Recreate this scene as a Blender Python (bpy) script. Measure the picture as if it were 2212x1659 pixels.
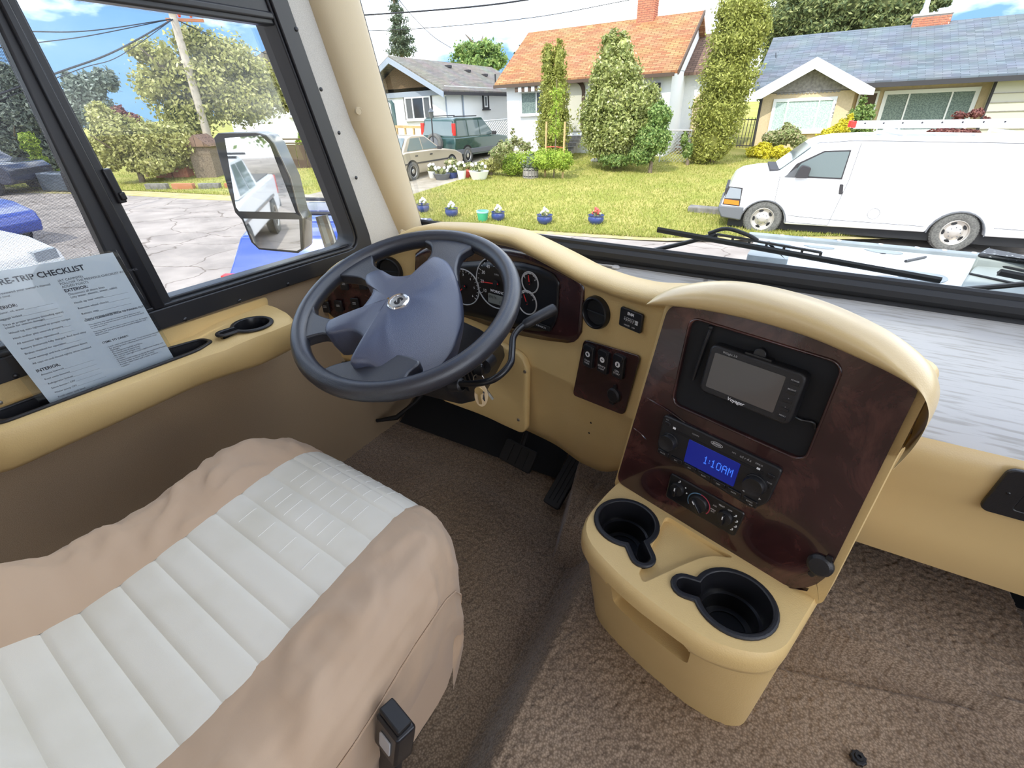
import bpy, math, random
import numpy as np
from mathutils import Vector, Matrix
for o in list(bpy.data.objects): bpy.data.objects.remove(o)
SC = bpy.context.scene
COL = SC.collection
random.seed(7); RNG = np.random.default_rng(7)

# ---------------------------------------------------------------- camera, sky, sun, exposure
FPX = 1029.89; CXP, CYP = 1106.0, 829.5
CR = Matrix(((0.87086, -0.24542, 0.42587), (0.49152, 0.44083, -0.75105), (-0.00342, 0.86339, 0.50453)))
CAM = Vector((0, 0, 1.0))
cd = bpy.data.cameras.new('camera'); cd.sensor_width = 36; cd.lens = FPX/2212*36; cd.clip_start = .02; cd.clip_end = 500
cam = bpy.data.objects.new('camera', cd); COL.objects.link(cam)
cam.matrix_world = Matrix.Translation(CAM) @ CR.to_4x4()
SC.camera = cam
SC.view_settings.view_transform = 'Standard'; SC.view_settings.look = 'None'
SC.view_settings.gamma = 1; SC.view_settings.use_curve_mapping = False
SC.view_settings.exposure = 0.8

w = bpy.data.worlds.new('sky'); SC.world = w; w.use_nodes = True
nt = w.node_tree; nt.nodes.clear()
def wn(t, **k):
    n = nt.nodes.new(t)
    for a, b in k.items(): setattr(n, a, b)
    return n
def wl(a, b): nt.links.new(a, b)
wo = wn('ShaderNodeOutputWorld'); bg = wn('ShaderNodeBackground'); bg.inputs[1].default_value = 2.0
tc = wn('ShaderNodeTexCoord'); sx = wn('ShaderNodeSeparateXYZ'); wl(tc.outputs['Generated'], sx.inputs[0])
grad = wn('ShaderNodeValToRGB')
grad.color_ramp.elements[0].position = 0.0; grad.color_ramp.elements[0].color = (.12, .215, .38, 1)
grad.color_ramp.elements[1].position = .6; grad.color_ramp.elements[1].color = (.06, .17, .45, 1)
wl(sx.outputs[2], grad.inputs[0])
mp = wn('ShaderNodeMapping'); mp.inputs['Scale'].default_value = (1.0, 1.0, 2.6); mp.inputs['Location'].default_value = (1.7, .2, .8); wl(tc.outputs['Generated'], mp.inputs[0])
nz = wn('ShaderNodeTexNoise'); nz.inputs['Scale'].default_value = 2.3; nz.inputs['Detail'].default_value = 7; nz.inputs['Roughness'].default_value = .55
wl(mp.outputs[0], nz.inputs[0])
cr = wn('ShaderNodeValToRGB'); cr.color_ramp.elements[0].position = .44; cr.color_ramp.elements[1].position = .62
wl(nz.outputs[0], cr.inputs[0])
mx = wn('ShaderNodeMix', data_type='RGBA'); wl(cr.outputs[0], mx.inputs[0]); wl(grad.outputs[0], mx.inputs[6]); mx.inputs[7].default_value = (1.55, 1.56, 1.58, 1)
wl(mx.outputs[2], bg.inputs[0]); wl(bg.outputs[0], wo.inputs[0])
SUN = Vector((-.08, -.62, .78)).normalized()
sd = bpy.data.lights.new('sun', 'SUN'); sd.energy = 2.4; sd.angle = math.radians(.6); sd.color = (1, .95, .87)
so = bpy.data.objects.new('sun', sd); COL.objects.link(so); so.rotation_euler = SUN.to_track_quat('Z', 'Y').to_euler(); so.location = (-2, -6, 9)

# ---------------------------------------------------------------- helpers
def ray(u, v): return (CR @ Vector(((u-CXP)/FPX, -(v-CYP)/FPX, -1))).normalized()
def hit(u, v, p0, n):
    d = ray(u, v); n = Vector(n); return CAM + d*((Vector(p0)-CAM).dot(n)/d.dot(n))
def hz(u, v, z): return hit(u, v, (0, 0, z), (0, 0, 1))
def hx(u, v, x): return hit(u, v, (x, 0, 0), (1, 0, 0))
def hy(u, v, y): return hit(u, v, (0, y, 0), (0, 1, 0))
def fr(o, x, y, z=None):
    x = Vector(x).normalized(); y = Vector(y).normalized()
    z = x.cross(y).normalized() if z is None else Vector(z).normalized()
    return Matrix(((x.x, y.x, z.x, o[0]), (x.y, y.y, z.y, o[1]), (x.z, y.z, z.z, o[2]), (0, 0, 0, 1)))
I4 = Matrix.Identity(4)
T = lambda x=0, y=0, z=0: Matrix.Translation((x, y, z))
RX = lambda a: Matrix.Rotation(math.radians(a), 4, 'X')
RY = lambda a: Matrix.Rotation(math.radians(a), 4, 'Y')
RZ = lambda a: Matrix.Rotation(math.radians(a), 4, 'Z')

def rrect(w, h, r, n=4, cx=0, cy=0):
    p = []
    for (sx_, sy_, a0) in ((1, 1, 0), (-1, 1, 90), (-1, -1, 180), (1, -1, 270)):
        for k in range(n+1):
            a = math.radians(a0+90*k/n)
            p.append((cx+sx_*(w/2-r)+r*math.cos(a), cy+sy_*(h/2-r)+r*math.sin(a)))
    return p
def circ(r, n=24, cx=0, cy=0, a0=0, a1=360):
    full = abs(a1-a0) >= 360
    return [(cx+r*math.cos(math.radians(a0+(a1-a0)*k/(n if full else n-1))), cy+r*math.sin(math.radians(a0+(a1-a0)*k/(n if full else n-1)))) for k in range(n)]
def lerp_list(x, xs, ys):
    return float(np.interp(x, xs, ys))
def smooth_poly(pts, n=4):
    "closed Catmull-Rom"
    m = len(pts); out = []
    for i in range(m):
        p0, p1, p2, p3 = [Vector(pts[(i+k-1) % m]) for k in range(4)]
        for k in range(n):
            t = k/n
            out.append(tuple(.5*((2*p1)+(p2-p0)*t+(2*p0-5*p1+4*p2-p3)*t*t+(3*p1-p0-3*p2+p3)*t**3)))
    return out
def smooth_path(pts, n=6):
    P = [Vector(p) for p in pts]; P = [2*P[0]-P[1]]+P+[2*P[-1]-P[-2]]; out = []
    for i in range(1, len(P)-2):
        p0, p1, p2, p3 = P[i-1:i+3]
        for k in range(n):
            t = k/n
            out.append(.5*((2*p1)+(p2-p0)*t+(2*p0-5*p1+4*p2-p3)*t*t+(3*p1-p0-3*p2+p3)*t**3))
    out.append(P[-2]); return out

class MB:
    def __init__(s): s.v = []; s.f = []
    def add(s, vs, fs, M=I4):
        b = len(s.v); s.v += [tuple(M @ Vector(p)) for p in vs]; s.f += [tuple(b+i for i in f) for f in fs]; return s
    def box(s, c, d, M=I4):
        x, y, z = d[0]/2, d[1]/2, d[2]/2
        vs = [(c[0]+a*x, c[1]+b*y, c[2]+e*z) for e in (-1, 1) for b in (-1, 1) for a in (-1, 1)]
        return s.add(vs, [(0, 2, 3, 1), (4, 5, 7, 6), (0, 1, 5, 4), (2, 6, 7, 3), (0, 4, 6, 2), (1, 3, 7, 5)], M)
    def prism(s, poly, d, M=I4, z0=0, top=1.0):
        n = len(poly); cx = sum(p[0] for p in poly)/n; cy = sum(p[1] for p in poly)/n
        vs = [(p[0], p[1], z0) for p in poly]+[(cx+(p[0]-cx)*top, cy+(p[1]-cy)*top, z0+d) for p in poly]
        fs = [tuple(range(n))[::-1], tuple(range(n, 2*n))]+[(i, (i+1) % n, n+(i+1) % n, n+i) for i in range(n)]
        return s.add(vs, fs, M)
    def frame(s, outer, inner, d, M=I4, z0=0):
        n = len(outer)
        vs = [(p[0], p[1], z0) for p in outer]+[(p[0], p[1], z0+d) for p in outer]+[(p[0], p[1], z0) for p in inner]+[(p[0], p[1], z0+d) for p in inner]
        fs = []
        for i in range(n):
            j = (i+1) % n
            fs += [(i, j, n+j, n+i), (n+i, n+j, 3*n+j, 3*n+i), (3*n+i, 3*n+j, 2*n+j, 2*n+i), (2*n+i, 2*n+j, j, i)]
        return s.add(vs, fs, M)
    def tube(s, path, r, n=8, closed=False, caps=True, M=I4, flat=1.0, up=None):
        P = [Vector(p) for p in path]; m = len(P); vs = []; fs = []
        prev = None
        for i in range(m):
            a = P[(i-1) % m] if (closed or i > 0) else P[i]; b = P[(i+1) % m] if (closed or i < m-1) else P[i]
            t = (b-a).normalized()
            if prev is None:
                u = Vector(up) if up else (Vector((0, 0, 1)) if abs(t.z) < .9 else Vector((1, 0, 0)))
            else: u = prev
            u = (u-t*u.dot(t)).normalized(); prev = u; w_ = t.cross(u)
            rr = r[i] if hasattr(r, '__len__') else r
            for k in range(n):
                a_ = 2*math.pi*k/n; vs.append(P[i]+u*(math.cos(a_)*rr*flat)+w_*(math.sin(a_)*rr))
        for i in range(m if closed else m-1):
            for k in range(n):
                j = (i+1) % m; fs.append((i*n+k, i*n+(k+1) % n, j*n+(k+1) % n, j*n+k))
        if caps and not closed: fs += [tuple(range(n))[::-1], tuple(range((m-1)*n, m*n))]
        return s.add(vs, fs, M)
    def lathe(s, prof, n=24, M=I4, caps=False):
        vs = []; fs = []; m = len(prof)
        for r, z in prof:
            for k in range(n):
                a = 2*math.pi*k/n; vs.append((r*math.cos(a), r*math.sin(a), z))
        for i in range(m-1):
            for k in range(n): fs.append((i*n+k, i*n+(k+1) % n, (i+1)*n+(k+1) % n, (i+1)*n+k))
        if caps: fs += [tuple(range(n))[::-1], tuple(range((m-1)*n, m*n))]
        return s.add(vs, fs, M)
    def grid(s, rows, M=I4, cu=False):
        m = len(rows); n = len(rows[0]); vs = [p for r in rows for p in r]; fs = []
        for i in range(m-1):
            for k in range(n if cu else n-1): fs.append((i*n+k, i*n+(k+1) % n, (i+1)*n+(k+1) % n, (i+1)*n+k))
        return s.add(vs, fs, M)
    def ball(s, c, r, n=10, M=I4):
        rr = (r, r, r) if not hasattr(r, '__len__') else r
        prof = [(math.sin(math.pi*i/n), -math.cos(math.pi*i/n)) for i in range(n+1)]
        return s.lathe([(max(a, 1e-4), b) for a, b in prof], n+2, M @ T(*c) @ Matrix.Diagonal((*rr, 1)))
    def build(s, name, mat, parent=None, smooth=False, bevel=0, seg=2, sub=0, angle=35, solid=0, soff=-1):
        me = bpy.data.meshes.new(name); me.from_pydata(s.v, [], s.f); me.validate(); me.update()
        return mkobj(name, me, mat, parent, smooth, bevel, seg, sub, angle, solid, soff)
def mkobj(name, me, mat, parent=None, smooth=False, bevel=0, seg=2, sub=0, angle=35, solid=0, soff=-1):
    if mat: me.materials.append(MATS[mat] if isinstance(mat, str) else mat)
    o = bpy.data.objects.new(name, me); COL.objects.link(o)
    if parent:
        o.parent = parent
    if solid:
        m = o.modifiers.new('s', 'SOLIDIFY'); m.thickness = solid; m.offset = soff
    if sub:
        m = o.modifiers.new('sd', 'SUBSURF'); m.levels = sub; m.render_levels = sub
    if bevel:
        m = o.modifiers.new('b', 'BEVEL'); m.width = bevel; m.segments = seg; m.limit_method = 'ANGLE'; m.angle_limit = math.radians(30); m.use_clamp_overlap = True
        m.harden_normals = False; smooth = True
    if smooth:
        me.polygons.foreach_set('use_smooth', [True]*len(me.polygons))
        if not sub:
            try: me.set_sharp_from_angle(angle=math.radians(angle if not bevel else 50))
            except Exception: pass
    return o
def tag(o, label, cat=None, group=None, kind=None):
    o['label'] = label
    if cat: o['category'] = cat
    if group: o['group'] = group
    if kind: o['kind'] = kind
    return o
def thing(name, label, cat, loc=(0, 0, 0), group=None, rot=None):
    o = bpy.data.objects.new(name, None); o.empty_display_size = .05; COL.objects.link(o); o.location = loc
    if rot: o.rotation_euler = rot
    return tag(o, label, cat, group)
def struct(o, label=None):
    o['kind'] = 'structure'
    if label: o['label'] = label
    return o
def text(s, size, mat, parent, M, name='lettering', ax='CENTER', ay='CENTER', extrude=0, spacing=1.0, line=1.0, shear=0, bold=0):
    cu = bpy.data.curves.new('t', 'FONT'); cu.body = s; cu.size = size; cu.align_x = ax; cu.align_y = ay; cu.extrude = extrude; cu.resolution_u = 2
    cu.space_character = spacing; cu.space_line = line; cu.shear = shear; cu.offset = bold
    o = bpy.data.objects.new('t', cu); me = bpy.data.meshes.new_from_object(o)
    bpy.data.objects.remove(o); bpy.data.curves.remove(cu)
    me.materials.clear(); me.transform(M)
    return mkobj(name, me, mat, parent)
def copy_tree(o, parent=None):
    c = o.copy(); COL.objects.link(c); c.parent = parent
    for ch in [k for k in o.children]: copy_tree(ch, c)
    return c

# ---------------------------------------------------------------- materials
MATS = {}
def mat(name, col, rough=.5, metal=0, spec=.5, noise=None, bump=None, coat=0, emit=None, estr=1, aniso=0, sheen=0):
    """noise=(scale, colour2, detail, lo, hi)  bump=(scale, strength, dist[, kind])"""
    m = bpy.data.materials.new(name); m.use_nodes = True; t = m.node_tree; b = t.nodes['Principled BSDF']
    b.inputs['Base Color'].default_value = (*col, 1); b.inputs['Roughness'].default_value = rough
    b.inputs['Metallic'].default_value = metal; b.inputs['Specular IOR Level'].default_value = spec
    b.inputs['Coat Weight'].default_value = coat; b.inputs['Coat Roughness'].default_value = .05
    if sheen: b.inputs['Sheen Weight'].default_value = sheen
    if emit: b.inputs['Emission Color'].default_value = (*emit, 1); b.inputs['Emission Strength'].default_value = estr
    co = t.nodes.new('ShaderNodeTexCoord')
    if noise:
        n = t.nodes.new('ShaderNodeTexNoise'); n.inputs['Scale'].default_value = noise[0]; n.inputs['Detail'].default_value = noise[2] if len(noise) > 2 else 3
        t.links.new(co.outputs['Object'], n.inputs[0])
        r = t.nodes.new('ShaderNodeValToRGB'); r.color_ramp.elements[0].position = noise[3] if len(noise) > 3 else .35; r.color_ramp.elements[1].position = noise[4] if len(noise) > 4 else .65
        r.color_ramp.elements[0].color = (*col, 1); r.color_ramp.elements[1].color = (*noise[1], 1)
        t.links.new(n.outputs[0], r.inputs[0]); t.links.new(r.outputs[0], b.inputs['Base Color'])
    if bump:
        if len(bump) > 3 and bump[3] == 'voronoi':
            n = t.nodes.new('ShaderNodeTexVoronoi'); n.inputs['Scale'].default_value = bump[0]; out = n.outputs['Distance']
        else:
            n = t.nodes.new('ShaderNodeTexNoise'); n.inputs['Scale'].default_value = bump[0]; n.inputs['Detail'].default_value = 3; out = n.outputs[0]
        t.links.new(co.outputs['Object'], n.inputs[0])
        bp = t.nodes.new('ShaderNodeBump'); bp.inputs['Strength'].default_value = bump[1]; bp.inputs['Distance'].default_value = bump[2]
        t.links.new(out, bp.inputs['Height']); t.links.new(bp.outputs[0], b.inputs['Normal'])
    MATS[name] = m; return m
def glass(name, tint=(1, 1, 1), refl=1.0, dust=0.0):
    m = bpy.data.materials.new(name); m.use_nodes = True; t = m.node_tree; t.nodes.clear()
    o = t.nodes.new('ShaderNodeOutputMaterial'); mxs = t.nodes.new('ShaderNodeMixShader'); tr = t.nodes.new('ShaderNodeBsdfTransparent'); gl = t.nodes.new('ShaderNodeBsdfGlossy')
    fz = t.nodes.new('ShaderNodeFresnel'); fz.inputs[0].default_value = 1.45; tr.inputs[0].default_value = (*tint, 1); gl.inputs['Roughness'].default_value = .01
    mu = t.nodes.new('ShaderNodeMath'); mu.operation = 'MULTIPLY'; mu.inputs[1].default_value = refl; t.links.new(fz.outputs[0], mu.inputs[0])
    t.links.new(mu.outputs[0], mxs.inputs[0]); t.links.new(tr.outputs[0], mxs.inputs[1]); t.links.new(gl.outputs[0], mxs.inputs[2]); t.links.new(mxs.outputs[0], o.inputs[0])
    MATS[name] = m; return m
def brickmat(name, c1, c2, mortar, bw, bh, rough=.9, msize=.02, yscale=1, axes='xy', noise=0, bias=0):
    m = bpy.data.materials.new(name); m.use_nodes = True; t = m.node_tree; b = t.nodes['Principled BSDF']; b.inputs['Roughness'].default_value = rough
    b.inputs['Specular IOR Level'].default_value = .2
    co = t.nodes.new('ShaderNodeTexCoord'); sp = t.nodes.new('ShaderNodeSeparateXYZ'); cb = t.nodes.new('ShaderNodeCombineXYZ')
    t.links.new(co.outputs['Object'], sp.inputs[0])
    ax = {'x': 0, 'y': 1, 'z': 2}
    t.links.new(sp.outputs[ax[axes[0]]], cb.inputs[0])
    mu = t.nodes.new('ShaderNodeMath'); mu.operation = 'MULTIPLY'; mu.inputs[1].default_value = yscale
    t.links.new(sp.outputs[ax[axes[1]]], mu.inputs[0]); t.links.new(mu.outputs[0], cb.inputs[1])
    k = t.nodes.new('ShaderNodeTexBrick'); k.inputs['Color1'].default_value = (*c1, 1); k.inputs['Color2'].default_value = (*c2, 1); k.inputs['Mortar'].default_value = (*mortar, 1)
    k.inputs['Scale'].default_value = 1; k.inputs['Brick Width'].default_value = bw; k.inputs['Row Height'].default_value = bh; k.inputs['Mortar Size'].default_value = msize; k.inputs['Bias'].default_value = bias
    t.links.new(cb.outputs[0], k.inputs[0])
    out = k.outputs[0]
    if noise:
        n = t.nodes.new('ShaderNodeTexNoise'); n.inputs['Scale'].default_value = 1.2; n.inputs['Detail'].default_value = 6; t.links.new(co.outputs['Object'], n.inputs[0])
        mm = t.nodes.new('ShaderNodeMix'); mm.data_type = 'RGBA'; mm.blend_type = 'MULTIPLY'; mm.inputs[0].default_value = noise
        t.links.new(out, mm.inputs[6]); t.links.new(n.outputs[1], mm.inputs[7]); out = mm.outputs[2]
    t.links.new(out, b.inputs['Base Color'])
    MATS[name] = m; return m
def leafmat(name, c1, c2, c3=None, rough=.55):
    m = bpy.data.materials.new(name); m.use_nodes = True; t = m.node_tree; b = t.nodes['Principled BSDF']; b.inputs['Roughness'].default_value = rough; b.inputs['Specular IOR Level'].default_value = .3
    g = t.nodes.new('ShaderNodeNewGeometry'); r = t.nodes.new('ShaderNodeValToRGB')
    r.color_ramp.elements[0].color = (*c1, 1); r.color_ramp.elements[1].color = (*c2, 1)
    if c3:
        e = r.color_ramp.elements.new(.85); e.color = (*c2, 1); r.color_ramp.elements[2].color = (*c3, 1)
    t.links.new(g.outputs['Random Per Island'], r.inputs[0]); t.links.new(r.outputs[0], b.inputs['Base Color'])
    tl = t.nodes.new('ShaderNodeBsdfTranslucent'); t.links.new(r.outputs[0], tl.inputs[0]); ms = t.nodes.new('ShaderNodeMixShader'); ms.inputs[0].default_value = .3
    o = t.nodes['Material Output']; t.links.new(b.outputs[0], ms.inputs[1]); t.links.new(tl.outputs[0], ms.inputs[2]); t.links.new(ms.outputs[0], o.inputs[0])
    MATS[name] = m; return m

mat('vinyl_tan', (.64, .455, .195), .42, spec=.4, noise=(6, (.68, .49, .22), 2), bump=(420, .25, .001, 'voronoi'))
mat('vinyl_dash', (.64, .47, .22), .34, spec=1.0, bump=(500, .12, .0006, 'voronoi'))
mat('vinyl_pillar', (.54, .435, .275), .55, bump=(600, .25, .001))
mat('wall_lining', (.40, .30, .195), .85, spec=.2, noise=(900, (.30, .215, .13), 2, .4, .6), bump=(900, .4, .001))
mat('headliner', (.56, .53, .47), .9, noise=(700, (.46, .43, .38), 2, .4, .6), bump=(700, .3, .001))
mat('ceiling_white', (.8, .78, .74), .9)
mat('black_plastic', (.014, .014, .016), .42, spec=.5, bump=(700, .25, .0008, 'voronoi'))
mat('black_smooth', (.010, .010, .012), .28, spec=.5)
mat('black_matte', (.014, .014, .015), .75, spec=.3, bump=(900, .2, .0005))
mat('black_dark', (.006, .006, .007), .6)
mat('black_alu', (.018, .018, .020), .38, spec=.5)
mat('rubber', (.012, .012, .013), .6)
mat('wheel_rim', (.022, .024, .032), .33, spec=.8, bump=(800, .3, .0006, 'voronoi'))
mat('wheel_hub', (.050, .060, .100), .38, spec=1.0, bump=(900, .3, .0006, 'voronoi'))
mat('chrome', (.75, .75, .76), .12, 1)
mat('steel', (.55, .54, .52), .3, 1)
mat('brass', (.75, .58, .28), .3, 1)
mat('white_print', (.85, .85, .85), .6)
mat('grey_print', (.45, .45, .45), .6)
mat('fob_tan', (.62, .47, .28), .5)
mat('red_needle', (.75, .03, .03), .4)
mat('lcd_grey', (.22, .23, .21), .3)
mat('lcd_text', (.03, .035, .03), .4)
mat('screen_grey', (.095, .085, .078), .14, spec=.5, coat=.3)
mat('display_blue', (.004, .01, .08), .25, emit=(.008, .018, .30), estr=.28)
mat('display_text', (.05, .15, .5), .4, emit=(.05, .20, 1.0), estr=.42)
mat('cream_fabric', (.66, .62, .53), .8, spec=.25, noise=(9, (.58, .54, .44), 3, .45, .8), bump=(1200, .2, .0005))
mat('cream_thread', (.82, .80, .74), .7)
mat('tan_fabric', (.46, .325, .215), .62, spec=.3, sheen=.15, bump=(1500, .12, .0004))
mat('paper', (.80, .82, .82), .5, noise=(8, (.74, .77, .79), 3), coat=.25)
mat('paper_ink', (.06, .06, .07), .7)
glass('sleeve_film', (.93, .95, .96), .8)
glass('glass_clear', (.97, .985, .975), .22)
glass('glass_side', (.93, .95, .94), .8)
mat('mirror', (.82, .84, .84), .02, 1)
mat('silver_shell', (.30, .285, .25), .22, .7)
mat('asphalt', (.40, .345, .305), .95, spec=.15, noise=(1.6, (.26, .225, .20), 8, .3, .7), bump=(60, .3, .01))
mat('gravel', (.42, .37, .30), .95, spec=.1, noise=(3, (.30, .26, .20), 8, .35, .7), bump=(40, .4, .02))
mat('grass_ground', (.27, .28, .06), .95, spec=.1, noise=(.9, (.40, .34, .11), 8, .35, .7))
mat('dirt', (.46, .38, .22), .95, spec=.1, noise=(4, (.36, .32, .12), 8, .35, .7))
mat('stucco_white', (.84, .84, .82), .95, spec=.1, bump=(25, .5, .02))
mat('stucco_tan', (.66, .52, .33), .95, spec=.1, noise=(15, (.60, .47, .30), 6), bump=(30, .4, .02))
mat('siding_pale', (.55, .52, .42), .9, spec=.1)
mat('trim_white', (.86, .86, .85), .6)
mat('trim_dark', (.035, .032, .035), .7)
mat('trim_brown', (.10, .065, .045), .8)
mat('trim_bluegrey', (.30, .34, .40), .8)
mat('shingle_brown', (.17, .105, .05), .9, noise=(30, (.08, .05, .025), 4))
mat('teal_dark', (.06, .12, .13), .6)
mat('window_dark', (.03, .035, .04), .08, spec=.7)
mat('window_grey', (.10, .105, .11), .2, spec=.6)
mat('curtain', (.55, .66, .60), .8, noise=(26, (.36, .47, .43), 2, .4, .6))
mat('curtain_dark', (.22, .28, .25), .8, noise=(26, (.12, .16, .15), 2, .4, .6))
mat('wood_new', (.62, .42, .20), .8, noise=(12, (.50, .33, .15), 4))
mat('wood_grey', (.36, .33, .30), .9, noise=(10, (.22, .20, .19), 6), bump=(14, .5, .02))
mat('wood_red', (.42, .17, .08), .8)
mat('bark', (.14, .10, .07), .95, noise=(20, (.22, .17, .12), 5))
mat('pole_wood', (.55, .47, .38), .9, noise=(6, (.42, .36, .29), 6))
mat('wire_black', (.02, .02, .025), .7)
mat('paint_white', (.88, .88, .88), .25, spec=.5, coat=.5)
mat('paint_beige', (.52, .44, .34), .3, .3, coat=.6)
mat('paint_green', (.030, .075, .065), .22, .2, coat=.8)
mat('paint_blue', (.035, .075, .42), .25, .2, coat=.8)
mat('paint_navy', (.03, .035, .06), .25, .1, coat=.8)
mat('paint_greyblue', (.10, .12, .15), .3, .2, coat=.6)
mat('bumper_grey', (.13, .135, .145), .6)
mat('tyre', (.09, .088, .08), .9, noise=(40, (.16, .155, .14), 3))
mat('wheel_steel', (.60, .56, .50), .4, .7)
mat('lamp_clear', (.30, .33, .36), .1, spec=.8)
mat('lamp_amber', (.85, .22, .02), .2)
mat('lamp_red', (.65, .03, .02), .2)
mat('glass_tint', (.16, .20, .20), .06, spec=.8)
mat('aluminium', (.70, .70, .71), .35, .7)
mat('primer_grey', (.17, .195, .205), .6, noise=(6, (.26, .29, .30), 4))
mat('hood_white', (.66, .67, .67), .5, noise=(4, (.56, .58, .58), 4))
mat('pot_blue', (.035, .06, .22), .2, coat=.6)
mat('pot_green', (.04, .40, .20), .4)
mat('pot_aqua', (.35, .65, .68), .4)
mat('pot_white', (.78, .78, .74), .5)
mat('flower_white', (.85, .83, .80), .7)
mat('flower_red', (.70, .10, .08), .7)
mat('stone', (.24, .22, .20), .95, noise=(9, (.15, .14, .12), 5), bump=(14, .5, .02))
mat('conc', (.55, .52, .47), .95, noise=(7, (.45, .42, .38), 5))
mat('brick_red', (.46, .15, .085), .9, noise=(14, (.55, .22, .12), 3))
mat('mortar', (.55, .50, .44), .95)
brickmat('roof_orange', (.36, .155, .075), (.52, .29, .135), (.20, .085, .04), .34, .13, msize=.012, yscale=1.28, noise=.35)
brickmat('roof_grey', (.12, .14, .16), (.21, .235, .26), (.10, .115, .13), .5, .11, msize=.010, yscale=1.15, noise=.3)
brickmat('roof_taupe', (.20, .18, .155), (.27, .245, .205), (.12, .11, .095), .40, .14, msize=.010, yscale=1.0, axes='yx', noise=.4)
brickmat('roof_brown', (.16, .10, .075), (.22, .14, .10), (.08, .05, .04), .3, .12, msize=.012, axes='xy')
leafmat('leaf_cedar', (.20, .22, .04), (.42, .43, .10), (.58, .57, .18))
leafmat('leaf_cypress', (.07, .11, .04), (.24, .27, .09), (.42, .43, .17))
leafmat('leaf_laurel', (.16, .20, .05), (.46, .48, .16), (.74, .72, .40), .35)
leafmat('leaf_bright', (.20, .32, .03), (.42, .52, .07), (.60, .65, .14))
leafmat('leaf_mid', (.10, .19, .05), (.30, .40, .11), (.50, .55, .22))
leafmat('leaf_olive', (.26, .26, .07), (.50, .48, .17), (.72, .66, .34))
leafmat('leaf_spruce', (.05, .08, .05), (.13, .17, .10), (.22, .26, .16))
leafmat('leaf_grey', (.12, .15, .11), (.27, .31, .25), (.42, .45, .38))
leafmat('leaf_yellow', (.48, .42, .02), (.75, .66, .05), (.85, .78, .18))
leafmat('leaf_red', (.16, .05, .05), (.30, .12, .10), (.36, .20, .14))
leafmat('leaf_mixed', (.20, .26, .08), (.46, .46, .22), (.70, .52, .38))
leafmat('grass_blade', (.22, .26, .045), (.40, .40, .10), (.58, .48, .22))

def burlmat():
    m = bpy.data.materials.new('burl'); m.use_nodes = True; t = m.node_tree; b = t.nodes['Principled BSDF']
    co = t.nodes.new('ShaderNodeTexCoord'); n1 = t.nodes.new('ShaderNodeTexNoise'); n1.inputs['Scale'].default_value = 5; n1.inputs['Detail'].default_value = 2; n1.inputs['Distortion'].default_value = 1.6
    t.links.new(co.outputs['Object'], n1.inputs[0])
    n2 = t.nodes.new('ShaderNodeTexNoise'); n2.inputs['Scale'].default_value = 9; n2.inputs['Detail'].default_value = 8; n2.inputs['Roughness'].default_value = .7; n2.inputs['Distortion'].default_value = 2.2
    t.links.new(co.outputs['Object'], n2.inputs[0])
    mi = t.nodes.new('ShaderNodeMix'); mi.data_type = 'FLOAT'; mi.inputs[0].default_value = .5; t.links.new(n1.outputs[0], mi.inputs[2]); t.links.new(n2.outputs[0], mi.inputs[3])
    r = t.nodes.new('ShaderNodeValToRGB'); r.color_ramp.elements[0].position = .34; r.color_ramp.elements[0].color = (.010, .004, .005, 1); r.color_ramp.elements[1].position = .68; r.color_ramp.elements[1].color = (.13, .050, .040, 1)
    e = r.color_ramp.elements.new(.5); e.color = (.040, .014, .014, 1)
    t.links.new(mi.outputs[0], r.inputs[0]); t.links.new(r.outputs[0], b.inputs['Base Color'])
    b.inputs['Roughness'].default_value = .22; b.inputs['Coat Weight'].default_value = .8; b.inputs['Coat Roughness'].default_value = .04
    MATS['burl'] = m
burlmat()
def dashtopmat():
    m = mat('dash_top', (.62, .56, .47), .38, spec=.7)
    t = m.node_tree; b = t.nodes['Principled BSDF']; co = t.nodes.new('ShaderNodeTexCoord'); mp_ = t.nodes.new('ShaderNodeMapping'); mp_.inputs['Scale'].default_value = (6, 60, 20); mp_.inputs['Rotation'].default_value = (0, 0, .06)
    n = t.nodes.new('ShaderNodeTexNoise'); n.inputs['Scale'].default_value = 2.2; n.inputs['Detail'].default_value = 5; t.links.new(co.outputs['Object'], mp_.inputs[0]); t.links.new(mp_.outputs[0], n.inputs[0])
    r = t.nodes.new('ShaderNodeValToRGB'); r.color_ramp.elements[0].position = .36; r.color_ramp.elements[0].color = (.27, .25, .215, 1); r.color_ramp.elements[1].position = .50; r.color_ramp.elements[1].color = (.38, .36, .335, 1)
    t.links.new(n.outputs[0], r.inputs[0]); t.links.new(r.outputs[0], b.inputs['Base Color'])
dashtopmat()
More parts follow.
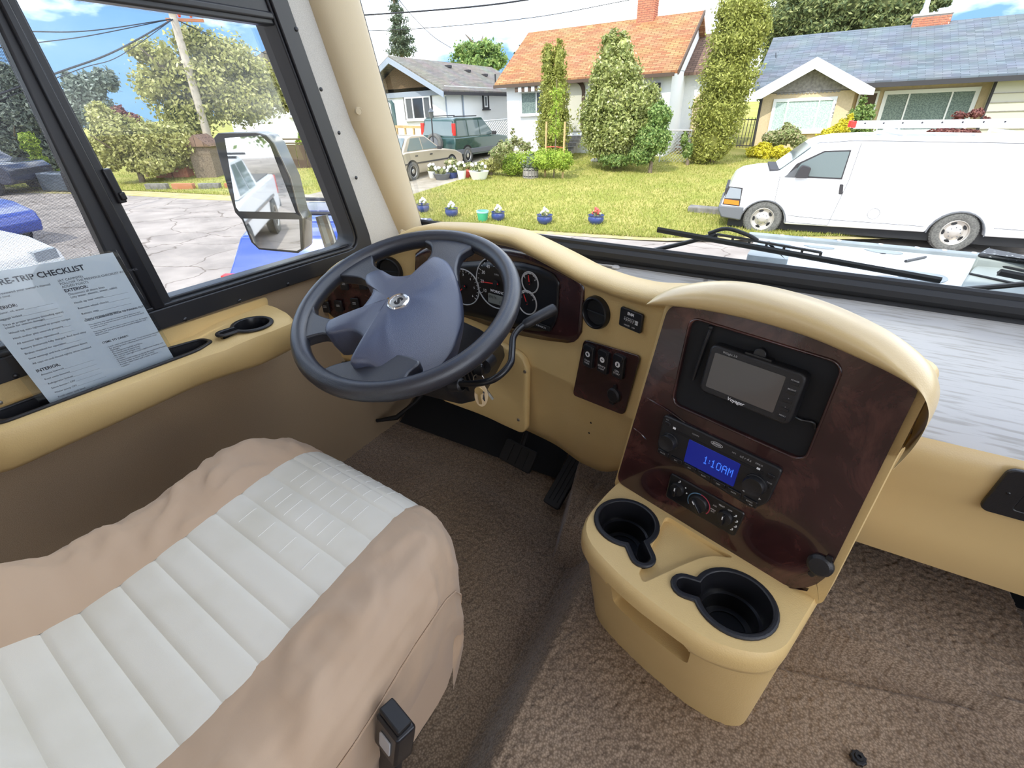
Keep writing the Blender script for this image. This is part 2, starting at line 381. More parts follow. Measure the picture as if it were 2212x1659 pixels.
def screenmat():
    m = bpy.data.materials.new('screen_mesh'); m.use_nodes = True; t = m.node_tree; t.nodes.clear(); o = t.nodes.new('ShaderNodeOutputMaterial')
    d = t.nodes.new('ShaderNodeBsdfDiffuse'); d.inputs[0].default_value = (.10, .10, .11, 1); tr = t.nodes.new('ShaderNodeBsdfTransparent'); ms = t.nodes.new('ShaderNodeMixShader')
    co = t.nodes.new('ShaderNodeTexCoord'); sp = t.nodes.new('ShaderNodeSeparateXYZ'); t.links.new(co.outputs['Object'], sp.inputs[0]); outs = []
    for k in (1, 2):
        a = t.nodes.new('ShaderNodeMath'); a.operation = 'MULTIPLY'; a.inputs[1].default_value = 520; t.links.new(sp.outputs[k], a.inputs[0])
        c = t.nodes.new('ShaderNodeMath'); c.operation = 'FRACT'; t.links.new(a.outputs[0], c.inputs[0])
        g = t.nodes.new('ShaderNodeMath'); g.operation = 'LESS_THAN'; g.inputs[1].default_value = .24; t.links.new(c.outputs[0], g.inputs[0]); outs.append(g)
    mxn = t.nodes.new('ShaderNodeMath'); mxn.operation = 'MAXIMUM'; t.links.new(outs[0].outputs[0], mxn.inputs[0]); t.links.new(outs[1].outputs[0], mxn.inputs[1])
    t.links.new(mxn.outputs[0], ms.inputs[0]); t.links.new(tr.outputs[0], ms.inputs[1]); t.links.new(d.outputs[0], ms.inputs[2]); t.links.new(ms.outputs[0], o.inputs[0]); MATS['screen_mesh'] = m
screenmat()
def road_cracks():
    t = MATS['asphalt'].node_tree; b = t.nodes['Principled BSDF']; src = b.inputs['Base Color'].links[0].from_socket
    co = t.nodes.new('ShaderNodeTexCoord'); n = t.nodes.new('ShaderNodeTexNoise'); n.inputs['Scale'].default_value = 1.1; n.inputs['Detail'].default_value = 6
    mi = t.nodes.new('ShaderNodeMix'); mi.data_type = 'VECTOR'; mi.inputs[0].default_value = .45; t.links.new(co.outputs['Object'], n.inputs[0]); t.links.new(co.outputs['Object'], mi.inputs[4]); t.links.new(n.outputs[1], mi.inputs[5])
    v = t.nodes.new('ShaderNodeTexVoronoi'); v.feature = 'DISTANCE_TO_EDGE'; v.inputs['Scale'].default_value = 1.3; t.links.new(mi.outputs[1], v.inputs['Vector'])
    r = t.nodes.new('ShaderNodeValToRGB'); r.color_ramp.elements[0].position = .004; r.color_ramp.elements[0].color = (.55, .52, .50, 1); r.color_ramp.elements[1].position = .016; r.color_ramp.elements[1].color = (1, 1, 1, 1)
    t.links.new(v.outputs['Distance'], r.inputs[0]); mu = t.nodes.new('ShaderNodeMix'); mu.data_type = 'RGBA'; mu.blend_type = 'MULTIPLY'; mu.inputs[0].default_value = 1
    t.links.new(src, mu.inputs[6]); t.links.new(r.outputs[0], mu.inputs[7]); t.links.new(mu.outputs[2], b.inputs['Base Color'])
road_cracks()
# ---------------------------------------------------------------- carpet floor
def carpetmat():
    m = bpy.data.materials.new('carpet'); m.use_nodes = True; t = m.node_tree; b = t.nodes['Principled BSDF']; b.inputs['Roughness'].default_value = .95; b.inputs['Specular IOR Level'].default_value = .1; b.inputs['Sheen Weight'].default_value = .25
    co = t.nodes.new('ShaderNodeTexCoord'); n = t.nodes.new('ShaderNodeTexVoronoi'); n.inputs['Scale'].default_value = 270
    n2 = t.nodes.new('ShaderNodeTexNoise'); n2.inputs['Scale'].default_value = 3.5; n2.inputs['Detail'].default_value = 4
    t.links.new(co.outputs['Object'], n.inputs[0]); t.links.new(co.outputs['Object'], n2.inputs[0])
    r = t.nodes.new('ShaderNodeValToRGB'); r.color_ramp.elements[0].position = .10; r.color_ramp.elements[0].color = (.42, .315, .222, 1); r.color_ramp.elements[1].position = .75; r.color_ramp.elements[1].color = (.19, .135, .09, 1)
    r2 = t.nodes.new('ShaderNodeValToRGB'); r2.color_ramp.elements[0].position = .35; r2.color_ramp.elements[0].color = (.78, .75, .72, 1); r2.color_ramp.elements[1].position = .65; r2.color_ramp.elements[1].color = (1, 1, 1, 1)
    mi = t.nodes.new('ShaderNodeMix'); mi.data_type = 'RGBA'; mi.blend_type = 'MULTIPLY'; mi.inputs[0].default_value = 1
    t.links.new(n.outputs[0], r.inputs[0]); t.links.new(n2.outputs[0], r2.inputs[0]); t.links.new(r.outputs[0], mi.inputs[6]); t.links.new(r2.outputs[0], mi.inputs[7]); t.links.new(mi.outputs[2], b.inputs['Base Color'])
    MATS['carpet'] = m
carpetmat()
def ss(x, a, b):
    t = np.clip((x-a)/(b-a), 0, 1); return t*t*(3-2*t)
_e0 = hz(2165, 1310, .06); _e1 = hz(2212, 1445, .06)
def floor_z(X, Y):
    z = -.04+.10*ss(X, -.285, -.20)
    xb = -.335-.25*(Y-.8)
    hump = -.04+.15*ss(X, xb, xb+.035)
    z = np.where(Y > .80, np.maximum(z, hump), z)
    # fold of the carpet where it runs down under the passenger dash
    d = (Y-.70)-(X-.197)*.30
    z = z-np.where(X > .1, .010*ss(d, .0, .012), 0)
    # seam groove at foot and top of the step
    z = z-.006*np.exp(-((X+.288)/.007)**2)-.003*np.exp(-((X+.198)/.008)**2)
    # step well beyond the curved carpet edge
    ex = _e0.x+(Y-_e0.y)*(_e1.x-_e0.x)/(_e1.y-_e0.y)
    z = z-.30*ss(X, ex+.0, ex+.015)
    return z
def heightfield(name, x0, x1, y0, y1, st, pile, mt):
    nx = int((x1-x0)/st)+1; ny = int((y1-y0)/st)+1
    X, Y = np.meshgrid(np.linspace(x0, x1, nx), np.linspace(y0, y1, ny)); Z = floor_z(X, Y)
    if pile:
        def blur(a, k):
            for _ in range(k):
                a = (a+np.roll(a, 1, 0)+np.roll(a, -1, 0))/3; a = (a+np.roll(a, 1, 1)+np.roll(a, -1, 1))/3
            return a
        n1 = blur(RNG.normal(size=X.shape), 1); n2 = blur(RNG.normal(size=X.shape), 3)
        Z = Z+pile*(1.0*n1/n1.std()+.35*n2/n2.std())
        X = X+RNG.normal(size=X.shape)*st*.2; Y = Y+RNG.normal(size=X.shape)*st*.2
    me = bpy.data.meshes.new(name); vs = np.stack([X, Y, Z], -1).reshape(-1, 3)
    idx = np.arange(nx*ny).reshape(ny, nx); q = np.stack([idx[:-1, :-1], idx[:-1, 1:], idx[1:, 1:], idx[1:, :-1]], -1).reshape(-1, 4)
    me.vertices.add(len(vs)); me.vertices.foreach_set('co', vs.ravel()); me.loops.add(q.size); me.loops.foreach_set('vertex_index', q.ravel())
    me.polygons.add(len(q)); me.polygons.foreach_set('loop_start', np.arange(0, q.size, 4)); me.update(calc_edges=True); me.validate()
    return mkobj(name, me, mt, None, smooth=not pile)
struct(heightfield('floor', -1.12, .95, .02, 1.40, .0027, .0009, 'carpet'), 'brown looped carpet floor with a step beside the driver footwell')
_m = MB(); _m.box((.14, -1.20, -.11), (2.52, 2.5, .12)); struct(_m.build('floor', 'carpet'), 'brown carpet behind the driver seat')
_m = MB(); _m.box((1.10, .70, -.31), (.7, 1.9, .06)); struct(_m.build('floor', 'black_matte'), 'dark step well floor by the passenger side')
o = thing('floor_knob', 'black star shaped knob lying flush in the carpet near the console', 'knob', hz(1852, 1640, .066))
_m = MB(); _m.prism([((.0125 if k % 2 else .0105)*math.cos(k*math.pi/9), (.0125 if k % 2 else .0105)*math.sin(k*math.pi/9)) for k in range(18)], .007); _m.build('cap', 'black_smooth', o, bevel=.001)
_m = MB(); _m.lathe([(.007, .007), (.006, .010), (.003, .010), (.0025, .007)], 14); _m.build('boss', 'black_dark', o, smooth=True)

# ---------------------------------------------------------------- left wall with side window
XW = -1.12
def round_poly(poly, radii, n=5):
    out = []; m = len(poly)
    for i in range(m):
        p = Vector(poly[i]); a = Vector(poly[i-1]); b = Vector(poly[(i+1) % m]); r = radii[i]
        da = (a-p).normalized(); db = (b-p).normalized()
        p0 = p+da*r; p1 = p+db*r
        for k in range(n):
            t = k/(n-1); out.append(tuple((1-t)**2*p0+2*t*(1-t)*p+t*t*p1))
    return out
WM = fr((XW, 0, 0), (0, 1, 0), (0, 0, 1))          # local x = world y, local y = world z, local z = into the cab
fy = lambda z, off=0: 1.081-.2575*(z-.64)-off
outer = round_poly([(-.75, .592), (fy(.592), .592), (fy(1.5), 1.5), (-.75, 1.5)], [.02, .075, .05, .02])
inner = round_poly([(-.70, .634), (fy(.634, .046), .634), (fy(1.46, .046), 1.46), (-.70, 1.46)], [.02, .055, .04, .02])
# wall around the opening: one mesh between the wall outline and the window outline
wall_out = round_poly([(-.85, -.12), (1.34, -.12), (1.34-.264*0+.0, .60), (.985, 1.95), (-.85, 1.95)], [.001]*5, 4)
# resample: lower, upper and end pieces as separate slabs of one wall mesh
m = MB()
m.prism([(-.85, -.12), (1.36, -.12), (1.36, .60), (-.85, .60)], .05, WM, -.05)
m.prism([(-.85, .60), (-.74, .60), (-.74, 1.49), (-.85, 1.49)], .05, WM, -.05)
m.prism([(-.85, 1.49), (fy(1.49)+.2, 1.49), (.985, 1.95), (-.85, 1.95)], .05, WM, -.05)
m.prism([(fy(.60)-.01, .60), (1.36, .60), (fy(1.49)+.2, 1.49), (fy(1.49)-.01, 1.49)], .05, WM, -.05)
wl_ = struct(m.build('wall_left', 'wall_lining'), 'tan lined side wall of the cab below the driver window')
m = MB(); m.prism([(fy(.594)-.06, .594), (1.25, .594), (1.215, .66), (1.08, .954), (1.003, 1.216), (.93, 1.5), (fy(1.5)-.01, 1.5), (fy(1.3), 1.3), (fy(.66), .66)], .006, WM)
m.build('pillar_strip', 'headliner', wl_)
win = bpy.data.objects.new('window_1', None); COL.objects.link(win); win.location = (XW, .4, .6); struct(win, 'black framed sliding driver side window'); WI = win.matrix_basis.inverted()
MI = T(-XW, -.4, -.6) @ WM
m = MB(); m.frame(outer, inner, .016, MI, 0); m.frame(round_poly([(-.70, .634), (fy(.634, .046), .634), (fy(1.46, .046), 1.46), (-.70, 1.46)], [.02, .055, .04, .02]), round_poly([(-.695, .640), (fy(.640, .053), .640), (fy(1.455, .053), 1.455), (-.695, 1.455)], [.02, .05, .04, .02]), .07, MI, -.06)
m.build('window_frame', 'black_alu', win, bevel=.003)
m = MB()                                            # stepped sill rails
for k, (z0, z1, d) in enumerate(((.634, .641, .010), (.641, .647, -.004))):
    m.prism([(-.70, z0), (fy(z0, .075), z0), (fy(z1, .075), z1), (-.70, z1)], .012, MI, d-.01)
m.build('sill_rail', 'black_alu', win, bevel=.002)
m = MB(); m.prism([(-.70, 1.156), (fy(1.156, .05), 1.156), (fy(1.205, .05), 1.205), (-.70, 1.205)], .035, MI, -.03); m.prism([(-.70, 1.166), (fy(1.166, .05), 1.166), (fy(1.180, .05), 1.180), (-.70, 1.180)], .012, MI, .0); m.build('transom_rail', 'black_alu', win, bevel=.004)
m = MB(); m.prism([(.412, .634), (.489, .634), (.434, 1.156), (.396, 1.156)], .028, MI, -.022); m.build('divider_bar', 'black_alu', win, bevel=.004)
m = MB(); m.prism([(.446, .634), (.470, .634), (.420, 1.156), (.407, 1.156)], .010, MI, .004); m.build('slider_stile', 'black_smooth', win, bevel=.003)
_q = hx(246, 402, XW+.008); LMx = MI @ T(_q.y, _q.z, .008) @ RZ(6); m = MB(); m.box((0, 0, 0), (.014, .060, .012), LMx); m.box((.003, -.018, .006), (.010, .014, .010), LMx); m.build('slider_latch', 'black_smooth', win, bevel=.002)
m = MB(); m.prism([(-.70, .64), (fy(.64, .05), .64), (fy(1.156, .05), 1.156), (-.70, 1.156)], .004, MI, -.035); m.build('pane', 'glass_side', win)
m = MB(); m.prism([(-.70, 1.205), (fy(1.205, .05), 1.205), (fy(1.46, .05), 1.46), (-.70, 1.46)], .004, MI, -.035); m.build('pane', 'glass_side', win)
m = MB(); m.add([(-.70, .642, -.012), (.425, .642, -.012), (.402, 1.156, -.012), (-.70, 1.156, -.012)], [(0, 1, 2, 3)], MI); tag(m.build('insect_screen', 'screen_mesh', win), 'fine grey insect screen mesh')
for k, p in enumerate(((640, 63), (693, 193), (732, 287), (769, 384), (400, 690), (518, 650), (622, 614), (35, 812))):
    q = hx(*p, XW+.016); m = MB(); m.lathe([(.0048, 0), (.0048, .0015), (.003, .0028), (.0002, .003)], 12, T(-XW, -.4, -.6) @ fr(q, (0, 1, 0), (0, 0, 1))); m.build('screw', 'black_smooth', win, smooth=True)

# windshield pillar cover
def Wy(z): return 1.322-.264*(z-.638)
def Qy(z): return lerp_list(z, [.5, .623, .954, 1.216, 1.8], [1.27, 1.219, 1.08, 1.003, .86])
rows = []
for z in np.linspace(.52, 1.75, 26):
    q, w_ = Qy(z), Wy(z)
    rows.append([(XW+.004, q, z), (XW+.016, q+.004, z), (XW+.034, q+.016, z), (XW+.046, q+(w_-q)*.35, z), (XW+.046, q+(w_-q)*.65, z), (XW+.030, w_-.010, z), (XW+.004, w_+.002, z)])
m = MB(); m.grid(rows); pil = struct(m.build('trim_1', 'vinyl_pillar', smooth=True, sub=1), 'pale beige moulded cover on the windshield pillar')
for p in ((775, 240), (870, 503)):
    q = hx(*p, XW+.048); d = Vector((1, -.35, 0)).normalized()
    m = MB(); m.lathe([(.0095, -.006), (.0095, .001), (.0082, .0022), (.0075, .0012), (.0002, .0016)], 20, fr(q, (0, 0, 1), d.cross(Vector((0, 0, 1))), d)); m.build('button_cap', 'vinyl_pillar', pil, smooth=True)

# ---------------------------------------------------------------- windshield
ws = bpy.data.objects.new('window_2', None); COL.objects.link(ws); struct(ws, 'large raked windshield with black rubber gasket'); ws.location = (.1, 1.32, .63)
SM = T(-.1, -1.32, -.63) @ fr((0, 1.322, .638), (1, 0, 0), (0, -.264, 1))
m = MB(); m.prism([(-1.13, 0), (1.33, 0), (1.33, 1.25), (-1.13, 1.25)], .005, SM, -.006); m.build('pane', 'glass_clear', ws)
m = MB(); m.tube([(-1.12, -.004, .002), (1.33, -.004, .002)], .021, 10, M=SM); m.tube([(-1.12, -.030, .016), (1.33, -.030, .016)], .013, 8, M=SM); m.tube([(-1.12, .016, -.004), (1.33, .016, -.004)], .010, 8, M=SM)
m.build('gasket', 'rubber', ws, smooth=True)
m = MB(); m.tube([(-1.106, -.02, .016), (-1.106, 1.25, .016)], .013, 8, M=SM); m.build('gasket', 'rubber', ws, smooth=True)
m = MB(); m.box((1.32, .6, 0), (.06, 1.3, .05), SM); m.box((.1, 1.26, 0), (2.5, .06, .05), SM); m.build('gasket', 'rubber', ws)
m = MB(); m.prism([(-1.17, .58-.638), (1.38, .58-.638), (1.38, -1.15), (-1.17, -1.15)], .03, T(.1, 1.32, .63) @ SM @ T(0, 0, -.05)); struct(m.build('wall_front', 'black_matte'), 'front bulkhead below the windshield')
# rest of the cab shell (behind and above the view), with openings added for daylight
m = MB(); m.box((.12, -1.19, 1.98), (2.6, 3.28, .05)); m.box((.12, 1.0, 1.98), (2.6, .10, .05)); struct(m.build('ceiling', 'ceiling_white'), 'white cab ceiling')
m = MB(); m.box((.12, .70, 1.98), (2.6, .52, .006)); struct(m.build('added_roof_glass', 'glass_clear'), 'added roof glazing above the windshield, out of view, letting in skylight')  # added strip of roof glass, unseen, brings skylight onto dash and seat
def side_ext(x, nm, lab):
    m = MB(); M_ = fr((x, 0, 0), (0, 1, 0), (0, 0, 1))
    for p in ([(-2.8, -.12), (-.84, -.12), (-.84, .75), (-2.8, .75)], [(-2.8, 1.75), (-.84, 1.75), (-.84, 1.95), (-2.8, 1.95)], [(-2.8, .75), (-2.6, .75), (-2.6, 1.75), (-2.8, 1.75)], [(-.95, .75), (-.84, .75), (-.84, 1.75), (-.95, 1.75)]): m.prism(p, .05, M_, -.05)  # leaves an unseen rear side opening, added to let daylight in
    struct(m.build(nm, 'wall_lining'), lab)
side_ext(XW, 'wall_left_rear', 'side wall behind the driver seat'); side_ext(1.43, 'wall_right_rear', 'right wall behind the passenger seat')
m = MB(); m.box((.12, -2.83, .32), (2.6, .05, .96)); m.box((.12, -2.83, 1.88), (2.6, .05, .16)); m.box((-1.0, -2.83, 1.3), (.36, .05, 1.1)); m.box((1.24, -2.83, 1.3), (.36, .05, 1.1)); struct(m.build('wall_back', 'wall_lining'), 'rear cabin wall')  # gap in the unseen wall added to light the cab from behind
m = MB(); m.prism([(-.85, -.3), (1.36, -.3), (1.36, .55), (-.85, .55)], .05, fr((1.38, 0, 0), (0, 1, 0), (0, 0, 1))); m.prism([(-.85, 1.75), (1.1, 1.75), (1.1, 1.95), (-.85, 1.95)], .05, fr((1.38, 0, 0), (0, 1, 0), (0, 0, 1))); m.prism([(1.08, .55), (1.36, .55), (1.04, 1.75), (.9, 1.75)], .05, fr((1.38, 0, 0), (0, 1, 0), (0, 0, 1)))
struct(m.build('wall_right', 'wall_lining'), 'right cab wall with open window')

# ---------------------------------------------------------------- dashboard
DX = [-1.3, -1.12, -.95, -.75, -.6, -.4, -.28, -.16, 0]; DY = [.82, .88, .935, .965, .962, .915, .87, .815, .73]
_dd = np.linspace(-1.3, 0, 261); _dv = np.interp(_dd, DX, DY)
for _ in range(6): _dv[6:-6] = np.convolve(_dv, np.ones(13)/13, 'same')[6:-6]
def FY(x): return float(np.interp(x, _dd, _dv))
LX = [-1.12, -1.11, -1.097, -1.063, -.992, -.938, -.833, -.767, -.658, -.524, -.422, -.337, -.25, -.182, -.13]
LZ = [.53, .563, .591, .625, .660, .676, .731, .747, .755, .756, .734, .716, .713, .719, .735]
BX = [-1.12, -1.095, -.73, -.51, -.398, -.318, -.245, -.19, -.13]; BZ = [.30, .29, .215, .206, .213, .205, .225, .28, .34]
def hitF(u, v, off=0):
    d = ray(u, v); lo, hi = .2, 4
    for _ in range(50):
        t = (lo+hi)/2; p = CAM+d*t
        if p.y-(FY(p.x)+off) > 0: hi = t
        else: lo = t
    return CAM+d*lo
dash = thing('dashboard', 'tan moulded dashboard with arched instrument hood in front of the steering wheel', 'dashboard', (-.5, .95, .2))
DI = T(.5, -.95, -.2)
xs = sorted(set([round(x, 4) for x in np.linspace(-1.12, -.125, 46)]+[-1.11, -1.097, -1.08]))
prof = []
for x in xs:
    y = FY(x); zl = lerp_list(x, LX, LZ); zb = lerp_list(x, BX, BZ); zc = .445 if x > -.99 else .445+(-.99-x)*.2; zc = max(min(zc, zl-.10), zb+.05); t = zl-zc
    prof.append([(x, y+.14, zb+.01), (x, y+.032, zb), (x, y+.016, zb+.006), (x, y+.004, zc-.014), (x, y-.003, zc-.005), (x, y-.004, zc+.004), (x, y, zc+.016), (x, y+.001, zc+.35*t), (x, y+.001, zc+.65*t), (x, y, zl-.036), (x, y-.008, zl-.028), (x, y-.026, zl-.020), (x, y-.030, zl-.010), (x, y-.024, zl-.001), (x, y+.0, zl+.004), (x, y+.06, zl+.0), (x, y+.15, zl-.04), (x, min(y+.30, 1.29), .60)])
m = MB(); m.grid(list(map(list, zip(*prof))), DI); m.build('instrument_hood', 'vinyl_tan', dash, smooth=True, sub=1)
# dash top running under the windshield and passenger dash
rows = []
for (y, z) in ((1.33, .610), (1.25, .603), (1.10, .588), (.95, .566), (.885, .552), (.858, .540), (.846, .520), (.848, .49), (.858, .44), (.868, .40), (.866, .36), (.872, .31), (.885, .27), (.93, .262), (1.3, .27)):
    rows.append([(x, y, z) for x in np.linspace(-.16, 1.375, 24)])
ny = 6
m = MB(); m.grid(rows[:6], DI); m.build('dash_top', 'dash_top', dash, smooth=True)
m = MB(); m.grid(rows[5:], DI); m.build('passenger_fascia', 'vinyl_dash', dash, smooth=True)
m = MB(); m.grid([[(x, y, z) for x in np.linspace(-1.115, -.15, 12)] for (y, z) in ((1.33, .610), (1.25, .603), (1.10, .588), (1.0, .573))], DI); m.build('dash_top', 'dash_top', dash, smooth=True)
q = hz(1330, 578, .608); m = MB(); m.lathe([(.012, -.002), (.012, .002), (.009, .005), (.0002, .006)], 18, DI @ T(*q)); m.tube([q+Vector((.0, 0, .003)), q+Vector((-.06, -.004, .002))], .003, 6, M=DI); m.build('sensor_cap', 'dash_top', dash, smooth=True)
q = hz(1515, 608, .6); m = MB(); m.prism(rrect(.14, .012, .005), .004, DI @ T(q.x, q.y, .601)); m.build('defrost_slot', 'black_plastic', dash, bevel=.001)
# passenger vent
vt = thing('air_vent', 'black rectangular air vent set in the passenger dash', 'vent', (.71, .85, .42)); 
VMt = T(-.71, -.85, -.42) @ fr(hit(2165, 1063, (0, .856, .45), (0, 1, 0))+Vector((.10, -.008, .010)), (1, 0, 0), (0, -.13, 1))
m = MB(); m.frame(rrect(.235, .092, .012), rrect(.165, .058, .006), .007, VMt); m.build('bezel', 'black_plastic', vt, bevel=.002)
m = MB(); m.frame(rrect(.165, .058, .006), rrect(.12, .04, .004), .003, VMt, .003); m.prism(rrect(.165, .058, .004), .003, VMt, .0005); m.build('vent_well', 'black_dark', vt)
for k in range(4):
    m = MB(); m.box((-.045+.03*k, 0, .005), (.002, .05, .006), VMt); m.build('vent_vane', 'black_smooth', vt)
m = MB(); m.lathe([(.003, .007), (.002, .0085), (.0002, .0085)], 8, VMt @ T(-.10, .0, 0)); m.build('screw', 'black_smooth', vt)

def on_fascia(pairs, off, n=26):
    "pairs: list of (x, ztop, zbottom) -> grid rows following the fascia"
    X = [p[0] for p in pairs]; xs_ = np.linspace(X[0], X[-1], n); rows = []
    for j in range(9):
        row = []
        for x in xs_:
            zt = lerp_list(x, X, [p[1] for p in pairs]); zb = lerp_list(x, X, [p[2] for p in pairs]); row.append((x, FY(x)-off, zb+(zt-zb)*j/8))
        rows.append(row)
    return rows
def FM(p, roll=0):
    "frame on the fascia at point p: x to the right along it, y up, z toward the driver"
    x = p[0]; d = Vector((.02, FY(x+.01)-FY(x-.01), 0)).normalized(); return DI @ fr(p, d, (0, 0, 1)) @ RZ(roll)
gc = on_fascia([(-.83, .62, .60), (-.822, .672, .575), (-.80, .688, .55), (-.781, .697, .537), (-.70, .712, .522), (-.622, .720, .513), (-.54, .728, .513), (-.493, .729, .518), (-.43, .722, .528), (-.366, .708, .544), (-.345, .697, .555), (-.333, .68, .58)], .006, 60)
m = MB(); m.grid(gc, DI); bz = m.build('burl_surround', 'burl', dash, smooth=True, solid=.008, soff=-1)
lens = on_fascia([(-.74, .62, .545), (-.725, .645, .535), (-.69, .665, .528), (-.581, .688, .530), (-.50, .697, .536), (-.45, .697, .545), (-.41, .69, .56), (-.396, .675, .60)], .009, 40)
m = MB(); m.grid(lens, DI); cl = m.build('gauge_cluster', 'black_smooth', dash, smooth=True, solid=.003, soff=-1)
def gauge(p, r, n0, n1, nums, need, name):
    M_ = FM(p)
    m = MB(); m.tube([(r*math.cos(2*math.pi*k/40), r*math.sin(2*math.pi*k/40), .002) for k in range(40)], .0016, 6, True, M=M_); g = m.build(name, 'grey_print', cl)
    m = MB(); nt_ = 21
    for k in range(nt_):
        a = math.radians(n0+(n1-n0)*k/(nt_-1)); L = .006 if k % 5 == 0 else .003
        m.box((0, 0, 0), (L, .0009, .0006), M_ @ RZ(math.degrees(a)) @ T(r*.9, 0, .002))
    m.build('ticks', 'white_print', cl)
    for k, s_ in enumerate(nums):
        a = math.radians(n0+(n1-n0)*k/max(1, len(nums)-1)); text(s_, r*.19, 'white_print', cl, M_ @ T(r*.70*math.cos(a), r*.70*math.sin(a), .0025), 'numeral')
    a = math.radians(need); m = MB(); m.prism([(-.15*r, -.0015), (.72*r, -.0006), (.72*r, .0006), (-.15*r, .0015)], .001, M_ @ RZ(need), .004); m.build('needle', 'red_needle', cl)
    m = MB(); m.lathe([(r*.12, .002), (r*.10, .006), (.0002, .006)], 14, M_); m.build('needle_hub', 'black_matte', cl)
sp_c = hitF(1072, 612, -.010); tach = hitF(1003, 620, -.010); fuel = hitF(1146, 610, -.010); tmp = hitF(1140, 653, -.010)
gauge(sp_c, .062, 215, -35, ['10', '20', '30', '40', '50', '60', '70', '80', '90'], 185, 'speedometer_ring')
gauge(tach, .046, 215, -35, ['0', '1', '2', '3', '4', '5', '6'], 225, 'tachometer_ring')
gauge(fuel, .024, 150, 30, ['C', 'H'], 100, 'temperature_ring')
gauge(tmp, .028, 150, 30, ['E', 'F'], 115, 'fuel_ring')
M_ = FM(sp_c); text('MPH', .007, 'grey_print', cl, M_ @ T(.004, .022, .003)); text('WORKHORSE', .0095, 'white_print', cl, M_ @ T(.012, -.020, .003), shear=.15, bold=.0002)
m = MB(); m.prism(rrect(.062, .024, .003), .001, M_ @ T(.006, -.040, .002)); m.build('odometer_lcd', 'lcd_grey', cl)
text('89374', .010, 'lcd_text', cl, M_ @ T(-.010, -.036, .0035)); text('1281', .010, 'lcd_text', cl, M_ @ T(.020, -.045, .0035))
q = hitF(1170, 705, -.012); m = MB(); m.box((0, 0, 0), (.05, .012, .002), FM(q)); m.build('gear_window', 'black_dark', cl, bevel=.001); text('P R N D 2 1', .006, 'white_print', cl, FM(q) @ T(0, 0, .002))
# left switch panel
lp = on_fascia([(-1.112, .53, .475), (-1.10, .565, .462), (-1.075, .60, .458), (-1.03, .608, .465), (-.99, .603, .475), (-.965, .585, .50), (-.955, .56, .53)], .005, 24)
m = MB(); m.grid(lp, DI); m.build('burl_switch_panel', 'burl', dash, smooth=True, solid=.006, soff=-1)
for p in ((705, 662), (733, 660), (768, 655), (745, 613), (785, 612)):
    q = hitF(*p, -.008); m = MB(); m.prism(rrect(.024, .034, .004), .007, FM(q)); sw = m.build('rocker_switch', 'black_plastic', dash, bevel=.002)
    m = MB(); m.box((0, .004, 0), (.010, .0018, .0006), FM(q) @ T(0, 0, .0075)); m.box((0, 0, 0), (.010, .0015, .0006), FM(q) @ T(0, 0, .0075)); m.build('switch_mark', 'grey_print', sw)
q = hitF(752, 788, .014); m = MB(); m.prism(rrect(.06, .018, .003), .004, FM(q)); m.build('label_plate', 'black_plastic', dash)
text('LEVELING', .008, 'white_print', dash, FM(q) @ T(0, 0, .0045))
def round_vent(p, r, off):
    q = hitF(*p, -off); M_ = FM(q)
    v = MB(); v.lathe([(r, -.003), (r, .004), (r*.95, .008), (r*.86, .009), (r*.80, .006), (r*.78, -.004)], 40, M_); vv = v.build('round_vent', 'black_smooth', dash, smooth=True)
    v = MB(); v.lathe([(r*.79, -.002), (r*.74, -.001), (r*.5, -.0025), (.0002, -.0028)], 32, M_); v.build('vent_bowl', 'black_dark', vv, smooth=True)
    v = MB()
    v.tube([(-r*.7, 0, .0015), (r*.7, 0, .0015)], .0012, 6, M=M_); v.build('vent_vane', 'black_smooth', vv)
round_vent((1288, 675), .0345, .004); round_vent((841, 586), .040, .004)
# hour meter
q = hitF(1366, 690, -.004); M_ = FM(q); m = MB(); m.prism(rrect(.054, .038, .004), .006, M_); hm = m.build('hour_meter', 'black_plastic', dash, bevel=.0015)
m = MB(); m.box((.002, -.001, 0), (.034, .008, .001), M_ @ T(0, 0, .006)); m.build('counter_window', 'grey_print', hm)
for k in range(6):
    m = MB(); m.box((-.0125+.0056*k, -.001, .0008), (.0042, .0072, .0006), M_ @ T(0, 0, .006)); m.build('digit_wheel', 'black_matte' if k < 5 else 'white_print', hm); text(str((0, 0, 4, 3, 7, 8)[k]), .006, 'white_print' if k < 5 else 'lcd_text', hm, M_ @ T(-.0125+.0056*k, -.001, .0075), 'digit')
text('ENM', .0075, 'white_print', hm, M_ @ T(0, .011, .0065), bold=.0003); text('HOURS    1/10', .0042, 'white_print', hm, M_ @ T(0, -.0125, .0065))
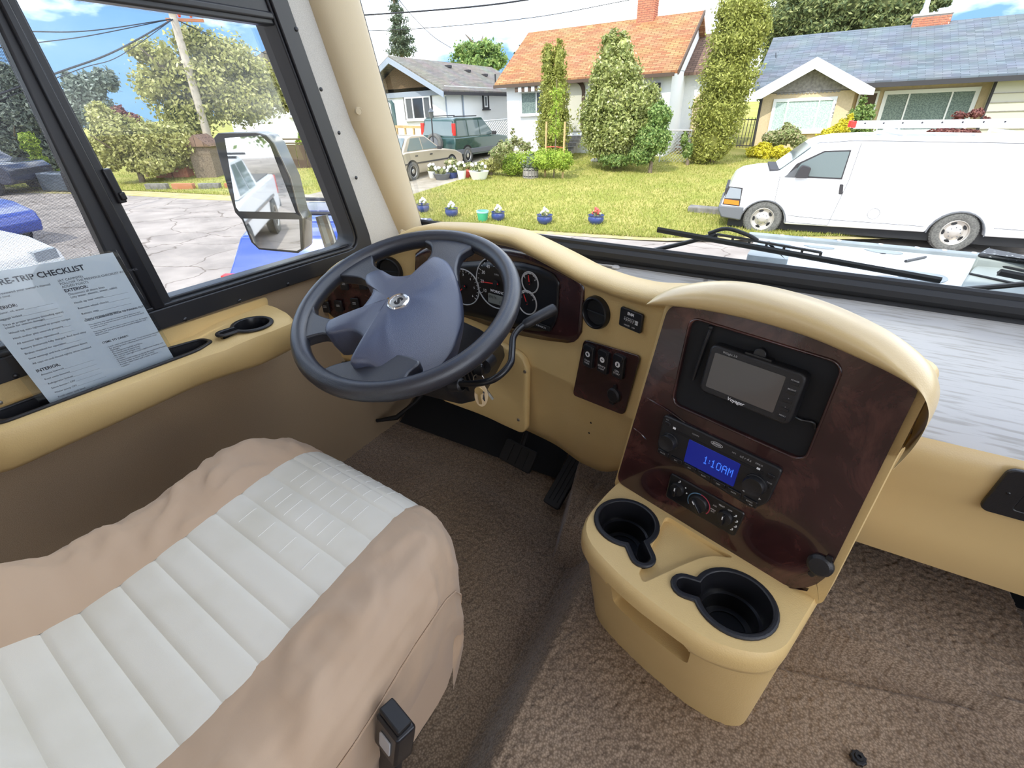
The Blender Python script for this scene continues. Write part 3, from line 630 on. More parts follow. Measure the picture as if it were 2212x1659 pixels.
# switch panel by the console
c4 = [hitF(*p, 0) for p in ((1265, 732), (1388, 768), (1352, 895), (1240, 852))]
cen = sum(c4, Vector())/4; M_ = FM(hitF(1316, 812, -.003)); Mi = M_.inverted()
loc4 = [Mi @ (DI @ p) for p in c4]
m = MB(); m.prism(round_poly([(p.x, p.y) for p in loc4], [.012]*4), .005, M_); spn = m.build('burl_switch_plate', 'burl', dash, bevel=.001)
for k, (p, s1, s2) in enumerate((((1276, 768), 'DASH', 'FANS'), ((1308, 780), 'SERVICE', 'LIGHT'), ((1341, 790), 'GEN', 'START'))):
    q = Mi @ (DI @ hitF(*p, -.006)); Mk = M_ @ T(q.x, q.y, .004)
    m = MB(); m.prism(rrect(.0285, .052, .004), .009, Mk, top=.94); sw = m.build('rocker_switch', 'black_plastic', spn, bevel=.002)
    m = MB(); m.prism(rrect(.024, .012, .003), .004, Mk @ T(0, .020, .008) @ RX(-14)); m.build('rocker_top', 'black_smooth', sw, bevel=.001)
    m = MB(); m.lathe([(.0062, 0), (.0062, .0006), (.0002, .0006)], 18, Mk @ T(0, .006, .0092)); m.build('switch_icon', 'white_print', sw)
    m = MB(); [m.box((0, 0, 0), (.0016, .006, .0006), Mk @ T(0, .006, .0100) @ RZ(a)) for a in ((0, 90, 45) if k == 0 else (90,) if k == 1 else (20, -30))]; m.build('switch_icon_detail', 'black_dark', sw)
    text(s1+'\n'+s2, .0058, 'white_print', sw, Mk @ T(0, -.012, .0095))
q = Mi @ (DI @ hitF(1330, 852, -.005)); Mk = M_ @ T(q.x, q.y, .005)
m = MB(); m.lathe([(.0165, 0), (.0165, .005), (.013, .008), (.0002, .0085)], 28, Mk); sk = m.build('socket_cap', 'black_plastic', spn, smooth=True)
m = MB(); m.prism(rrect(.007, .012, .002), .004, Mk @ T(.0, .0185, 0)); m.build('cap_tab', 'black_plastic', sk)
m = MB(); m.prism(rrect(.014, .007, .002), .004, Mk @ T(-.004, -.0195, 0)); m.build('cap_hinge', 'black_plastic', sk)
for p in ((1279, 912), (1275, 934)):
    q = hitF(*p, .006); m = MB(); m.lathe([(.0026, .004), (.0002, .004)], 10, FM(q)); m.build('screw_hole', 'black_dark', dash)
# knee panel around the column
kp = on_fascia([(-.80, .44, .26), (-.76, .47, .24), (-.70, .485, .236), (-.56, .482, .232), (-.50, .474, .236), (-.482, .462, .244), (-.475, .44, .26)], .022, 26)
m = MB(); m.grid(kp, DI); kpo = m.build('knee_panel', 'vinyl_tan', dash, smooth=True, solid=.02, soff=-1, bevel=.008, seg=3)
for p in ((1134, 803), (1120, 907)):
    q = hitF(*p, -.023); m = MB(); m.lathe([(.0045, 0), (.004, .002), (.0002, .0026)], 12, FM(q)); m.build('screw', 'steel', kpo, smooth=True)
# ---------------------------------------------------------------- plates with holes, booleans
import bmesh
def plate(outer, holes, d, M, name, mt, parent, bevel=0):
    bm = bmesh.new(); edges = []
    for loop in [outer]+holes:
        vs = [bm.verts.new((p[0], p[1], 0)) for p in loop]
        edges += [bm.edges.new((vs[i], vs[(i+1) % len(vs)])) for i in range(len(vs))]
    bmesh.ops.triangle_fill(bm, use_beauty=True, edges=edges, normal=(0, 0, 1))
    bmesh.ops.recalc_face_normals(bm, faces=bm.faces)
    if bm.faces and bm.faces[:][0].normal.z < 0: bmesh.ops.reverse_faces(bm, faces=bm.faces)
    r = bmesh.ops.extrude_face_region(bm, geom=bm.faces[:]); bmesh.ops.translate(bm, vec=(0, 0, d), verts=[g for g in r['geom'] if isinstance(g, bmesh.types.BMVert)])
    bmesh.ops.recalc_face_normals(bm, faces=bm.faces); bm.transform(M)
    me = bpy.data.meshes.new(name); bm.to_mesh(me); bm.free()
    return mkobj(name, me, mt, parent, bevel=bevel)
def cut(o, cutters):
    for ob_ in [o]+cutters:
        bm = bmesh.new(); bm.from_mesh(ob_.data); bmesh.ops.recalc_face_normals(bm, faces=bm.faces); bm.to_mesh(ob_.data); bm.free()
    for c in cutters:
        c.parent = o.parent
        md = o.modifiers.new('c', 'BOOLEAN'); md.operation = 'DIFFERENCE'; md.object = c; md.solver = 'EXACT'
    bpy.context.view_layer.update()
    me = bpy.data.meshes.new_from_object(o.evaluated_get(bpy.context.evaluated_depsgraph_get()))
    o.modifiers.clear(); o.data = me
    for c in cutters: bpy.data.objects.remove(c)
def tmp(mb):
    me = bpy.data.meshes.new('x'); me.from_pydata(mb.v, [], mb.f); o = bpy.data.objects.new('x', me); COL.objects.link(o); return o
def keyhole(cx, cy, r, dx, dy, L, hw, grow=0):
    r = r+grow; hw = hw+grow; L = L+grow
    ph = math.atan2(dy, dx); al = math.asin(min(.95, hw/r)); P = []
    for k in range(33):
        a = ph+al+(2*math.pi-2*al)*k/32; P.append((cx+r*math.cos(a), cy+r*math.sin(a)))
    ex, ey = cx+(L-hw)*math.cos(ph), cy+(L-hw)*math.sin(ph)
    for k in range(9):
        a = ph-math.pi/2+math.pi*k/8; P.append((ex+hw*math.cos(a), ey+hw*math.sin(a)))
    return P
def cup_insert(parent, M, args, depth, name='cup_holder', label=None):
    "black rubber lined keyhole cup holder; M: local xy on the deck, z up"
    m = MB(); m.frame(keyhole(*args, grow=.002), keyhole(*args, grow=-.008), .006, M, -.001); c = m.build(name, 'black_plastic', parent, bevel=.003, seg=3)
    i0 = keyhole(*args, grow=-.008); n = len(i0); cx, cy, r = args[:3]; rows = []
    kk = keyhole(*args, grow=-.012)
    rows.append([(p[0], p[1], .004) for p in i0]); rows.append([(p[0], p[1], -.012) for p in kk]); rows.append([(p[0], p[1], -depth*.55) for p in kk])
    rows.append([(cx+(p[0]-cx)*.9, cy+(p[1]-cy)*.9, -depth*.56) for p in kk])
    rows.append([(cx+(p[0]-cx)*.86, cy+(p[1]-cy)*.86, -depth) for p in kk]); rows.append([(cx+(p[0]-cx)*.05, cy+(p[1]-cy)*.05, -depth) for p in kk])
    m = MB(); m.grid(rows, M, cu=True); m.build('cup_well', 'black_smooth', c, smooth=True, angle=50)
    m = MB(); m.lathe([(r*.55, -depth+.0005), (r*.55, -depth+.003), (r*.50, -depth+.003), (r*.50, -depth+.001)], 28, M @ T(cx, cy, 0)); m.build('cup_ring', 'black_plastic', c, smooth=True)
    return c

# ---------------------------------------------------------------- centre console
CO = Vector((-.0075, .679, .06)); ER = Vector((.951, -.309, 0)); EF = Vector((.309, .951, 0))
con = thing('center_console', 'tan floor console with dark burl panel and two cup holders', 'console', CO)
KM = fr((0, 0, -.06), ER, EF)                      # local a (right), b (away), z (height above floor datum)
def ring(pts, z): return [(p[0], p[1], z) for p in pts]
deck = round_poly([(-.176, .22), (-.174, -.03), (-.150, -.165), (-.02, -.193), (.12, -.187), (.192, -.135), (.192, .22)], [.01, .05, .06, .055, .045, .04, .01], 7)
def shr(pts, fx, fb, s=1.0):
    return [(.005+(p[0]-.005)*fx, fb*(p[1]) if p[1] < 0 else p[1]) for p in pts]
rows = [ring(shr(deck, .93, .56), .055), ring(shr(deck, .94, .60), .09), ring(shr(deck, .965, .76), .20), ring(shr(deck, .98, .88), .285), ring(shr(deck, .985, .91), .302), ring(shr(deck, .995, .97), .310), ring(shr(deck, 1.0, 1.0), .322), ring(shr(deck, 1.0, 1.0), .338), ring(shr(deck, .992, .985), .349), ring(shr(deck, .975, .955), .3545)]
m = MB(); n = len(deck); m.grid(rows, KM, cu=True); m.f += [tuple(range(n))[::-1], tuple(range((len(rows)-1)*n, len(rows)*n))]
body = m.build('console_base', 'vinyl_tan', con)
cupL = (-.097, -.080, .056, .082, -.057, .098, .020); cupR = (.108, -.092, .059, -.080, -.038, .092, .021)
c1 = MB(); c1.prism(keyhole(*cupL, grow=-.006), .2, KM, .27); c2 = MB(); c2.prism(keyhole(*cupR, grow=-.006), .2, KM, .27)
c3 = MB(); c3.prism(round_poly([(-.058, -.013), (.072, -.013), (.038, -.040), (.020, -.088), (-.004, -.165), (-.020, -.155)], [.012, .012, .02, .02, .008, .008]), .2, KM, .344)
sl = [con_ for con_ in ((-.062, .340), (.092, .340), (.092, .245), (-.062, .245))]
c4 = MB(); c4.prism(round_poly([(-.062, .325), (.092, .325), (.088, .235), (-.058, .235)], [.012]*4), .115, KM @ fr((0, -.31, 0), (1, 0, 0), (0, 0, 1), (0, -1, 0)) @ T(0, 0, -.19+.0), 0)
cut(body, [tmp(c1), tmp(c2), tmp(c3), tmp(c4)])
body.data.polygons.foreach_set('use_smooth', [True]*len(body.data.polygons)); body.data.set_sharp_from_angle(angle=math.radians(38))
cup_insert(con, KM @ T(0, 0, .354), cupL, .066); cup_insert(con, KM @ T(0, 0, .354), cupR, .066)
m = MB(); m.prism(rrect(.150, .006, .002), .006, KM @ T(.014, -.115, .252)); m.build('slot_lip', 'vinyl_tan', con, bevel=.002)
# tower with burl panel (leans back 3 degrees)
TM = KM @ fr((0, 0, .355), (1, 0, 0), (0, .052, 1), (0, -1, .052))     # local x = a, y = up the panel, z = toward the cab
po = [(-.175, .002), (-.136, .378), (-.085, .390), (-.022, .396), (.03, .397), (.067, .395), (.145, .383), (.186, .373), (.190, .30), (.188, .07), (.186, .03), (.165, -.002), (.12, -.006), (-.10, .0)]
pan = round_poly([(-.175, .0), (-.138, .376), (-.022, .396), (.067, .395), (.187, .372), (.189, .02), (.15, -.004)], [.02, .02, .05, .05, .018, .05, .03], 6)
tow = round_poly([(-.183, -.02), (-.146, .384), (-.022, .404), (.067, .403), (.196, .380), (.198, .0), (.18, -.02)], [.01, .02, .05, .05, .018, .008, .006], 6)
m = MB(); m.prism(tow, .045, TM, -.047); m.build('console_tower', 'vinyl_tan', con, bevel=.006, seg=3)
m = MB(); m.prism([(-.16, -.05), (-.155, .13), (.17, .13), (.17, -.05)], .20, TM, -.24); m.build('console_back', 'vinyl_tan', con)
rec = rrect(.204, .148, .014, 5, .006, .291)
pnl = plate(pan, [rec], .008, TM @ T(0, 0, -.002), 'burl_panel', 'burl', con, bevel=.0025)
m = MB(); m.frame(rrect(.212, .156, .017, 5, .006, .291), rec, .004, TM, .004); m.build('recess_lip', 'burl', pnl, bevel=.002, seg=3)
m = MB(); m.prism(rrect(.206, .150, .014, 5, .006, .291), .002, TM, -.0012); m.build('recess_back', 'black_matte', pnl)
for (xa, za, xb, zb) in ((-.146, .205, -.062, .190), (-.160, .135, -.128, .124)):
    m = MB(); m.tube(smooth_path([(xa, za, .0055), ((xa+xb)/2, (za+zb)/2+.003, .007), (xb, zb, .0055)], 4), [.0004]+[.0016]*7+[.0004], 6, M=TM); m.build('moulded_ridge', 'burl', pnl, smooth=True)
# brow
ba = [-.158, -.141, -.10, -.063, -.02, .028, .07, .109, .14, .16, .178, .192, .203, .208, .209, .206, .200]
bt = [.742, .758, .775, .786, .791, .791, .787, .779, .770, .761, .751, .739, .722, .705, .682, .655, .63]
bu = [.728, .733, .741, .746, .750, .751, .750, .744, .739, .735, .730, .724, .712, .700, .678, .652, .628]
prof = []
for a, t_, u_ in zip(ba, bt, bu):
    prof.append([(a, .03, u_-.004), (a, -.004, u_), (a, -.015, u_+.003), (a, -.021, u_+.45*(t_-u_)), (a, -.014, t_-.008), (a, .006, t_), (a, .035, t_-.001), (a-.002, .07, t_-.016), (a-.006, .13, t_-.055), (a-.012, .22, t_-.12), (a-.02, .30, t_-.20)])
m = MB(); m.grid(list(map(list, zip(*prof))), KM); m.build('console_brow', 'vinyl_dash', con, smooth=True, sub=2)
q = hit(1783, 1218, CO+Vector((0, 0, .3)), EF)
m = MB(); Mq = TM @ T(.176, .070, .006); m.lathe([(.0175, 0), (.017, .005), (.013, .009), (.0002, .0095)], 24, Mq @ RX(-8)); sc = m.build('socket_cap', 'black_plastic', con, smooth=True)
m = MB(); m.prism(rrect(.008, .012, .002), .004, Mq @ T(-.004, -.020, 0) @ RZ(-20)); m.build('cap_hinge', 'black_plastic', sc)
m = MB(); m.prism(rrect(.008, .008, .002), .004, Mq @ T(.006, .018, 0)); m.build('cap_tab', 'black_plastic', sc)

# ---------------------------------------------------------------- radio
def at_panel(name, label, cat, x, y, z=.006):
    p = (Matrix.Translation(CO) @ TM) @ Vector((x, y, z)); o = thing(name, label, cat, p)
    return o, T(*(-p)) @ Matrix.Translation(CO) @ TM @ T(x, y, z)
rd, RM = at_panel('car_radio', 'black car radio with blue lit clock display in the console', 'radio', -.0075, .150)
m = MB(); m.prism(round_poly([(-.097, .042), (.097, .042), (.094, -.022), (.078, -.046), (-.092, -.032), (-.097, -.018)], [.008, .008, .006, .008, .006, .006]), .009, RM, -.003); rb = m.build('faceplate', 'black_plastic', rd, bevel=.002)
m = MB(); m.box((.0, .0225, .0062), (.150, .0045, .001), RM); m.build('disc_slot', 'black_dark', rd)
m = MB(); m.prism(rrect(.086, .045, .002, 2, -.001, -.002), .0015, RM, .0058); dsp = m.build('clock_display', 'display_blue', rd, bevel=.0005)
# dot matrix digits
FONT5 = {'1': ['00100', '01100', '00100', '00100', '00100', '00100', '01110'], ':': ['0', '0', '1', '0', '1', '0', '0'], '0': ['01110', '10001', '10001', '10001', '10001', '10001', '01110'], 'A': ['01110', '10001', '10001', '11111', '10001', '10001', '10001'], 'M': ['10001', '11011', '10101', '10101', '10001', '10001', '10001']}
m = MB(); cx = -.0125; ds = .00155
for ch in '1:10AM':
    g = FONT5[ch]
    for r_, row in enumerate(g):
        for c_, b_ in enumerate(row):
            if b_ == '1': m.box((cx+c_*ds, -.002+(3-r_)*ds*1.35, .0076), (ds*.88, ds*1.22, .0002), RM)
    cx += (len(g[0])+1.1)*ds
tag(m.build('clock_digits', 'display_text', dsp), 'glowing blue 1:10AM clock digits')
for (x, y, r) in ((-.076, -.001, .0145), (.070, -.001, .0155)):
    m = MB(); m.lathe([(r*1.12, .005), (r*1.1, .0085), (r*1.02, .009), (r, .016), (r*.93, .0185), (r*.6, .0175), (.0002, .0172)], 32, RM @ T(x, y, 0)); m.build('knob', 'black_plastic', rd, smooth=True)
for k in range(7):
    x = -.082+.0255*k; y = -.0335-(.006 if k > 5 else .0)
    m = MB(); m.prism(rrect(.0215, .0085, .002), .004, RM @ T(x, -.0285-.0022*k*.35, .005)); bt_ = m.build('preset_button', 'black_smooth', rd, bevel=.001)
    text(('MUTE', 'RPT', 'INT', 'RDM', 'DISP', 'AS/PS', 'BAND')[k], .0036, 'grey_print', bt_, RM @ T(x, -.0285-.0022*k*.35, .0095))
m = MB(); m.prism(rrect(.016, .007, .002), .004, RM @ T(.074, -.0385, .004)); b8 = m.build('preset_button', 'black_smooth', rd, bevel=.001); text('WB', .0036, 'grey_print', b8, RM @ T(.074, -.0385, .0085))
for x in (-.086, .086):
    m = MB(); m.prism(rrect(.010, .007, .002), .003, RM @ T(x, .029 if x < 0 else .024, .005)); m.build('corner_button', 'black_smooth', rd, bevel=.001)
for x in (-.073, .067):
    m = MB(); m.box((x, .0265 if x < 0 else .026, .0062), (.005, .004, .0006), RM); m.build('bright_tab', 'white_print', rd)
text('JENSEN', .0042, 'grey_print', rd, RM @ T(0, .0335, .0064), bold=.0002)
m = MB(); m.tube([(.0095*math.cos(a), .0335+.0034*math.sin(a), .0063) for a in np.linspace(0, 2*math.pi, 24, False)], .0004, 4, True, M=RM); m.build('logo_oval', 'grey_print', rd)
for s_, x, y, sz in (('CD/MP3', -.036, .0325, .0035), ('cd r.d.s', .046, .033, .006), ('SIRIUS', .066, .0335, .004), ('MP3', .028, .033, .0035), ('VOL', -.088, .036, .003), ('SEEK', .070, -.022, .0032), ('POWER', -.078, -.020, .0028), ('TUNE', .087, .012, .003)):
    text(s_, sz, 'grey_print', rd, RM @ T(x, y, .0064))
for s_ in (-1, 1):
    m = MB(); m.prism([(0, .0018), (0, -.0018), (.0035*s_, 0)][::s_], .0004, RM @ T(.070+.011*s_, -.022, .0062)); m.build('seek_arrow', 'grey_print', rd)

# ---------------------------------------------------------------- climate control
cc, HM = at_panel('climate_control', 'black heater and air conditioning panel with three rotary knobs', 'control panel', -.004, .059)
m = MB(); m.prism(round_poly([(-.066, .028), (.066, .028), (.062, -.026), (-.066, -.026)], [.006]*4), .006, HM, -.003); m.build('plate', 'black_smooth', cc, bevel=.002)
for k, x in enumerate((-.047, -.006, .040)):
    y = (.004, -.001, .002)[k]; r = (.0125, .0165, .0125)[k]
    m = MB(); m.lathe([(r, .003), (r*.97, .007), (r*.90, .009), (r*.3, .0095), (.0002, .0095)], 28, HM @ T(x, y, 0)); kn = m.build('knob', 'black_plastic', cc, smooth=True)
    m = MB(); m.prism([(-.0025, -r*.85), (.0025, -r*.85), (.0018, r*.85), (-.0018, r*.85)], .007, HM @ T(x, y, .009) @ RZ((0, 40, 0)[k]), top=.9); m.build('knob_grip', 'black_smooth', kn, bevel=.001)
    m = MB(); m.box((0, 0, 0), (.0016, .006, .0006), HM @ T(x, y, .0163) @ RZ((0, 40, 0)[k]) @ T(0, r*.45, 0)); m.build('knob_pointer', 'white_print', kn)
def arc(a0, a1, r, mt, nm):
    m = MB(); P = circ(r, 14, 0, 0, a0, a1)+circ(r-.0018, 14, 0, 0, a1, a0); m.prism(P, .0004, HM @ T(-.006, -.001, .0032)); m.build(nm, mt, cc)
mat('arc_blue', (.10, .20, .30), .6); mat('arc_red', (.40, .05, .08), .6)
arc(90, 215, .0205, 'arc_blue', 'cold_arc'); arc(-35, 90, .0205, 'arc_red', 'warm_arc')
for s_, x, y in (('VENT', .030, .019), ('OFF', .044, .019), ('A/C', .020, .012), ('MAX\nA/C', .019, .001)):
    text(s_, .0042, 'white_print', cc, HM @ T(x, y, .0034))
for k, (x, y) in enumerate(((.055, .016), (.059, .007), (.060, -.003), (.056, -.012), (-.046, .022), (-.034, .015), (-.030, .006))):
    m = MB(); m.lathe([(.0012, 0), (.0012, .0006), (.0002, .0006)], 8, HM @ T(x, y, .003)); 
    if k < 5: m.box((-.002, -.002, .0003), (.004, .0010, .0006), HM @ T(x, y, .003) @ RZ(25))
    m.build('mode_icon', 'white_print', cc)

# ---------------------------------------------------------------- rear view monitor in the recess
mo, OM = at_panel('camera_monitor', 'small black backup camera monitor with grey screen in console recess', 'monitor', .014, .305, .001)
OM = OM @ T(0, 0, .022) @ RX(-4)
m = MB(); m.prism(rrect(.134, .078, .010, 5), .020, OM, -.020, top=.98); m.build('housing', 'black_plastic', mo, bevel=.003, seg=3)
m = MB(); m.prism(rrect(.099, .055, .002, 2, -.007, .0), .0008, OM, -.0003); m.build('screen', 'screen_grey', mo)
text('Voyager', .0075, 'white_print', mo, OM @ T(-.009, -.0325, .0006), shear=.2, bold=.0001); text('WiSight 2.0', .0045, 'grey_print', mo, OM @ T(-.046, .0315, .0006), ax='LEFT')
for k, s_ in enumerate(('POWER', 'BRIGHT', '<', '>', 'MENU')):
    y = .026-.013*k; m = MB(); m.prism(rrect(.011, .0045, .001), .0012, OM @ T(.0545, y-.004, 0)); bb = m.build('side_button', 'black_smooth', mo, bevel=.0004); text(s_, .0030, 'grey_print', bb, OM @ T(.0545, y, .0006))
m = MB(); m.prism(circ(.0085, 20, .0, .043)+[], .008, OM, -.014); m.build('mount_thumbwheel', 'black_smooth', mo, bevel=.001)
m = MB(); m.box((0, .0395, -.010), (.036, .003, .012), OM); m.build('mount_rail', 'black_smooth', mo)
m = MB(); m.box((0, 0, -.0205), (.05, .04, .002), OM); m.box((0, 0, -.0215), (.03, .03, .003), OM); m.build('mount_plate', 'black_smooth', mo)
an, AM = at_panel('antenna_stick', 'thin black stick antenna standing left of the monitor', 'antenna', -.067, .316, .004)
m = MB(); m.tube([(.002, .043, 0), (-.001, .0, .002), (-.004, -.045, .004)], [.0028, .0032, .0024], 10, M=AM); m.build('mast', 'black_plastic', an, smooth=True)
m = MB(); m.ball((.002, .044, 0), .0042, 8, AM); m.build('tip', 'black_plastic', an, smooth=True)
cb, BMc = at_panel('monitor_cable', 'thin black cable running from the monitor into the recess corner', 'cable', .09, .27, .002)
m = MB(); m.tube(smooth_path([(-.022, .012, .008), (-.005, .004, .004), (.012, .006, .002), (.016, -.002, .001)], 5), .0022, 8, M=BMc); m.build('cord', 'black_smooth', cb, smooth=True)

# ---------------------------------------------------------------- steering wheel
WC = Vector((-.6122, .6613, .6663)); WN = Vector((.03715, -.39152, .91942)); WU = Vector((.99553, .09446, 0)); WW = Vector((-.08685, .91531, .39328))
sw = thing('steering_wheel', 'black four spoke steering wheel with silver S emblem', 'steering wheel', WC)
SMx = fr((0, 0, 0), WU, WW, WN)
m = MB(); path = [(.211*math.cos(2*math.pi*k/72), .211*math.sin(2*math.pi*k/72), 0) for k in range(72)]
m.tube(path, .0172, 16, True, M=SMx, flat=1.12, up=(0, 0, 1)); m.build('rim', 'wheel_rim', sw, smooth=True)
def arm(pts, h0, h1, name='spoke'):
    m = MB(); m.prism(smooth_poly(pts, 3), h1-h0, SMx, h0); return m.build(name, 'wheel_rim', sw, bevel=.006, seg=3)
arm([(-.016, .120), (-.022, .150), (-.040, .178), (-.085, .197), (-.03, .214), (.04, .210), (.062, .190), (.048, .160), (.060, .115), (.080, .072), (.03, .06)], -.016, .008)
arm([(-.085, .030), (-.135, .046), (-.168, .046), (-.196, .045), (-.207, .065), (-.192, .095), (-.170, .125), (-.150, .115), (-.128, .088), (-.085, .068)], -.016, .008)
arm([(-.085, -.078), (-.138, -.074), (-.174, -.066), (-.200, -.040), (-.209, -.075), (-.190, -.108), (-.160, -.142), (-.142, -.128), (-.118, -.114), (-.085, -.112)], -.016, .008)
arm([(.02, -.12), (-.005, -.140), (-.024, -.150), (-.058, -.172), (-.070, -.198), (-.005, -.213), (.075, -.205), (.098, -.182), (.095, -.150), (.10, -.12)], -.024, .001)
hub = [(-.113, .036), (-.116, .052), (-.096, .068), (-.056, .056), (-.022, .064), (-.002, .086), (.000, .128), (.030, .124), (.060, .100), (.090, .062), (.112, .020), (.126, -.020), (.134, -.062), (.128, -.110), (.100, -.160), (.055, -.160), (.018, -.157), (-.010, -.168), (-.006, -.134), (-.015, -.114), (-.052, -.101), (-.096, -.119), (-.117, -.094), (-.080, -.077), (-.068, -.049), (-.072, .003), (-.100, .022)]
hs = smooth_poly(hub, 4)
def hring(h, f, c=(-.02, -.015)): return [(c[0]+(p[0]-c[0])*f, c[1]+(p[1]-c[1])*f, h) for p in hs]
def dome(h0, k):
    "top surface: flat on the left, falling away on the right flank"
    out = []
    for p in hs:
        x, y = -.02+(p[0]+.02)*k, -.015+(p[1]+.015)*k; d = (x*.95+(-y)*.30)-.045; out.append((x, y, h0-max(0, d)*.55))
    return out
m = MB(); m.grid([hring(-.045, .97), hring(-.02, 1.0), [(p[0], p[1], p[2]) for p in dome(.014, 1.0)], dome(.0185, .975), dome(.021, .93), dome(.024, .75), dome(.026, .5), dome(.027, .25), dome(.027, .02)], SMx, cu=True)
m.build('hub_cover', 'wheel_hub', sw, smooth=True, angle=60)
EMB = SMx @ T(.006, -.019, .0262)
m = MB(); m.lathe([(.0215, -.002), (.0215, .0015), (.0195, .0035), (.016, .0030), (.0155, .0015)], 36, EMB); em = m.build('emblem_ring', 'chrome', sw, smooth=True)
m = MB(); m.lathe([(.0158, .0016), (.0002, .0020)], 28, EMB); m.build('emblem_disc', 'steel', em)
text('S', .024, 'black_smooth', em, EMB @ T(0, 0, .0024) @ RZ(-12), 'emblem_letter', bold=.0012)
# ---------------------------------------------------------------- steering column
col = thing('steering_column', 'black steering column shroud below the wheel with ribbed side', 'steering column', WC-WN*.30)
CI = T(*(-(WC-WN*.30))) @ fr(WC, WU, WW, WN)
m = MB(); m.lathe([(.066, -.10), (.070, -.075), (.072, -.055), (.060, -.045)], 32, CI @ T(.02, -.02, 0)); m.lathe([(.054, -.055), (.054, -.035)], 28, CI @ T(.03, -.02, 0)); m.build('horn_collar', 'black_smooth', col, smooth=True)
m = MB()
def srow(h, w0, w1, w2, d0, d1): return [(x, y, h) for x, y in rrect(w1-w0, d1-d0, .02, 4, (w0+w1)/2, (d0+d1)/2)]
m.grid([srow(-.085, -.055, .085, 0, -.075, .06), srow(-.13, -.065, .105, 0, -.085, .085), srow(-.20, -.06, .115, 0, -.07, .12), srow(-.25, -.05, .105, 0, -.03, .15), srow(-.30, -.03, .09, 0, .03, .17)], CI, cu=True)
m.build('shroud', 'black_plastic', col, smooth=True, angle=60)
for k in range(6):
    m = MB(); m.box((.112, -.045+.012*k, -.155), (.010, .004, .05), CI @ RY(0)); m.build('shroud_rib', 'black_plastic', col, bevel=.001)
P0 = [(.11, -.075, -.12), (.175, -.085, -.085), (.214, -.078, -.066), (.230, -.045, -.06), (.222, -.015, -.06), (.211, .017, -.06), (.213, .040, -.06), (.222, .060, -.06)]
m = MB(); m.tube(smooth_path(P0, 6), .0065, 12, M=CI); lv = m.build('shift_lever', 'black_smooth', col, smooth=True)
m = MB(); m.tube(smooth_path([(.219, .055, -.06), (.232, .074, -.06), (.257, .104, -.06), (.262, .110, -.06)], 5), [.008]+[.0105]*12+[.0118, .0118, .008][:3], 14, M=CI) if False else m.tube([(.218, .053, -.06), (.222, .058, -.06), (.240, .083, -.06), (.256, .102, -.06), (.262, .110, -.06), (.264, .113, -.06)], [.007, .0098, .0108, .0118, .0112, .007], 14, M=CI); m.build('lever_grip', 'black_plastic', lv, smooth=True)
m = MB(); m.lathe([(.014, -.012), (.014, .012), (.010, .016)], 18, CI @ T(.118, -.077, -.118) @ RY(75)); m.build('lever_boss', 'black_plastic', lv, smooth=True)
kh = hit(1044, 792, WC-WN*.10, WN)
m = MB(); m.tube([kh+Vector((-.004, .030, .0)), kh], .016, 18, M=T(*(-(WC-WN*.30)))); m.build('ignition_barrel', 'black_plastic', col, smooth=True)
kr = thing('key_ring', 'key ring with brass key and oval tan tag hanging from the ignition', 'keys', kh)
m = MB(); m.prism(rrect(.020, .026, .006), .008, fr((0, -.012, .002), (1, 0, 0), (0, 0, 1))); m.build('key_head', 'black_smooth', kr, bevel=.002)
m = MB(); m.tube([(.010*math.cos(a), -.018+.004*math.cos(a), -.020+.012*math.sin(a)) for a in np.linspace(0, 2*math.pi, 24, False)], .0009, 6, True); m.build('ring', 'steel', kr, smooth=True)
FMx = fr((.006, -.020, -.052), (.92, .38, 0), (0, 0, 1))
m = MB(); m.prism([(.0135*math.cos(a), .026*math.sin(a)) for a in np.linspace(0, 2*math.pi, 28, False)], .003, FMx); m.build('tag', 'fob_tan', kr, bevel=.0008)
m = MB(); m.prism([(.004*math.sin(a*3)+.001*k, .010-.022*k/9) for k, a in enumerate(np.linspace(0, 2, 10))]+[(.0055+.002*math.sin(k), -.012+.022*k/9) for k in range(10)], .0004, FMx, .003); m.build('tag_print', 'paper_ink', kr)
KMx = fr((.004, -.025, -.040), (.92, .38, 0), (-.1, 0, 1))
m = MB(); m.prism(circ(.0085, 18), .002, KMx); m.prism([(-.0028, -.030), (.0028, -.030), (.0028, -.006), (-.0028, -.006)], .002, KMx); m.build('brass_key', 'brass', kr, bevel=.0004)
m = MB(); m.prism(rrect(.005, .026, .001), .002, fr((.020, -.012, -.050), (.6, .2, .7), (-.6, 0, .7))); m.build('spare_key', 'steel', kr)
# ---------------------------------------------------------------- pedals
def pedal(name, label, px, z, w, h, tiltx, yaw, armto):
    p = hz(*px, z); o = thing(name, label, 'pedal', p); Mp = RZ(yaw) @ RX(tiltx)
    m = MB(); m.prism(rrect(w, h, .008), .014, Mp); m.build('pad', 'rubber', o, bevel=.003)
    for k in range(3):
        m = MB(); m.box((-w*.25+w*.25*k, 0, .015), (w*.08, h*.8, .003), Mp); m.build('tread_rib', 'rubber', o)
    m = MB(); m.tube([(0, 0, 0), armto], .010, 8); m.build('arm', 'black_plastic', o)
pedal('brake_pedal', 'wide black rubber brake pedal beneath the dash', (1122, 985), .06, .12, .07, 50, -10, (-.02, .20, .16))
pedal('accelerator_pedal', 'long black ribbed accelerator pedal beside the console', (1222, 1040), .035, .055, .17, 38, -12, (.0, .12, .08))
m = MB(); m.grid([[(-1.1, 1.08, -.03), (-.45, 1.08, -.03)], [(-1.1, 1.25, .06), (-.45, 1.25, .06)], [(-1.1, 1.36, .35), (-.45, 1.36, .35)]]); fw = struct(m.build('wall_firewall', 'black_matte', smooth=True), 'black firewall mat behind the pedals')
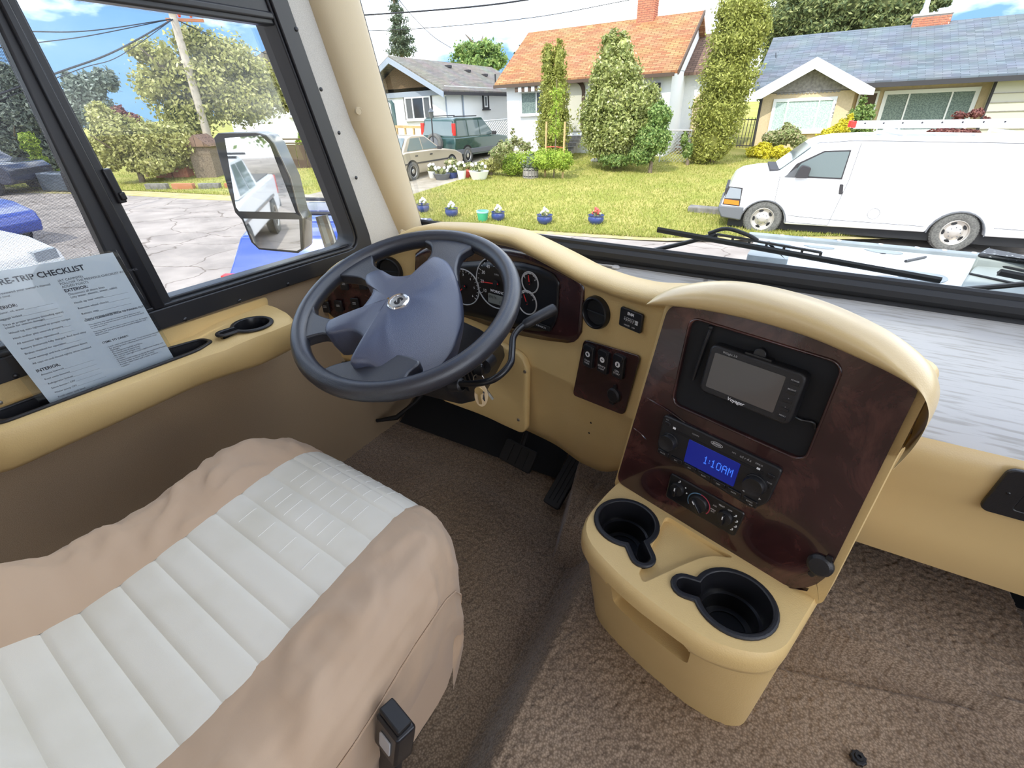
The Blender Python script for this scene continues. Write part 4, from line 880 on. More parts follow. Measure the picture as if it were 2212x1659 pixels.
q = hz(840, 905, .03); ob = thing('parking_brake_lever', 'thin dark lever low on the left under the dash', 'lever', q)
m = MB(); m.tube([(-.03, -.03, .0), (.04, .0, .02), (.09, .05, .07), (.12, .1, .12)], [.006, .010, .007, .007], 8); m.build('handle', 'black_dark', ob, smooth=True)
# ---------------------------------------------------------------- driver seat
from mathutils import noise as mnoise
seat = thing('driver_seat', 'driver seat in tan fabric with cream quilted centre panel', 'seat', (-.53, .15, .0))
SI = T(.53, -.15, 0)
# spine stations: y, z, width factor, bolster factor left, right
ST = [(.430, .26, .88, .2, .2), (.447, .31, .90, .3, .3), (.458, .36, .92, .4, .4), (.452, .405, .945, .6, .6), (.432, .438, .965, .8, .8), (.405, .455, .98, 1, 1), (.376, .462, .99, 1, 1), (.326, .464, 1, 1, 1), (.275, .463, 1, 1.1, 1), (.228, .461, 1, 1.2, 1), (.180, .458, 1, 1.3, 1), (.135, .456, 1, 1.5, 1), (.090, .455, 1, 2.0, 1), (.045, .457, 1, 3.0, 1.1), (.008, .466, 1, 4.4, 1.3), (-.030, .485, 1.0, 5.0, 1.8), (-.062, .52, 1.0, 5, 3), (-.088, .57, .98, 5, 4), (-.112, .64, .96, 5, 5), (-.135, .73, .94, 5, 5), (-.155, .83, .92, 5, 5)]
def cxs(y): return -.522-.045*max(-.05, min(.45, y))
SIDE = [(.127, .0), (.140, .004), (.160, .009), (.185, .014), (.210, .015), (.232, .009), (.247, -.006), (.256, -.028), (.261, -.060), (.262, -.095), (.258, -.13), (.250, -.165)]
def seat_pt(i, dx, dz, side):
    y, z, wf, bl, br = ST[i]; b = bl if side < 0 else br
    t = min(1, max(0, (dx-.10)/.16)); up = Vector((0, 0, 1))
    if y < .01:                                     # backrest leans: bolster grows toward the cab front
        k = min(1, (.01-y)/.1); up = Vector((0, math.sin(1.2*k), math.cos(1.2*k)))
    d = dz*b if dz > 0 else dz
    yy = y-side*dx*.08-(.07*t**2.2 if y > .33 else .07*t**2.2*max(0, (y-.2)/.13))*(1 if y > .2 else 0)
    w_ = dx*(wf if dx > .125 else 1)
    p = Vector((cxs(y)+side*w_, yy, z))+up*d
    if y < .01: p.y -= .0
    return p
def interp_station(f):
    i = int(math.floor(f)); i = min(i, len(ST)-2); return i, f-i
for side, nm in ((-1, 'left_bolster'), (1, 'right_bolster')):
    rows = []; NF = (len(ST)-1)*5
    for a in range(NF+1):
        i, t = interp_station(a/5); row = []
        for (dx, dz) in SIDE:
            p = seat_pt(i, dx, dz, side).lerp(seat_pt(i+1, dx, dz, side), t)
            row.append(p)
        # refine across
        fine = []
        for k in range(len(row)-1):
            for q_ in range(4): fine.append(row[k].lerp(row[k+1], q_/4))
        fine.append(row[-1])
        out = []
        for k, p in enumerate(fine):
            e = min(1, k/5)*(1 if k < 38 else max(0, (44-k)/6)); w1 = mnoise.noise(Vector((p.x*9, p.y*16, p.z*7))+Vector((0, 3.1*side, 0))); w2 = mnoise.noise(Vector((p.x*26+p.y*18, p.y*30-p.x*8, p.z*22)))
            rid = 1-abs(mnoise.noise(Vector((p.x*13+p.y*9, p.y*15-p.x*6, p.z*12))+Vector((7.3*side, 0, 0)))); d = e*(.0060*w1+.0042*abs(w2)*(1 if k < 40 else .5)+.006*max(0, rid-.72)/.28)
            out.append(p+Vector((side*d*.6, 0, d)))
        rows.append(out)
    m = MB(); m.grid(rows if side > 0 else [r[::-1] for r in rows], SI); m.build(nm, 'tan_fabric', seat, smooth=True, angle=80)
    # side seam welt
    if side > 0:
        m = MB(); m.tube([SI @ (r[30]+Vector((.0015, 0, .001))) for r in rows[12:85]], .0012, 5); m.build('seam_welt', 'tan_fabric', seat, smooth=True)
# skirt below
rows = []
for z, k_ in ((.405, .965), (.37, .99), (.33, .985), (.30, .97), (.24, .94), (.19, .93)):
    rows.append([(cxs(.2)+p[0]*k_, .155+p[1]*k_, z) for p in rrect(.505, .575, .15, 8)])
m = MB(); m.grid(rows, SI, cu=True); m.build('seat_skirt', 'tan_fabric', seat, smooth=True)
m = MB(); m.box((cxs(.2), .12, .10), (.34, .40, .20), SI); m.build('pedestal', 'black_plastic', seat, bevel=.01)
m = MB(); m.box((-.52, -.22, .72), (.44, .09, .60), SI @ T(0, 0, 0)); m.build('backrest_core', 'tan_fabric', seat, bevel=.03)
# quilted channels
for i in range(2, len(ST)-1):
    rows = []
    for a in range(9):
        t = -.03+1.06*a/8; bul = .0042*(1-abs(2*a/8-1)**6)-.0012
        row = []
        for k in range(15):
            s_ = -1+2*k/14; dx = abs(s_)*.1305; sd = 1 if s_ >= 0 else -1
            p = seat_pt(i, dx, 0, sd).lerp(seat_pt(i+1, dx, 0, sd), t)
            tng = (seat_pt(i+1, 0, 0, 1)-seat_pt(i, 0, 0, 1)).normalized(); nrm = Vector((1, 0, 0)).cross(tng).normalized()
            if nrm.z < 0 and ST[i][0] > 0: nrm = -nrm
            if ST[i][0] <= 0 and nrm.y < 0: nrm = -nrm
            row.append(p+nrm*(bul*(1-.5*abs(s_)**6)-.001-.003*(1-s_*s_)*0))
        rows.append(row)
    m = MB(); m.grid(rows, SI); m.build('quilt_channel', 'cream_fabric', seat, smooth=True, angle=80)
for k in range(9):                                   # long stitch lines on the front channels
    s_ = -.8+.2*k; dx = abs(s_)*.127; sd = 1 if s_ >= 0 else -1; pts = []
    for i in range(3, 11 if k < 8 else 10):
        for t in (.0, .2, .5, .8):
            p = seat_pt(i, dx, 0, sd).lerp(seat_pt(i+1, dx, 0, sd), t); tng = (seat_pt(i+1, 0, 0, 1)-seat_pt(i, 0, 0, 1)).normalized(); nrm = Vector((1, 0, 0)).cross(tng).normalized()
            if nrm.z < 0: nrm = -nrm
            pts.append(SI @ (p+nrm*((.0042*(1-abs(2*t-1)**6))-.0018)))
    if abs(s_) < .75: m = MB(); m.tube(pts[:(24 if k % 2 else 20)], .00045, 4); m.build('stitch_line', 'cream_thread', seat)
# ---------------------------------------------------------------- seat belt buckle
bp = hz(850, 1585, .40); bk = thing('seatbelt_buckle', 'black seat belt buckle with grey release button beside the seat', 'buckle', hz(815, 1659, .30))
bv = (bp-Vector(bk.location)); bd = Vector((.12, .10, 1)).normalized()
BM_ = T(*bv) @ fr((0, 0, 0), Vector((.95, -.2, -.1)), bd)
m = MB(); m.prism(round_poly([(-.021, -.030), (.021, -.030), (.023, .034), (-.019, .034)], [.005]*4), .024, BM_, -.012, top=.92); m.build('buckle_body', 'black_smooth', bk, bevel=.003)
m = MB(); m.prism(rrect(.018, .026, .002), .002, BM_ @ T(.002, .002, .012)); m.build('release_button', 'grey_print', bk, bevel=.0005)
m = MB(); m.box((.001, .037, 0), (.034, .008, .018), BM_); m.build('buckle_mouth', 'black_dark', bk, bevel=.002)
m = MB(); m.prism(rrect(.032, .16, .004), .010, BM_ @ T(-.004, -.10, -.006)); m.build('stalk', 'black_plastic', bk, bevel=.002)

# ---------------------------------------------------------------- side tray on the left wall
tray = thing('side_tray', 'tan wall tray with long black bin and a cup holder under the window', 'tray', (XW, .4, .5)); TI = T(-XW, -.4, -.5)
ys = np.concatenate([np.linspace(.085, .14, 6), np.linspace(.17, .60, 14), np.linspace(.62, .695, 8)])
rows = []
for y in ys:
    xi = lerp_list(y, [.12, .3, .45, .52, .58, .66], [-1.028, -1.012, -1.002, -.985, -.968, -.965])
    e = 1.0
    if y < .14: e = math.sqrt(max(0, 1-((.14-y)/.057)**2))
    if y > .645: e = math.sqrt(max(0, 1-((y-.645)/.052)**2))
    xi = XW+(xi-XW)*(.12+.88*e); zt = lerp_list(y, [.1, .5, .56, .7], [.552, .552, .562, .563]); zb = lerp_list(y, [.1, .45, .56, .7], [.462, .478, .476, .486])
    rows.append([(XW+.001, y, zt), (XW+(xi-XW)*.5, y, zt), (xi-.014, y, zt-.001), (xi-.004, y, zt-.006), (xi, y, zt-.018), (xi-.002, y, (zt+zb)/2), (xi-.010, y, zb+.016), (xi-.024, y, zb+.003), (xi-.045, y, zb), (XW+.001, y, zb-.004)])
m = MB(); m.grid(rows, TI, cu=True); n_ = 10; m.f += [tuple(range(n_)), tuple(range((len(rows)-1)*n_, len(rows)*n_))[::-1]]
tb = m.build('tray_body', 'vinyl_tan', tray)
CPX = (-1.046, .628, .046, -.030, -.062, .090, .017)
q_ = hz(545, 702, .563)
CPX = (q_.x, q_.y, .044, -.1, -.75, .080, .016)
bin_o = [(p[0], p[1]) for p in round_poly([(-1.098, .13), (-1.046, .15), (-1.030, .46), (-1.046, .505), (-1.078, .50), (-1.098, .42)], [.014, .012, .015, .012, .012, .015])]
ca = MB(); ca.prism(keyhole(*CPX, grow=-.006), .12, TI, .495); cb_ = MB(); cb_.prism(bin_o, .12, TI, .49)
cut(tb, [tmp(ca), tmp(cb_)])
tb.data.polygons.foreach_set('use_smooth', [True]*len(tb.data.polygons)); tb.data.set_sharp_from_angle(angle=math.radians(40))
cup_insert(tray, TI @ T(0, 0, .563), CPX, .062)
cen = Vector((sum(p[0] for p in bin_o)/len(bin_o), sum(p[1] for p in bin_o)/len(bin_o)))
def sc(f): return [(cen.x+(p[0]-cen.x)*f, cen.y+(p[1]-cen.y)*(1-(1-f)*.25)) for p in bin_o]
m = MB(); m.frame(sc(1.12), sc(.90), .005, TI, .551); m.grid([[(p[0], p[1], .552) for p in sc(.90)], [(p[0], p[1], .50) for p in sc(.84)], [(cen.x+(p[0]-cen.x)*.1, cen.y+(p[1]-cen.y)*.1, .496) for p in bin_o]], TI, cu=True)
m.build('bin_liner', 'black_plastic', tray, bevel=.002, seg=3)
m = MB(); m.prism(round_poly([(.06, .55), (.70, .55), (.705, .582), (.06, .594)], [.004, .004, .012, .004]), .005, TI @ WM, .0); m.build('back_flange', 'vinyl_tan', tray, bevel=.002)
for p in ((547, 674), (0, 870)):
    q = hx(*p, XW+.006); m = MB(); m.lathe([(.004, 0), (.0035, .0018), (.0002, .0022)], 12, TI @ fr(q, (0, 1, 0), (0, 0, 1))); m.build('screw', 'steel', tray, smooth=True)

# ---------------------------------------------------------------- checklist sheet
pl0 = Vector((-1.062, .3, .545)); pln = Vector((1, 0, .10)).normalized()
BL, BR_, TR_ = hit(112, 872, pl0, pln), hit(380, 778, pl0, pln), hit(243, 545, pl0, pln)
ex = (BR_-BL).normalized(); ey = pln.cross(ex).normalized()
if ey.z < 0: ey = -ey
PW = (BR_-BL).length; PH = (TR_-BR_).dot(ey)
sk_ = (TR_-BR_).dot(ex)
pp = thing('checklist_sheet', 'printed pre-trip checklist in a clear sleeve propped against the window', 'paper', BL); PM = fr((0, 0, 0), ex, ey) 
def pquad(m, x0, x1, y0, y1, z):
    m.add([(x0+sk_*y/PH, y, z) for y in (y0, y1) for x0 in (x0, x1)], [(0, 1, 3, 2)], PM)
m = MB(); m.prism([(0, -.012), (PW, -.012), (PW+sk_, PH), (sk_, PH)], .0006, PM); m.build('page', 'paper', pp)
m = MB(); m.prism([(-.012, -.014), (PW+.006, -.014), (PW+.006+sk_, PH+.004), (-.012+sk_, PH+.004)], .0006, PM, .0022); m.build('sleeve', 'sleeve_film', pp)
SHm = PM @ Matrix(((1, sk_/PH, 0, 0), (0, 1, 0, 0), (0, 0, 1, .0012), (0, 0, 0, 1)))
def ptxt(s_, x, y, sz, bold=0, ax='LEFT'): text(s_, sz, 'paper_ink', pp, SHm @ T(x*PW, y*PH, 0), 'print', ax=ax, ay='TOP', bold=bold, line=1.0)
ptxt('PRE-TRIP CHECKLIST', .46, .955, PW*.062, .0003, 'CENTER')
ptxt('(AT CAMPSITE)\nFOLLOW THE PREVIOUS CHECKLIST WITH THESE\nADDED POINTS', .53, .875, PW*.026)
ptxt('EXTERIOR:', .53, .80, PW*.034, .0002)
ptxt('Disconnect all shore lines\n(city water, electric, sewer, cable)\n\nHook up tow vehicle_______________\n\nRemove wheel chocks_____________\n\nRetract step____________________\n\nStow camping equipment_________', .54, .765, PW*.025)
ptxt('CHECK CLEARANCES PRIOR TO PULLING OUT!', .53, .545, PW*.022, .0001)
ptxt('This checklist may seem like it requires extra time, but once\nyou follow the points and you spot a step, if you need it is quick\nto stow the items.\n\nYou may want to use this list as a start for your own. Be flexible,\nadaptable, and you can include your personal driving plan and\nfinal purchases.', .54, .505, PW*.0165)
ptxt('ITEMS TO CARRY:', .55, .345, PW*.026, .0001)
ptxt('- Local, state and national maps. Truck atlases can be useful\n  for planning travel, refueling stations and truck stops.\n- Flashlight.\n- An emergency road kit and flares.\n- An assortment of spare fuses.\n- An assortment of hand tools.\n- 12 volt DC test light may be helpful when dealing with\n  problems.\n- A battery hydrometer to check the condition of battery\n- Polarity tester to check 120 AC outlets.\n- Portable water hoses and a water pressure\n  regulator.', .56, .30, PW*.0185)
ptxt('Have you reviewed your owner\'s manual\nand do so now.', .06, .865, PW*.025)
ptxt('EXTERIOR:', .05, .775, PW*.034, .0002)
ptxt('Radiator, oil, water________________\n\nBaggage locked____________________\n\nTires at proper pressure (including spare)\n(check for uneven damage)__________\n\nWheel lug nuts tightened to proper torque\n\nHitch and/or pins secured properly____\n\nAll exterior lights operational_________\n\nBattery (batteries) fully charged, fluid level okay\n\nBrakes checked for operation_________\n\nStow awnings and lock compartment doors\n\nAll caps on and closed tightly when released', .06, .735, PW*.0225)
ptxt('INTERIOR:', .05, .285, PW*.034, .0002)
ptxt('Antenna lowered____________________\n\nRoof vents lowered__________________\n\nRefrigerator locked__________________\n\nStove burners OFF__________________\n\nWater pump OFF____________________\n\nFresh water tank level_______________\n\nWaste water tank level______________\n\nToilet operational___________________\n\nFurnace OFF_______________________\n\nL.P. Gas System checked', .06, .243, PW*.0215)

# ---------------------------------------------------------------- outside mirror
mn = Vector((.42, -.907, .0)).normalized(); mp0 = Vector((-1.50, 1.08, .77))
mir = thing('side_mirror', 'tall grey wing mirror with two glasses outside the driver window', 'mirror', mp0); MX = fr((0, 0, 0), Vector((0, 0, 1)).cross(mn), (0, 0, 1), mn)
MXi = MX.inverted()
def mpx(pts, s=.211, x0=440, y0=270):
    return [((MXi @ (hit(x0+x*s, y0+y*s, mp0, mn)-mp0)).x, (MXi @ (hit(x0+x*s, y0+y*s, mp0, mn)-mp0)).y) for x, y in pts]
face = mpx([(108, 130), (150, 82), (540, 76), (640, 105), (712, 185), (880, 545), (965, 885), (1012, 965), (1022, 1270), (970, 1312), (570, 1275), (490, 1200), (395, 970), (325, 895), (190, 440)])
m = MB(); m.prism(face, .075, MX, -.078); m.build('shell', 'silver_shell', mir, bevel=.006)
m = MB(); m.prism(face, .006, MX, -.003); m.build('bezel', 'black_plastic', mir, bevel=.002)
m = MB(); m.prism(mpx([(225, 135), (590, 105), (680, 190), (950, 895), (370, 880), (340, 840)]), .002, MX, .003); m.build('main_glass', 'mirror', mir)
m = MB(); m.prism(mpx([(415, 955), (985, 965), (1000, 1265), (960, 1285), (575, 1255), (510, 1190)]), .002, MX, .003); m.build('convex_glass', 'mirror', mir)
m = MB(); m.tube([(.07, .10, -.10), (.09, .10, -.20), (.16, .10, -.30), (.40, .16, -.36)], [.022, .026, .024, .02], 10); m.build('mirror_arm', 'silver_shell', mir, smooth=True)

# ---------------------------------------------------------------- wipers and nose outside the windshield
wp0 = Vector((0, 1.365, .638)); wpn = Vector((0, 1, .264))
def wip(px): return hit(px[0], px[1], wp0, wpn)
def wiper(label, a, b, piv, mid, bridge):
    A, B, P, Mm = wip(a), wip(b), wip(piv), wip(mid); o = thing('wiper', label, 'wiper', P, 'windshield wipers'); L = T(*(-P))
    m = MB(); m.tube([A, B], .005, 6, M=L, flat=1.6, up=(0, -.25, 1)); m.tube([A+Vector((0, .008, -.002)), B+Vector((0, .008, -.002))], .0025, 6, M=L); m.build('blade', 'rubber', o)
    m = MB(); D_ = B-A
    for k in range(2):
        s0, s1 = A+D_*bridge[0], A+D_*bridge[1]; m.tube([s0+Vector((0, .004, .014*k)), s1+Vector((0, .004, .014*k))], .0035, 6, M=L)
    for k in range(7):
        s_ = A+D_*(bridge[0]+(bridge[1]-bridge[0])*k/6); m.box((0, 0, 0), (.006, .006, .016), L @ T(*(s_+Vector((0, .004, .007)))))
    m.build('blade_bridge', 'black_alu', o)
    m = MB(); m.tube(smooth_path([P, P.lerp(Mm, .5)+Vector((0, .008, .0)), Mm+Vector((0, .012, .004))], 5), .006, 8, M=L); m.build('arm', 'black_alu', o, smooth=True)
    m = MB(); m.tube(smooth_path([Mm+Vector((-.02, .012, .004)), Mm+Vector((.02, .016, .020)), Mm+Vector((.07, .012, .012)), Mm+Vector((.1, .01, .0))], 5), .005, 8, M=L); m.build('hose', 'rubber', o, smooth=True)
    return o
wiper('black wiper lying across the middle of the windshield above the hood', (1420, 496), (2032, 606), (1405, 542), (1545, 512), (.24, .62))
o = wiper('black wiper at the right edge of the windshield', (2158, 588), (2480, 650), (2070, 626), (2300, 612), (.3, .7))
hd = thing('hood_panel', 'white painted nose panel below the windshield with grey edge strip', 'hood', (.6, 2.2, .40)); HI = T(-.6, -2.2, -.40)
def hp(u, v, z=.42): return hz(u, v, z)
e0, e1 = hp(1640, 512), hp(2212, 566); ed = (e1-e0).normalized()
far = e0+ed*2.6
nn_ = Vector((ed.y, -ed.x, 0))
m = MB(); m.prism([(e0.x-.02, e0.y), (e0.x+.03, 1.45), (1.9, 1.45), (far.x, far.y)], .02, HI, .40); m.build('panel', 'hood_white', hd, bevel=.006)
m = MB(); m.box((1.25, .0, .0), (2.6, .05, .022), HI @ fr(e0+Vector((0, 0, .006)), ed, (-ed.y, ed.x, 0))); m.build('edge_strip', 'primer_grey', hd, bevel=.004)
for k in range(9):
    m = MB(); m.lathe([(.010, 0), (.010, .004), (.0002, .006)], 10, HI @ T(*(e0+ed*(.1+.13*k+.03*math.sin(k*5))+Vector((0, 0, .017))))); m.build('sealant_dot', 'hood_white', hd)
pc = hp(1655, 548); m = MB(); m.prism(round_poly([(-.07, -.15), (.09, -.15), (.09, .13), (.02, .17), (-.05, .12)], [.03, .01, .01, .05, .05]), .03, HI @ T(pc.x, pc.y, .412)); m.build('hinge_lug', 'primer_grey', hd, bevel=.006)
for (u, v, w_, h_) in ((1985, 598, .18, .09), (1930, 606, .10, .06), (1770, 535, .12, .03), (1910, 545, .14, .035)):
    p = hp(u, v); m = MB(); m.prism(smooth_poly([(w_*.5*math.cos(a)*(1+.2*math.sin(3*a)), h_*math.sin(a)*(1+.2*math.cos(2*a))) for a in np.linspace(0, 2*math.pi, 9, False)], 2), .004, HI @ T(p.x, p.y, .4195)); m.build('primer_patch', 'primer_grey', hd)
for (u, v, r) in ((1907, 548, .012), (1775, 535, .006), (1732, 551, .008)):
    p = hp(u, v); m = MB(); m.lathe([(r, .0), (.0002, .001)], 12, HI @ T(p.x, p.y, .4215)); m.build('bolt_hole', 'black_dark', hd)
for (a, b) in (((1955, 567), (1998, 558)), ((1715, 548), (1735, 560))):
    p, q = hp(*a), hp(*b); m = MB(); m.tube([p+Vector((0, 0, .006)), q+Vector((0, 0, .006))], .006, 6, M=HI); m.build('bracket', 'black_alu', hd)
bx0 = hp(2075, 618, .45); bxo = thing('battery_box', 'black plastic box with slotted cover at the right of the white nose panel', 'box', (bx0.x+.3, bx0.y+.3, .44)); BI = T(-(bx0.x+.3), -(bx0.y+.3), -.44)
pa, pb, pc_, pd_ = hp(2072, 620, .425), hp(2110, 556, .50), hp(2300, 600, .50), hp(2300, 690, .425)
mat('box_grey', (.30, .33, .31), .7, noise=(5, (.20, .22, .21), 5)); mat('box_lid', (.03, .03, .032), .6, noise=(70, (.45, .45, .44), 3, .62, .66))
m = MB(); base = [pa, Vector((pb.x, pb.y, .425)), Vector((pc_.x+.2, pc_.y+.1, .425)), Vector((pd_.x+.2, pd_.y, .425))]
topv = [Vector((pa.x+.10, pa.y+.28, .50)), pb, Vector((pc_.x+.2, pc_.y+.1, .50)), Vector((pd_.x+.2, pd_.y+.28, .50))]
m.add(base+topv, [(0, 1, 5, 4), (1, 2, 6, 5), (2, 3, 7, 6), (3, 0, 4, 7), (4, 5, 6, 7), (3, 2, 1, 0)], BI); m.build('body', 'box_grey', bxo, bevel=.008)
m = MB(); m.add([v+Vector((0, 0, .004)) for v in topv]+[v+Vector((0, 0, .016)) for v in topv], [(0, 1, 5, 4), (1, 2, 6, 5), (2, 3, 7, 6), (3, 0, 4, 7), (4, 5, 6, 7), (3, 2, 1, 0)], BI); m.build('lid', 'box_lid', bxo, bevel=.004)
for t in (.35, .7):
    a = base[0].lerp(topv[0], t); b = base[3].lerp(topv[3], t); m = MB(); m.tube([a+Vector((0, -.003, .003)), b+Vector((0, -.003, .003))], .004, 5, M=BI); m.build('groove', 'black_dark', bxo)
# ---------------------------------------------------------------- ground outside
def GZ(y): return -1.5+.055*max(0, y-10)
m = MB(); m.add([(-70, -30, -1.5), (60, -30, -1.5), (60, 70, -1.5), (-70, 70, -1.5)], [(0, 1, 2, 3)]); struct(m.build('ground_road', 'asphalt'), 'pale weathered asphalt street')
def terrain(name, mt, xs_, edge, ymax, lift, label):
    rows = []
    for k in range(30):
        t = (k/29)**1.6; rows.append([(x, edge(x)+(ymax-edge(x))*t, GZ(edge(x)+(ymax-edge(x))*t)+lift) for x in xs_])
    m = MB(); m.grid(rows); return struct(m.build(name, mt, smooth=True), label)
edgeR = lambda x: lerp_list(x, [-10.5, -8.3, -5.6, -2.4, -1.2, 4, 14, 40], [10.1, 9.8, 10.0, 10.6, 11.2, 13.6, 16, 20])
terrain('ground_lawn', 'grass_ground', np.linspace(-10.4, 30, 60), edgeR, 60, .02, 'sunlit front lawn sloping up to the houses')
terrain('ground_verge', 'dirt', np.linspace(-10.4, 30, 60), lambda x: edgeR(x)-.25, 60, .004, 'dry bare verge along the street')
edgeL = lambda x: lerp_list(x, [-60, -24, -20, -15.4, -13.4], [5, 7.2, 8.9, 10.0, 10.8])
terrain('ground_lawn', 'grass_ground', np.linspace(-60, -13.6, 40), edgeL, 60, .02, 'lawn across the street on the left')
terrain('ground_verge', 'dirt', np.linspace(-60, -13.6, 40), lambda x: edgeL(x)-.9, 60, .004, 'dry grass verge across the street')
m = MB(); m.grid([[(x, y, GZ(y)+.012) for x in (-14.0, -12, -10.2)] for y in (9.7, 12, 16, 21, 28)]); struct(m.build('ground_driveway', 'gravel'), 'pale driveway beside the lawn')
# grass blades
def blades(name, n, x0, x1, edge, y1, parent=None):
    X = RNG.uniform(x0, x1, n); U = RNG.random(n); E_ = np.array([edge(x) for x in X]); Y = E_-.05+(y1-E_)*U**1.5; Z = -1.5+.055*np.maximum(0, Y-10)+.015
    a = RNG.uniform(0, np.pi, n); h = RNG.uniform(.03, .085, n); w_ = RNG.uniform(.006, .014, n); dx, dy = np.cos(a)*w_, np.sin(a)*w_
    tx, ty = RNG.normal(size=n)*.025, RNG.normal(size=n)*.025
    V_ = np.stack([np.stack([X-dx, Y-dy, Z], -1), np.stack([X+dx, Y+dy, Z], -1), np.stack([X+tx, Y+ty, Z+h], -1)], 1).reshape(-1, 3)
    me = bpy.data.meshes.new(name); me.vertices.add(3*n); me.vertices.foreach_set('co', V_.ravel()); me.loops.add(3*n); me.loops.foreach_set('vertex_index', np.arange(3*n)); me.polygons.add(n); me.polygons.foreach_set('loop_start', np.arange(0, 3*n, 3)); me.update(calc_edges=True)
    return mkobj(name, me, 'grass_blade', parent)
tag(blades('grass_blades', 90000, -10.3, 4, edgeR, 23), 'short green and straw coloured grass blades of the front lawn', 'grass', kind='stuff')
tag(blades('grass_blades', 16000, -26, -13.7, edgeL, 16), 'short grass blades of the lawn across the street', 'grass', kind='stuff')

# ---------------------------------------------------------------- foliage
def leaves(blobs, n, size, name, mt, parent, aspect=.6, clump=.25, surf=.75, inner=.72, flat=0, core=True):
    if n > 400: n = int(n*2.1); size = size*.66
    "blobs: (x,y,z,rx,ry,rz) ellipsoids in the parent's space; leaf quads in clumps over their surfaces, solid leafy core"
    B = np.array(blobs, float); vol = (B[:, 3]*B[:, 5]+B[:, 3]*B[:, 4]); p = vol/vol.sum(); nc = max(8, int(n/14))
    bi = RNG.choice(len(B), nc, p=p); d = RNG.normal(size=(nc, 3)); d /= np.linalg.norm(d, axis=1)[:, None]; r = (surf+(1-surf)*RNG.random(nc))*RNG.uniform(.9, 1.10, nc)
    C_ = B[bi, :3]+d*r[:, None]*B[bi, 3:]
    ci = RNG.integers(0, nc, n); rad = clump*B[bi[ci], 3:].min(1)
    P = C_[ci]+RNG.normal(size=(n, 3))*rad[:, None]*.5
    nr = d[ci]*.8+RNG.normal(size=(n, 3))*.65+np.array([0, 0, .35]); nr /= np.linalg.norm(nr, axis=1)[:, None]
    a = np.cross(nr, RNG.normal(size=(n, 3))); a /= np.linalg.norm(a, axis=1)[:, None]; b = np.cross(nr, a); s_ = size*RNG.uniform(.6, 1.35, n)
    A_ = a*s_[:, None]; Bv = b*(s_*aspect)[:, None]
    V_ = np.stack([P-A_, P+Bv*.9, P+A_, P-Bv*.9], 1).reshape(-1, 3)
    nv = 4*n; me = bpy.data.meshes.new(name); Fq = np.arange(nv); 
    cv = []; cf = []
    if core:
        mb = MB()
        for k, q in enumerate(B): mb.ball((q[0], q[1], q[2]), (q[3]*inner, q[4]*inner, q[5]*inner), 8)
        cv = mb.v; cf = mb.f
    allv = np.concatenate([V_, np.array(cv).reshape(-1, 3)]) if len(cv) else V_
    me.vertices.add(len(allv)); me.vertices.foreach_set('co', allv.ravel().astype(np.float32))
    li = np.concatenate([Fq, np.array([i+nv for f in cf for i in f], int)]) if len(cf) else Fq
    ls = np.concatenate([np.arange(0, nv, 4), nv+np.arange(len(cf))*4]) if len(cf) else np.arange(0, nv, 4)
    me.loops.add(len(li)); me.loops.foreach_set('vertex_index', li); me.polygons.add(len(ls)); me.polygons.foreach_set('loop_start', ls); me.update(calc_edges=True); me.validate()
    return mkobj(name, me, mt, parent)
def trunk(parent, h, r, mt='bark', branches=0, spread=1.0, x=0, y=0):
    m = MB(); m.tube([(x, y, -.1), (x+.03*h, y, h*.5), (x, y, h)], [r, r*.8, r*.5], 8); m.build('trunk', mt, parent, smooth=True)
    for k in range(branches):
        a = 2*math.pi*k/branches+random.random(); L = spread*(.6+.5*random.random()); z0 = h*(.45+.5*random.random())
        m = MB(); m.tube([(x, y, z0), (x+.5*L*math.cos(a), y+.5*L*math.sin(a), z0+.35*L), (x+L*math.cos(a), y+L*math.sin(a), z0+.8*L)], [r*.4, r*.28, r*.1], 6); m.build('branch', mt, parent, smooth=True)
def plant(name, label, cat, px, y, blobs_px, n, size, mt, base=None, group=None, th=0, **k):
    "blobs_px: (u, v, ru, rv) on the plane y=const"
    ctr = hy(*px, y); zb = GZ(y) if base is None else base; o = thing(name, label, cat, (ctr.x, y, zb), group)
    out = []
    for (u, v, ru, rv) in blobs_px:
        c = hy(u, v, y); ex_ = (hy(u+ru, v, y)-c).length; ez_ = abs(hy(u, v-rv, y).z-c.z); out.append((c.x-ctr.x, 0, c.z-zb, ex_, ex_*k.get('depth', .9), ez_))
    k.pop('depth', None)
    if th: trunk(o, th, k.pop('tr', .08), branches=k.pop('br', 3), spread=k.pop('sp', .8))
    leaves(out, n, size, 'foliage', mt, o, **k); return o
plant('cedar_column', 'slim twin topped cedar column left of the arched door', 'tree', (1200, 310), 19.4, [(1184, 140, 13, 55), (1208, 135, 14, 52), (1186, 220, 20, 70), (1206, 220, 22, 72), (1196, 280, 34, 50), (1192, 320, 26, 28)], 9000, .075, 'leaf_cedar', th=1.0, tr=.1, br=0, clump=.3, aspect=.45)
plant('laurel_bush', 'huge cone shaped glossy laurel bush in front of the house', 'bush', (1335, 330), 18.6, [(1322, 105, 26, 40), (1345, 105, 22, 34), (1330, 160, 52, 50), (1335, 220, 68, 56), (1340, 275, 76, 55), (1325, 310, 62, 42), (1390, 225, 36, 45), (1290, 250, 36, 60)], 16000, .085, 'leaf_laurel', th=1.2, tr=.12, br=4)
plant('flowering_shrub', 'pale flowering shrub at the right foot of the laurel', 'bush', (1410, 320), 18.0, [(1425, 250, 24, 32), (1412, 300, 36, 34), (1385, 335, 30, 20), (1330, 345, 34, 14)], 6000, .07, 'leaf_mid', th=.6, br=0)
